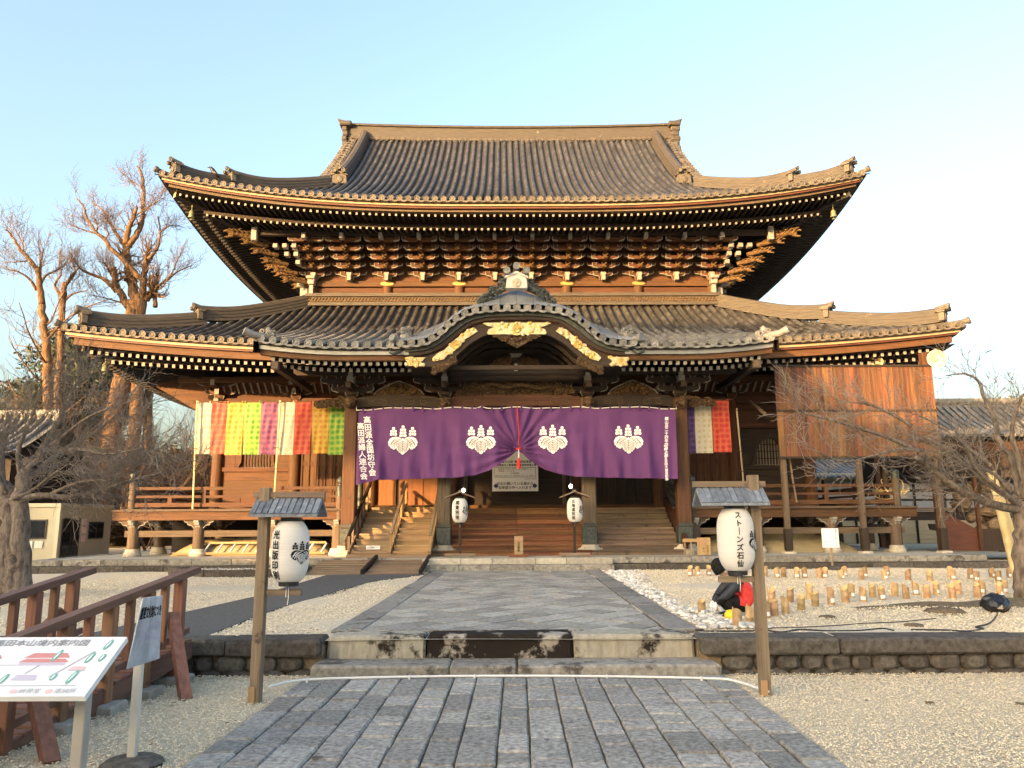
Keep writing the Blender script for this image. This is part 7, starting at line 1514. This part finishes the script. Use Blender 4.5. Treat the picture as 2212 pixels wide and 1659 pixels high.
m = MB(); m.beam((rx(0, 8.0) + .03, 8.0, dz(8.0) + .4), (-5.1, 7.5, -.02), .10, .09); O('brace', m, 'rampwood_z', rp)
# ================================================================== map board and metal sign
mp = thing('map_board', 'sloping white map board of the precinct at the lower left', 'sign', (-3.0, 4.8, 0)); A = Vector((-3.75, 4.60, .632)); ex = Vector((1.325, 0, 0)); ey = Vector((0, .44, .262)); en = ex.cross(ey).normalized()
def BP(u, v, l=0): return A + ex * u + ey * v + en * l
m = MB(); v = [BP(a, b, l) for l in (-.035, 0) for a, b in ((0, 0), (1, 0), (1, 1), (0, 1))]; m.add(v, [(3, 2, 1, 0), (4, 5, 6, 7), (0, 1, 5, 4), (1, 2, 6, 5), (2, 3, 7, 6), (3, 0, 4, 7)]); O('panel', m, 'white_board', mp); wd, ht = 1.325, ey.length
for x in (-2.56, -3.55): m = MB(); m.cbox((x - .04, 4.82, -.1), (x + .03, 4.89, .70), .006); O('leg', m, 'post_grey', mp)
m = MB(); put = lambda u0, v0: (lambda u, v: BP(u0 + u / wd, v0 + v / ht, .003)); write(m, '高田本山境内案内図', .066, put(.62, .88), bold=.001); write(m, '納骨堂', .042, put(.745, .075)); write(m, '進納所', .042, put(.90, .075)); O('lettering', m, 'paint_grey', mp)
def patch(mat, pts, l=.002, nm='map_mark'): m = MB(); m.add([BP(a, b, l) for a, b in pts], [tuple(range(len(pts)))]); O(nm, m, mat, mp)
def oval(c, a, b, n=14, rot=0): return [(c[0] + (a * math.cos(t) * math.cos(rot) - b * math.sin(t) * math.sin(rot)) / wd, c[1] + (a * math.cos(t) * math.sin(rot) + b * math.sin(t) * math.cos(rot)) / ht) for t in np.linspace(0, 6.283, n)[:-1]]
for (c, a) in (((.70, .64), .14), ((.41, .62), .115), ((.30, .27), .08), ((.18, .80), .05), ((.88, .45), .05)):
    x, z = c; w = a / wd; h = a * .55 / ht
    patch('paint_red' if a > .1 else 'paint_pink', [(x - w, z - h * .1), (x + w, z - h * .1), (x + w * .75, z + h * .45), (x - w * .7, z + h * .45)]); patch('paint_red' if a > .1 else 'paint_pink', [(x - w * 1.1, z - h * .62), (x + w * 1.1, z - h * .62), (x + w * .85, z - h * .22), (x - w * .85, z - h * .22)]); patch('paint_lilac', [(x - w, z - h * .95), (x + w, z - h * .95), (x + w, z - h * .66), (x - w, z - h * .66)])
patch('paint_lilac', [(.62, .25), (.73, .25), (.72, .34), (.63, .34)])
for (x, z, ln) in ((.42, .64, .05), (.74, .66, .055), (.94, .85, .05), (.90, .62, .05), (.955, .62, .035), (.205, .83, .05), (.585, .26, .05), (.41, .28, .045), (.245, .30, .045), (.80, .30, .03), (.885, .30, .06)): patch('paint_green', oval((x, z), .016, ln, rot=-.15), .0035); patch('white_board', oval((x, z), .006, ln * .7, 8, rot=-.15), .005)
for (a, b) in (((.05, .16), (.93, .165)), ((.46, .50), (.80, .51)), ((.38, .27), (.36, .56)), ((.66, .36), (.70, .52)), ((.78, .30), (.90, .74))): m = MB(); d = Vector((b[0] - a[0], b[1] - a[1])); n_ = Vector((-d.y, d.x)).normalized() * .006; m.add([BP(a[0] - n_.x, a[1] - n_.y, .0015), BP(b[0] - n_.x, b[1] - n_.y, .0015), BP(b[0] + n_.x, b[1] + n_.y, .0015), BP(a[0] + n_.x, a[1] + n_.y, .0015)], [(0, 1, 2, 3)]); O('map_path', m, 'paint_grey', mp)
patch('paint_brown', [(.19, .30), (.225, .26), (.245, .42), (.235, .50), (.205, .46)]); 
for x in (.675, .83): patch('paint_pink', oval((x, .075), .022, .017), .003)
ms = thing('metal_sign', 'tilted grey metal sign on a pale post beside the ramp', 'sign', (-2.57, 5.54, 0)); q4c = [W(274, 1445, 5.3), W(343, 1422, 5.75), W(350, 1286, 5.75), W(308, 1292, 5.3)]
def MS(u, v, l=0):
    a = q4c[0].lerp(q4c[1], u); b = q4c[3].lerp(q4c[2], u); n_ = (q4c[1] - q4c[0]).cross(q4c[3] - q4c[0]).normalized(); return a.lerp(b, v) + n_ * l
m = MB(); gq = np.linspace(0, 1, 13); m.loft([[MS(a, b, .004) for a in gq] for b in gq]); m.loft([[MS(a, b, -.004) for a in gq] for b in gq]); ed = [(0, 0), (1, 0), (1, 1), (0, 1), (0, 0)]; m.strip([MS(a, b, .004) for a, b in ed], [MS(a, b, -.004) for a, b in ed]); O('panel', m, 'zinc', ms)
SW = (q4c[1] - q4c[0]).length; SH = (q4c[3] - q4c[0]).length; m = MB(); write(m, '重要文化財につき', SW * .118, lambda u, v: MS(.5 + u / SW, .76 + v / SH * 1.6, .006), bold=.002); O('lettering', m, 'ink', ms); m = MB(); write(m, '境内禁煙', SW * .22, lambda u, v: MS(.52 + u / SW, .45 + v / SH * 1.7, .006)); O('faded_lettering', m, 'paint_lilac', ms)
m = MB(); m.cbox((-2.60, 5.515, -.05), (-2.545, 5.565, .9), .005); O('post', m, 'post_paint', ms); m = MB(); m.lathe([(.2, -.02), (.2, .02), (.16, .045), (.02, .05)], 16, (-2.55, 5.5, 0)); O('foot', m, 'stone_dark', ms, smooth=40)
# white sign on the right
w2 = thing('white_sign', 'small white sign on a post in front of the right veranda', 'sign', (8.0, 20.05, .35)); m = MB(); m.cbox((7.77, 20.0, .90), (8.20, 20.02, 1.38), .006); O('panel', m, 'white_board', w2); m = MB(); m.cbox((7.975, 20.02, .35), (8.02, 20.06, 1.3), .004); O('post', m, 'grey_z', w2); m = MB(); m.cbox((7.8, 19.85, .3), (8.2, 20.2, .45), .03); O('foot_stone', m, 'stone_dark', w2)
m = MB(); write(m, '重要文化財につき', .05, lambda u, v: (8.12 + u, 19.995, 1.15 + v), True); write(m, '本山', .05, lambda u, v: (7.86 + u, 19.995, 1.02 + v), True); O('lettering', m, 'ink', w2)
# ================================================================== bamboo candle tubes
def culm_mesh(cut, tall):
    m = MB(); n = 14; rows = []; rk = [(0, 1), (.40, 1), (.42, 1.07), (.44, 1), (.66, 1)]
    for (t, k) in rk: rows.append([(.05 * k * math.cos(a), .05 * k * math.sin(a), t) for a in np.linspace(0, 6.283, n + 1)[:-1]])
    top = [(.05 * math.cos(a), .05 * math.sin(a), .84 + cut * .16 * math.sin(a)) for a in np.linspace(0, 6.283, n + 1)[:-1]]; rows.append(top); inn = [(p[0] * .8, p[1] * .8, p[2]) for p in top]; m.loft(rows, 0, closed=True); m.loft([top, inn, [(p[0], p[1], .6) for p in inn]], 1, closed=True); m.add([(p[0], p[1], .6) for p in inn], [tuple(range(n))], 1); return m.mesh('culm', ['bamboo', 'bamboo_in'], smooth=45)
CM = [culm_mesh(-1, 1), culm_mesh(1, 1), culm_mesh(-.6, 1)]
lm = MB(); lm.loft([[(.0515 * math.cos(a), .0515 * math.sin(a), z) for a in np.linspace(-2.3, -.9, 7)] for z in (.16, .38)]); LM = lm.mesh('paper_label', 'white_board'); sm_ = MB(); sm_.box((-.006, -.004, 0), (.006, .004, 1.05)); SM = sm_.mesh('stake', 'bamboo_z')
back = [(52, 412, 55), (97, 412, 60), (170, 410, 60), (533, 415, 62), (613, 425, 50), (655, 420, 65), (740, 427, 60), (793, 425, 55), (888, 427, 60), (925, 427, 62), (1033, 435, 60), (1050, 415, 50), (1160, 440, 70), (1183, 425, 60), (1313, 438, 70), (1325, 410, 45), (1463, 442, 70), (1603, 445, 70), (1735, 420, 55), (1752, 437, 65), (1867, 432, 68), (1905, 448, 60), (2008, 425, 60), (2048, 448, 60), (2120, 425, 55)]
mid = [(580, 600, 110), (698, 580, 95), (825, 565, 100), (768, 635, 100), (860, 610, 80), (963, 600, 110), (1060, 585, 105), (1095, 555, 85), (1170, 580, 90), (1233, 555, 90), (1295, 570, 90), (1377, 548, 85), (1450, 565, 75), (1515, 538, 80), (1587, 560, 90), (1645, 535, 80), (1753, 558, 95), (1790, 530, 80), (1915, 555, 95), (1945, 530, 80), (2062, 552, 95), (2085, 525, 70), (2190, 545, 80)]
near = [(125, 670, 85, 'bamboo tube nearest the path, left of the crouching person'), (237, 650, 70, 'bamboo tube half hidden by the crouching person'), (358, 755, 125, 'tallest bamboo tube, just left of the right lantern post'), (437, 730, 110, 'bamboo tube touching the right lantern post on its left'), (545, 685, 105, 'slanted bamboo tube just right of the lantern post'), (598, 670, 105, 'second bamboo tube right of the lantern post'), (667, 655, 95, 'third bamboo tube right of the lantern post')]
ORD = ['first', 'second', 'third', 'fourth', 'fifth', 'sixth', 'seventh', 'eighth', 'ninth', 'tenth', 'eleventh', 'twelfth', 'thirteenth', 'fourteenth', 'fifteenth', 'sixteenth', 'seventeenth', 'eighteenth', 'nineteenth', 'twentieth', 'twenty-first', 'twenty-second', 'twenty-third', 'twenty-fourth', 'twenty-fifth']
back.sort(); mid.sort()
for lst, grp, lab in ((back, 'bamboo tubes in the back row', 'short bamboo tube, %s from the left in the back row by the platform'), (mid, 'bamboo tubes in the middle row', 'slant-cut bamboo tube, %s from the left in the middle row on the gravel'), (near, None, None)):
    for i, e in enumerate(lst):
        cx, cy, h = e[:3]; p = G(1474.6 + .3333 * cx, 1106 + .3333 * cy, .35); hh = h * .3333 / 1661 * p.y * 1.03; hh = min(max(hh, .24), .46)
        t = thing('bamboo_tube', e[3] if len(e) > 3 else lab % ORD[i], 'candle tube', (p.x, p.y, .34), group=grp, rot=(random.uniform(-.07, .07), random.uniform(-.07, .07), random.uniform(-.5, .5) + (0 if grp == 'bamboo tubes in the back row' else 2.2)))
        w = hh * .95 if hh < .3 else .30; kx = (.052 if grp != 'bamboo tubes in the back row' else .058) / .05
        c = I('culm', random.choice(CM), t, DL[t], scale=(kx, kx, hh))
        if random.random() < (.9 if grp == 'bamboo tubes in the back row' else .5): I('paper_label', LM, t, DL[t], scale=(kx, kx, hh), rot=(0, 0, (0 if grp == 'bamboo tubes in the back row' else random.uniform(-2.6, -1.6))))
        if grp != 'bamboo tubes in the back row' and random.random() < .6: I('stake', SM, t, DL[t] + Vector((.06, 0, 0)), scale=(1, 1, hh), rot=(0, random.uniform(-.1, .1), 0))
# cables, plastic bag
for i, (pts, lab) in enumerate(([[(5, 735), (120, 768), (300, 772), (470, 770)], 'black cable lying from the path edge to the lantern post'], [[(540, 765), (640, 778), (760, 762), (950, 770), (1150, 768), (1290, 755), (1370, 768)], 'black cable lying along the gravel edge, right of the lantern post'], [[(540, 752), (800, 745), (1000, 735), (1160, 722), (1400, 712), (1640, 690)], 'thin black cable crossing the gravel behind the thicker one'], [[(1480, 762), (1700, 765), (1850, 772), (1950, 755), (1900, 745), (1990, 720), (2040, 665)], 'black cable running to the plastic bag'])):
    m = MB(); P_ = [G(1474.6 + .3333 * a, 1106 + .3333 * b, .362) for a, b in pts]; m.tube(smooth_curve([tuple(p) for p in P_], 40), .010 if i != 2 else .006, 6); O('cable', m, 'cable', loc=tuple(P_[0]), smooth=True, label=lab, cat='cable')
bgp = G(2152, 1322, .35); m = MB(); rr = random.Random(4); n = 16; rows = []
for k in range(8):
    t = k / 7; rows.append([(bgp.x + (.20 * math.sin(math.pi * (.12 + .80 * t)) + rr.uniform(-.025, .025)) * math.cos(a), bgp.y + (.17 * math.sin(math.pi * (.12 + .80 * t)) + rr.uniform(-.02, .02)) * math.sin(a), .35 + .24 * t + rr.uniform(-.02, .02)) for a in np.linspace(0, 6.283, n + 1)[:-1]])
m.loft(rows, closed=True); m.add(rows[-1], [tuple(range(n))]); O('plastic_bag', m, 'plastic_bag', loc=tuple(bgp), label='crumpled black plastic bag beside the right cherry tree', cat='bag')
# fallen bits on the gravel
for i, (cx, cy, sc_) in enumerate(((1700, 645, .28), (940, 680, .12), (1500, 735, .13), (1600, 1235, .05), (2190, 1245, .06))):
    p = G(1474.6 + .3333 * cx, 1106 + .3333 * cy, .35 if cy < 800 else 0); m = MB(); m.lathe([(sc_, -.01), (sc_ * .8, sc_ * .12), (sc_ * .3, sc_ * .2)], 9, tuple(p)); O('dark_stone', m, 'moss', loc=tuple(p), smooth=True, label=['half-buried dark rock on the gravel before the right tree roots', 'flat dark scrap on the gravel behind the lantern post', 'dark stones by the cables on the gravel', 'dark twig lying on the near gravel', 'dark stone on the near gravel at the right edge'][i], cat='stone')
# ================================================================== crouching person
pe = thing('person', 'person in black knit hat, navy and red jacket, crouching over the bamboo tubes', 'person', (2.86, 10.42, .35))
def skin_body():
    V = []; E_ = []; Rr = []
    def v(x, y, z, r_, par=None): V.append((x, y, z)); Rr.append(r_); i = len(V) - 1; (E_.append((par, i)) if par is not None else None); return i
    pel = v(3.00, 10.42, .535, .15); sp = v(3.045, 10.42, .67, .155, pel); ch = v(2.96, 10.42, .82, .15, sp); nk = v(2.82, 10.42, .905, .066, ch); hd = v(2.735, 10.42, .945, .088, nk); v(2.69, 10.42, .985, .085, hd)
    for s in (-1, 1):
        sh_ = v(2.905, 10.42 + s * .15, .845, .082, ch); ua = v(2.82, 10.42 + s * .20, .75, .07, sh_); el = v(2.735, 10.42 + s * .19, .655, .062, ua); fa = v(2.67, 10.42 + s * .14, .59, .055, el); v(2.615, 10.42 + s * .09, .53, .045, fa)
        hp_ = v(2.955, 10.42 + s * .085, .53, .115, pel); th = v(2.83, 10.42 + s * .115, .565, .10, hp_); kn = v(2.705, 10.42 + s * .125, .575, .08, th); cf = v(2.79, 10.42 + s * .115, .48, .072, kn); an = v(2.865, 10.42 + s * .105, .405, .05, cf); v(2.75, 10.42 + s * .11, .375, .045, an)
    me = bpy.data.meshes.new('body'); me.from_pydata([(a - 2.86, b - 10.42, c - .35) for a, b, c in V], E_, [])
    ob = bpy.data.objects.new('b', me); col.objects.link(ob); md = ob.modifiers.new('s', 'SKIN'); md.use_smooth_shade = True
    for i, sv in enumerate(me.skin_vertices[0].data): sv.radius = (Rr[i], Rr[i]); sv.use_root = (i == 0)
    ob.modifiers.new('d', 'SUBSURF').levels = 2; dg = bpy.context.evaluated_depsgraph_get(); out = bpy.data.meshes.new_from_object(ob.evaluated_get(dg)); bpy.data.objects.remove(ob); return out
bm = skin_body(); bm.name = 'body'; bm.materials.clear()
for n_ in ('jacket', 'jacket_red', 'cloth_black', 'skin'): bm.materials.append(MATS[n_])
for f in bm.polygons:
    c = f.center; x, y, z = c.x + 2.86, c.y, c.z + .35; f.use_smooth = True; mi = 0
    torso = x > 2.86 and abs(y) < .2
    if x < 2.80 and z > .84: mi = 3
    elif z < .52 or (x < 2.93 and z < .66 and abs(y) < .21 and z < .47 + (x - 2.6) * .0 + .17 and not (x < 2.76 and z > .60 and abs(y) > .13)): mi = 2 if not (x < 2.70 and z < .62 and z > .49 and abs(y) < .14 and x < 2.68) else 0
    if torso and .50 < z < .79 and x > 2.90 and not (x > 3.13): mi = 1
    if torso and x > 3.12: mi = 0
    f.material_index = mi
bo = O('body', bm, None, pe)
m = MB(); M = Matrix.Rotation(R(-38), 3, 'Y'); m.lathe([(.106, -.045), (.112, -.02), (.108, .02), (.10, .06), (.075, .105), (.03, .13), (.004, .135)], 18, (2.705, 10.42, .985), M=M); O('knit_hat', m, 'cloth_black', pe, smooth=True)
m = MB(); m.tube([(2.655, 10.42, .93), (2.635, 10.42, .905), (2.645, 10.42, .90)], [.014, .016, .01], 6); m.tube([(2.64, 10.38, .94), (2.65, 10.34, .95)], [.008, .005], 5); O('nose', m, 'skin', pe, smooth=True)
for s in (-1, 1): m = MB(); m.lathe([(.01, -.006), (.013, 0), (.01, .006)], 8, (2.655, 10.42 + s * .035, .945)); O('eye', m, 'ink', pe); m = MB(); m.tube([(2.74, 10.42 + s * .088, .955), (2.745, 10.42 + s * .096, .93), (2.755, 10.42 + s * .09, .915)], [.012, .018, .01], 6); O('ear', m, 'skin', pe, smooth=True)
m = MB(); m.tube([(2.652, 10.40, .885), (2.648, 10.42, .882), (2.652, 10.44, .885)], .006, 5); O('mouth', m, 'paint_red', pe)
for s in (-1, 1):
    b = Vector((2.605, 10.42 + s * .085, .515)); m = MB(); m.tube([b + Vector((.02, 0, .025)), b, b + Vector((-.015, 0, -.035)), b + Vector((-.018, 0, -.055))], [.03, .036, .034, .02], 9)
    for k in range(4): o = (k - 1.5) * .017; L = (.046, .054, .052, .042)[k]; c = b + Vector((-.018, o, -.05)); m.tube([c, c + Vector((-.008, 0, -L * .5)), c + Vector((.012, 0, -L * .95))], [.0095, .009, .007], 6)
    c = b + Vector((.0, -s * .03, -.015)); m.tube([c, c + Vector((.01, -s * .02, -.03)), c + Vector((.0, -s * .022, -.055))], [.012, .010, .008], 6); O('glove', m, 'glove', pe, smooth=True)
    m = MB(); a = Vector((2.86, 10.42 + s * .105, .385)); m.tube([a + Vector((.055, 0, -.005)), a, a + Vector((-.09, 0, -.005)), a + Vector((-.16, 0, -.012)), a + Vector((-.19, 0, -.015))], [.036, .044, .042, .036, .015], 9); O('shoe', m, 'frame_dark', pe, smooth=True)
m = MB(); m.tube([(2.70, 10.30, .585), (2.66, 10.30, .56)], [.058, .05], 8)
yb = MB(); yb.lathe([(.05, 0), (.085, .03), (.08, .08), (.05, .12), (.02, .13)], 12, (2.74, 10.15, .35)); O('yellow_bag', yb, 'yellow', loc=(2.74, 10.15, .35), smooth=True, label='small bright yellow bag at the crouching person\'s feet', cat='bag')
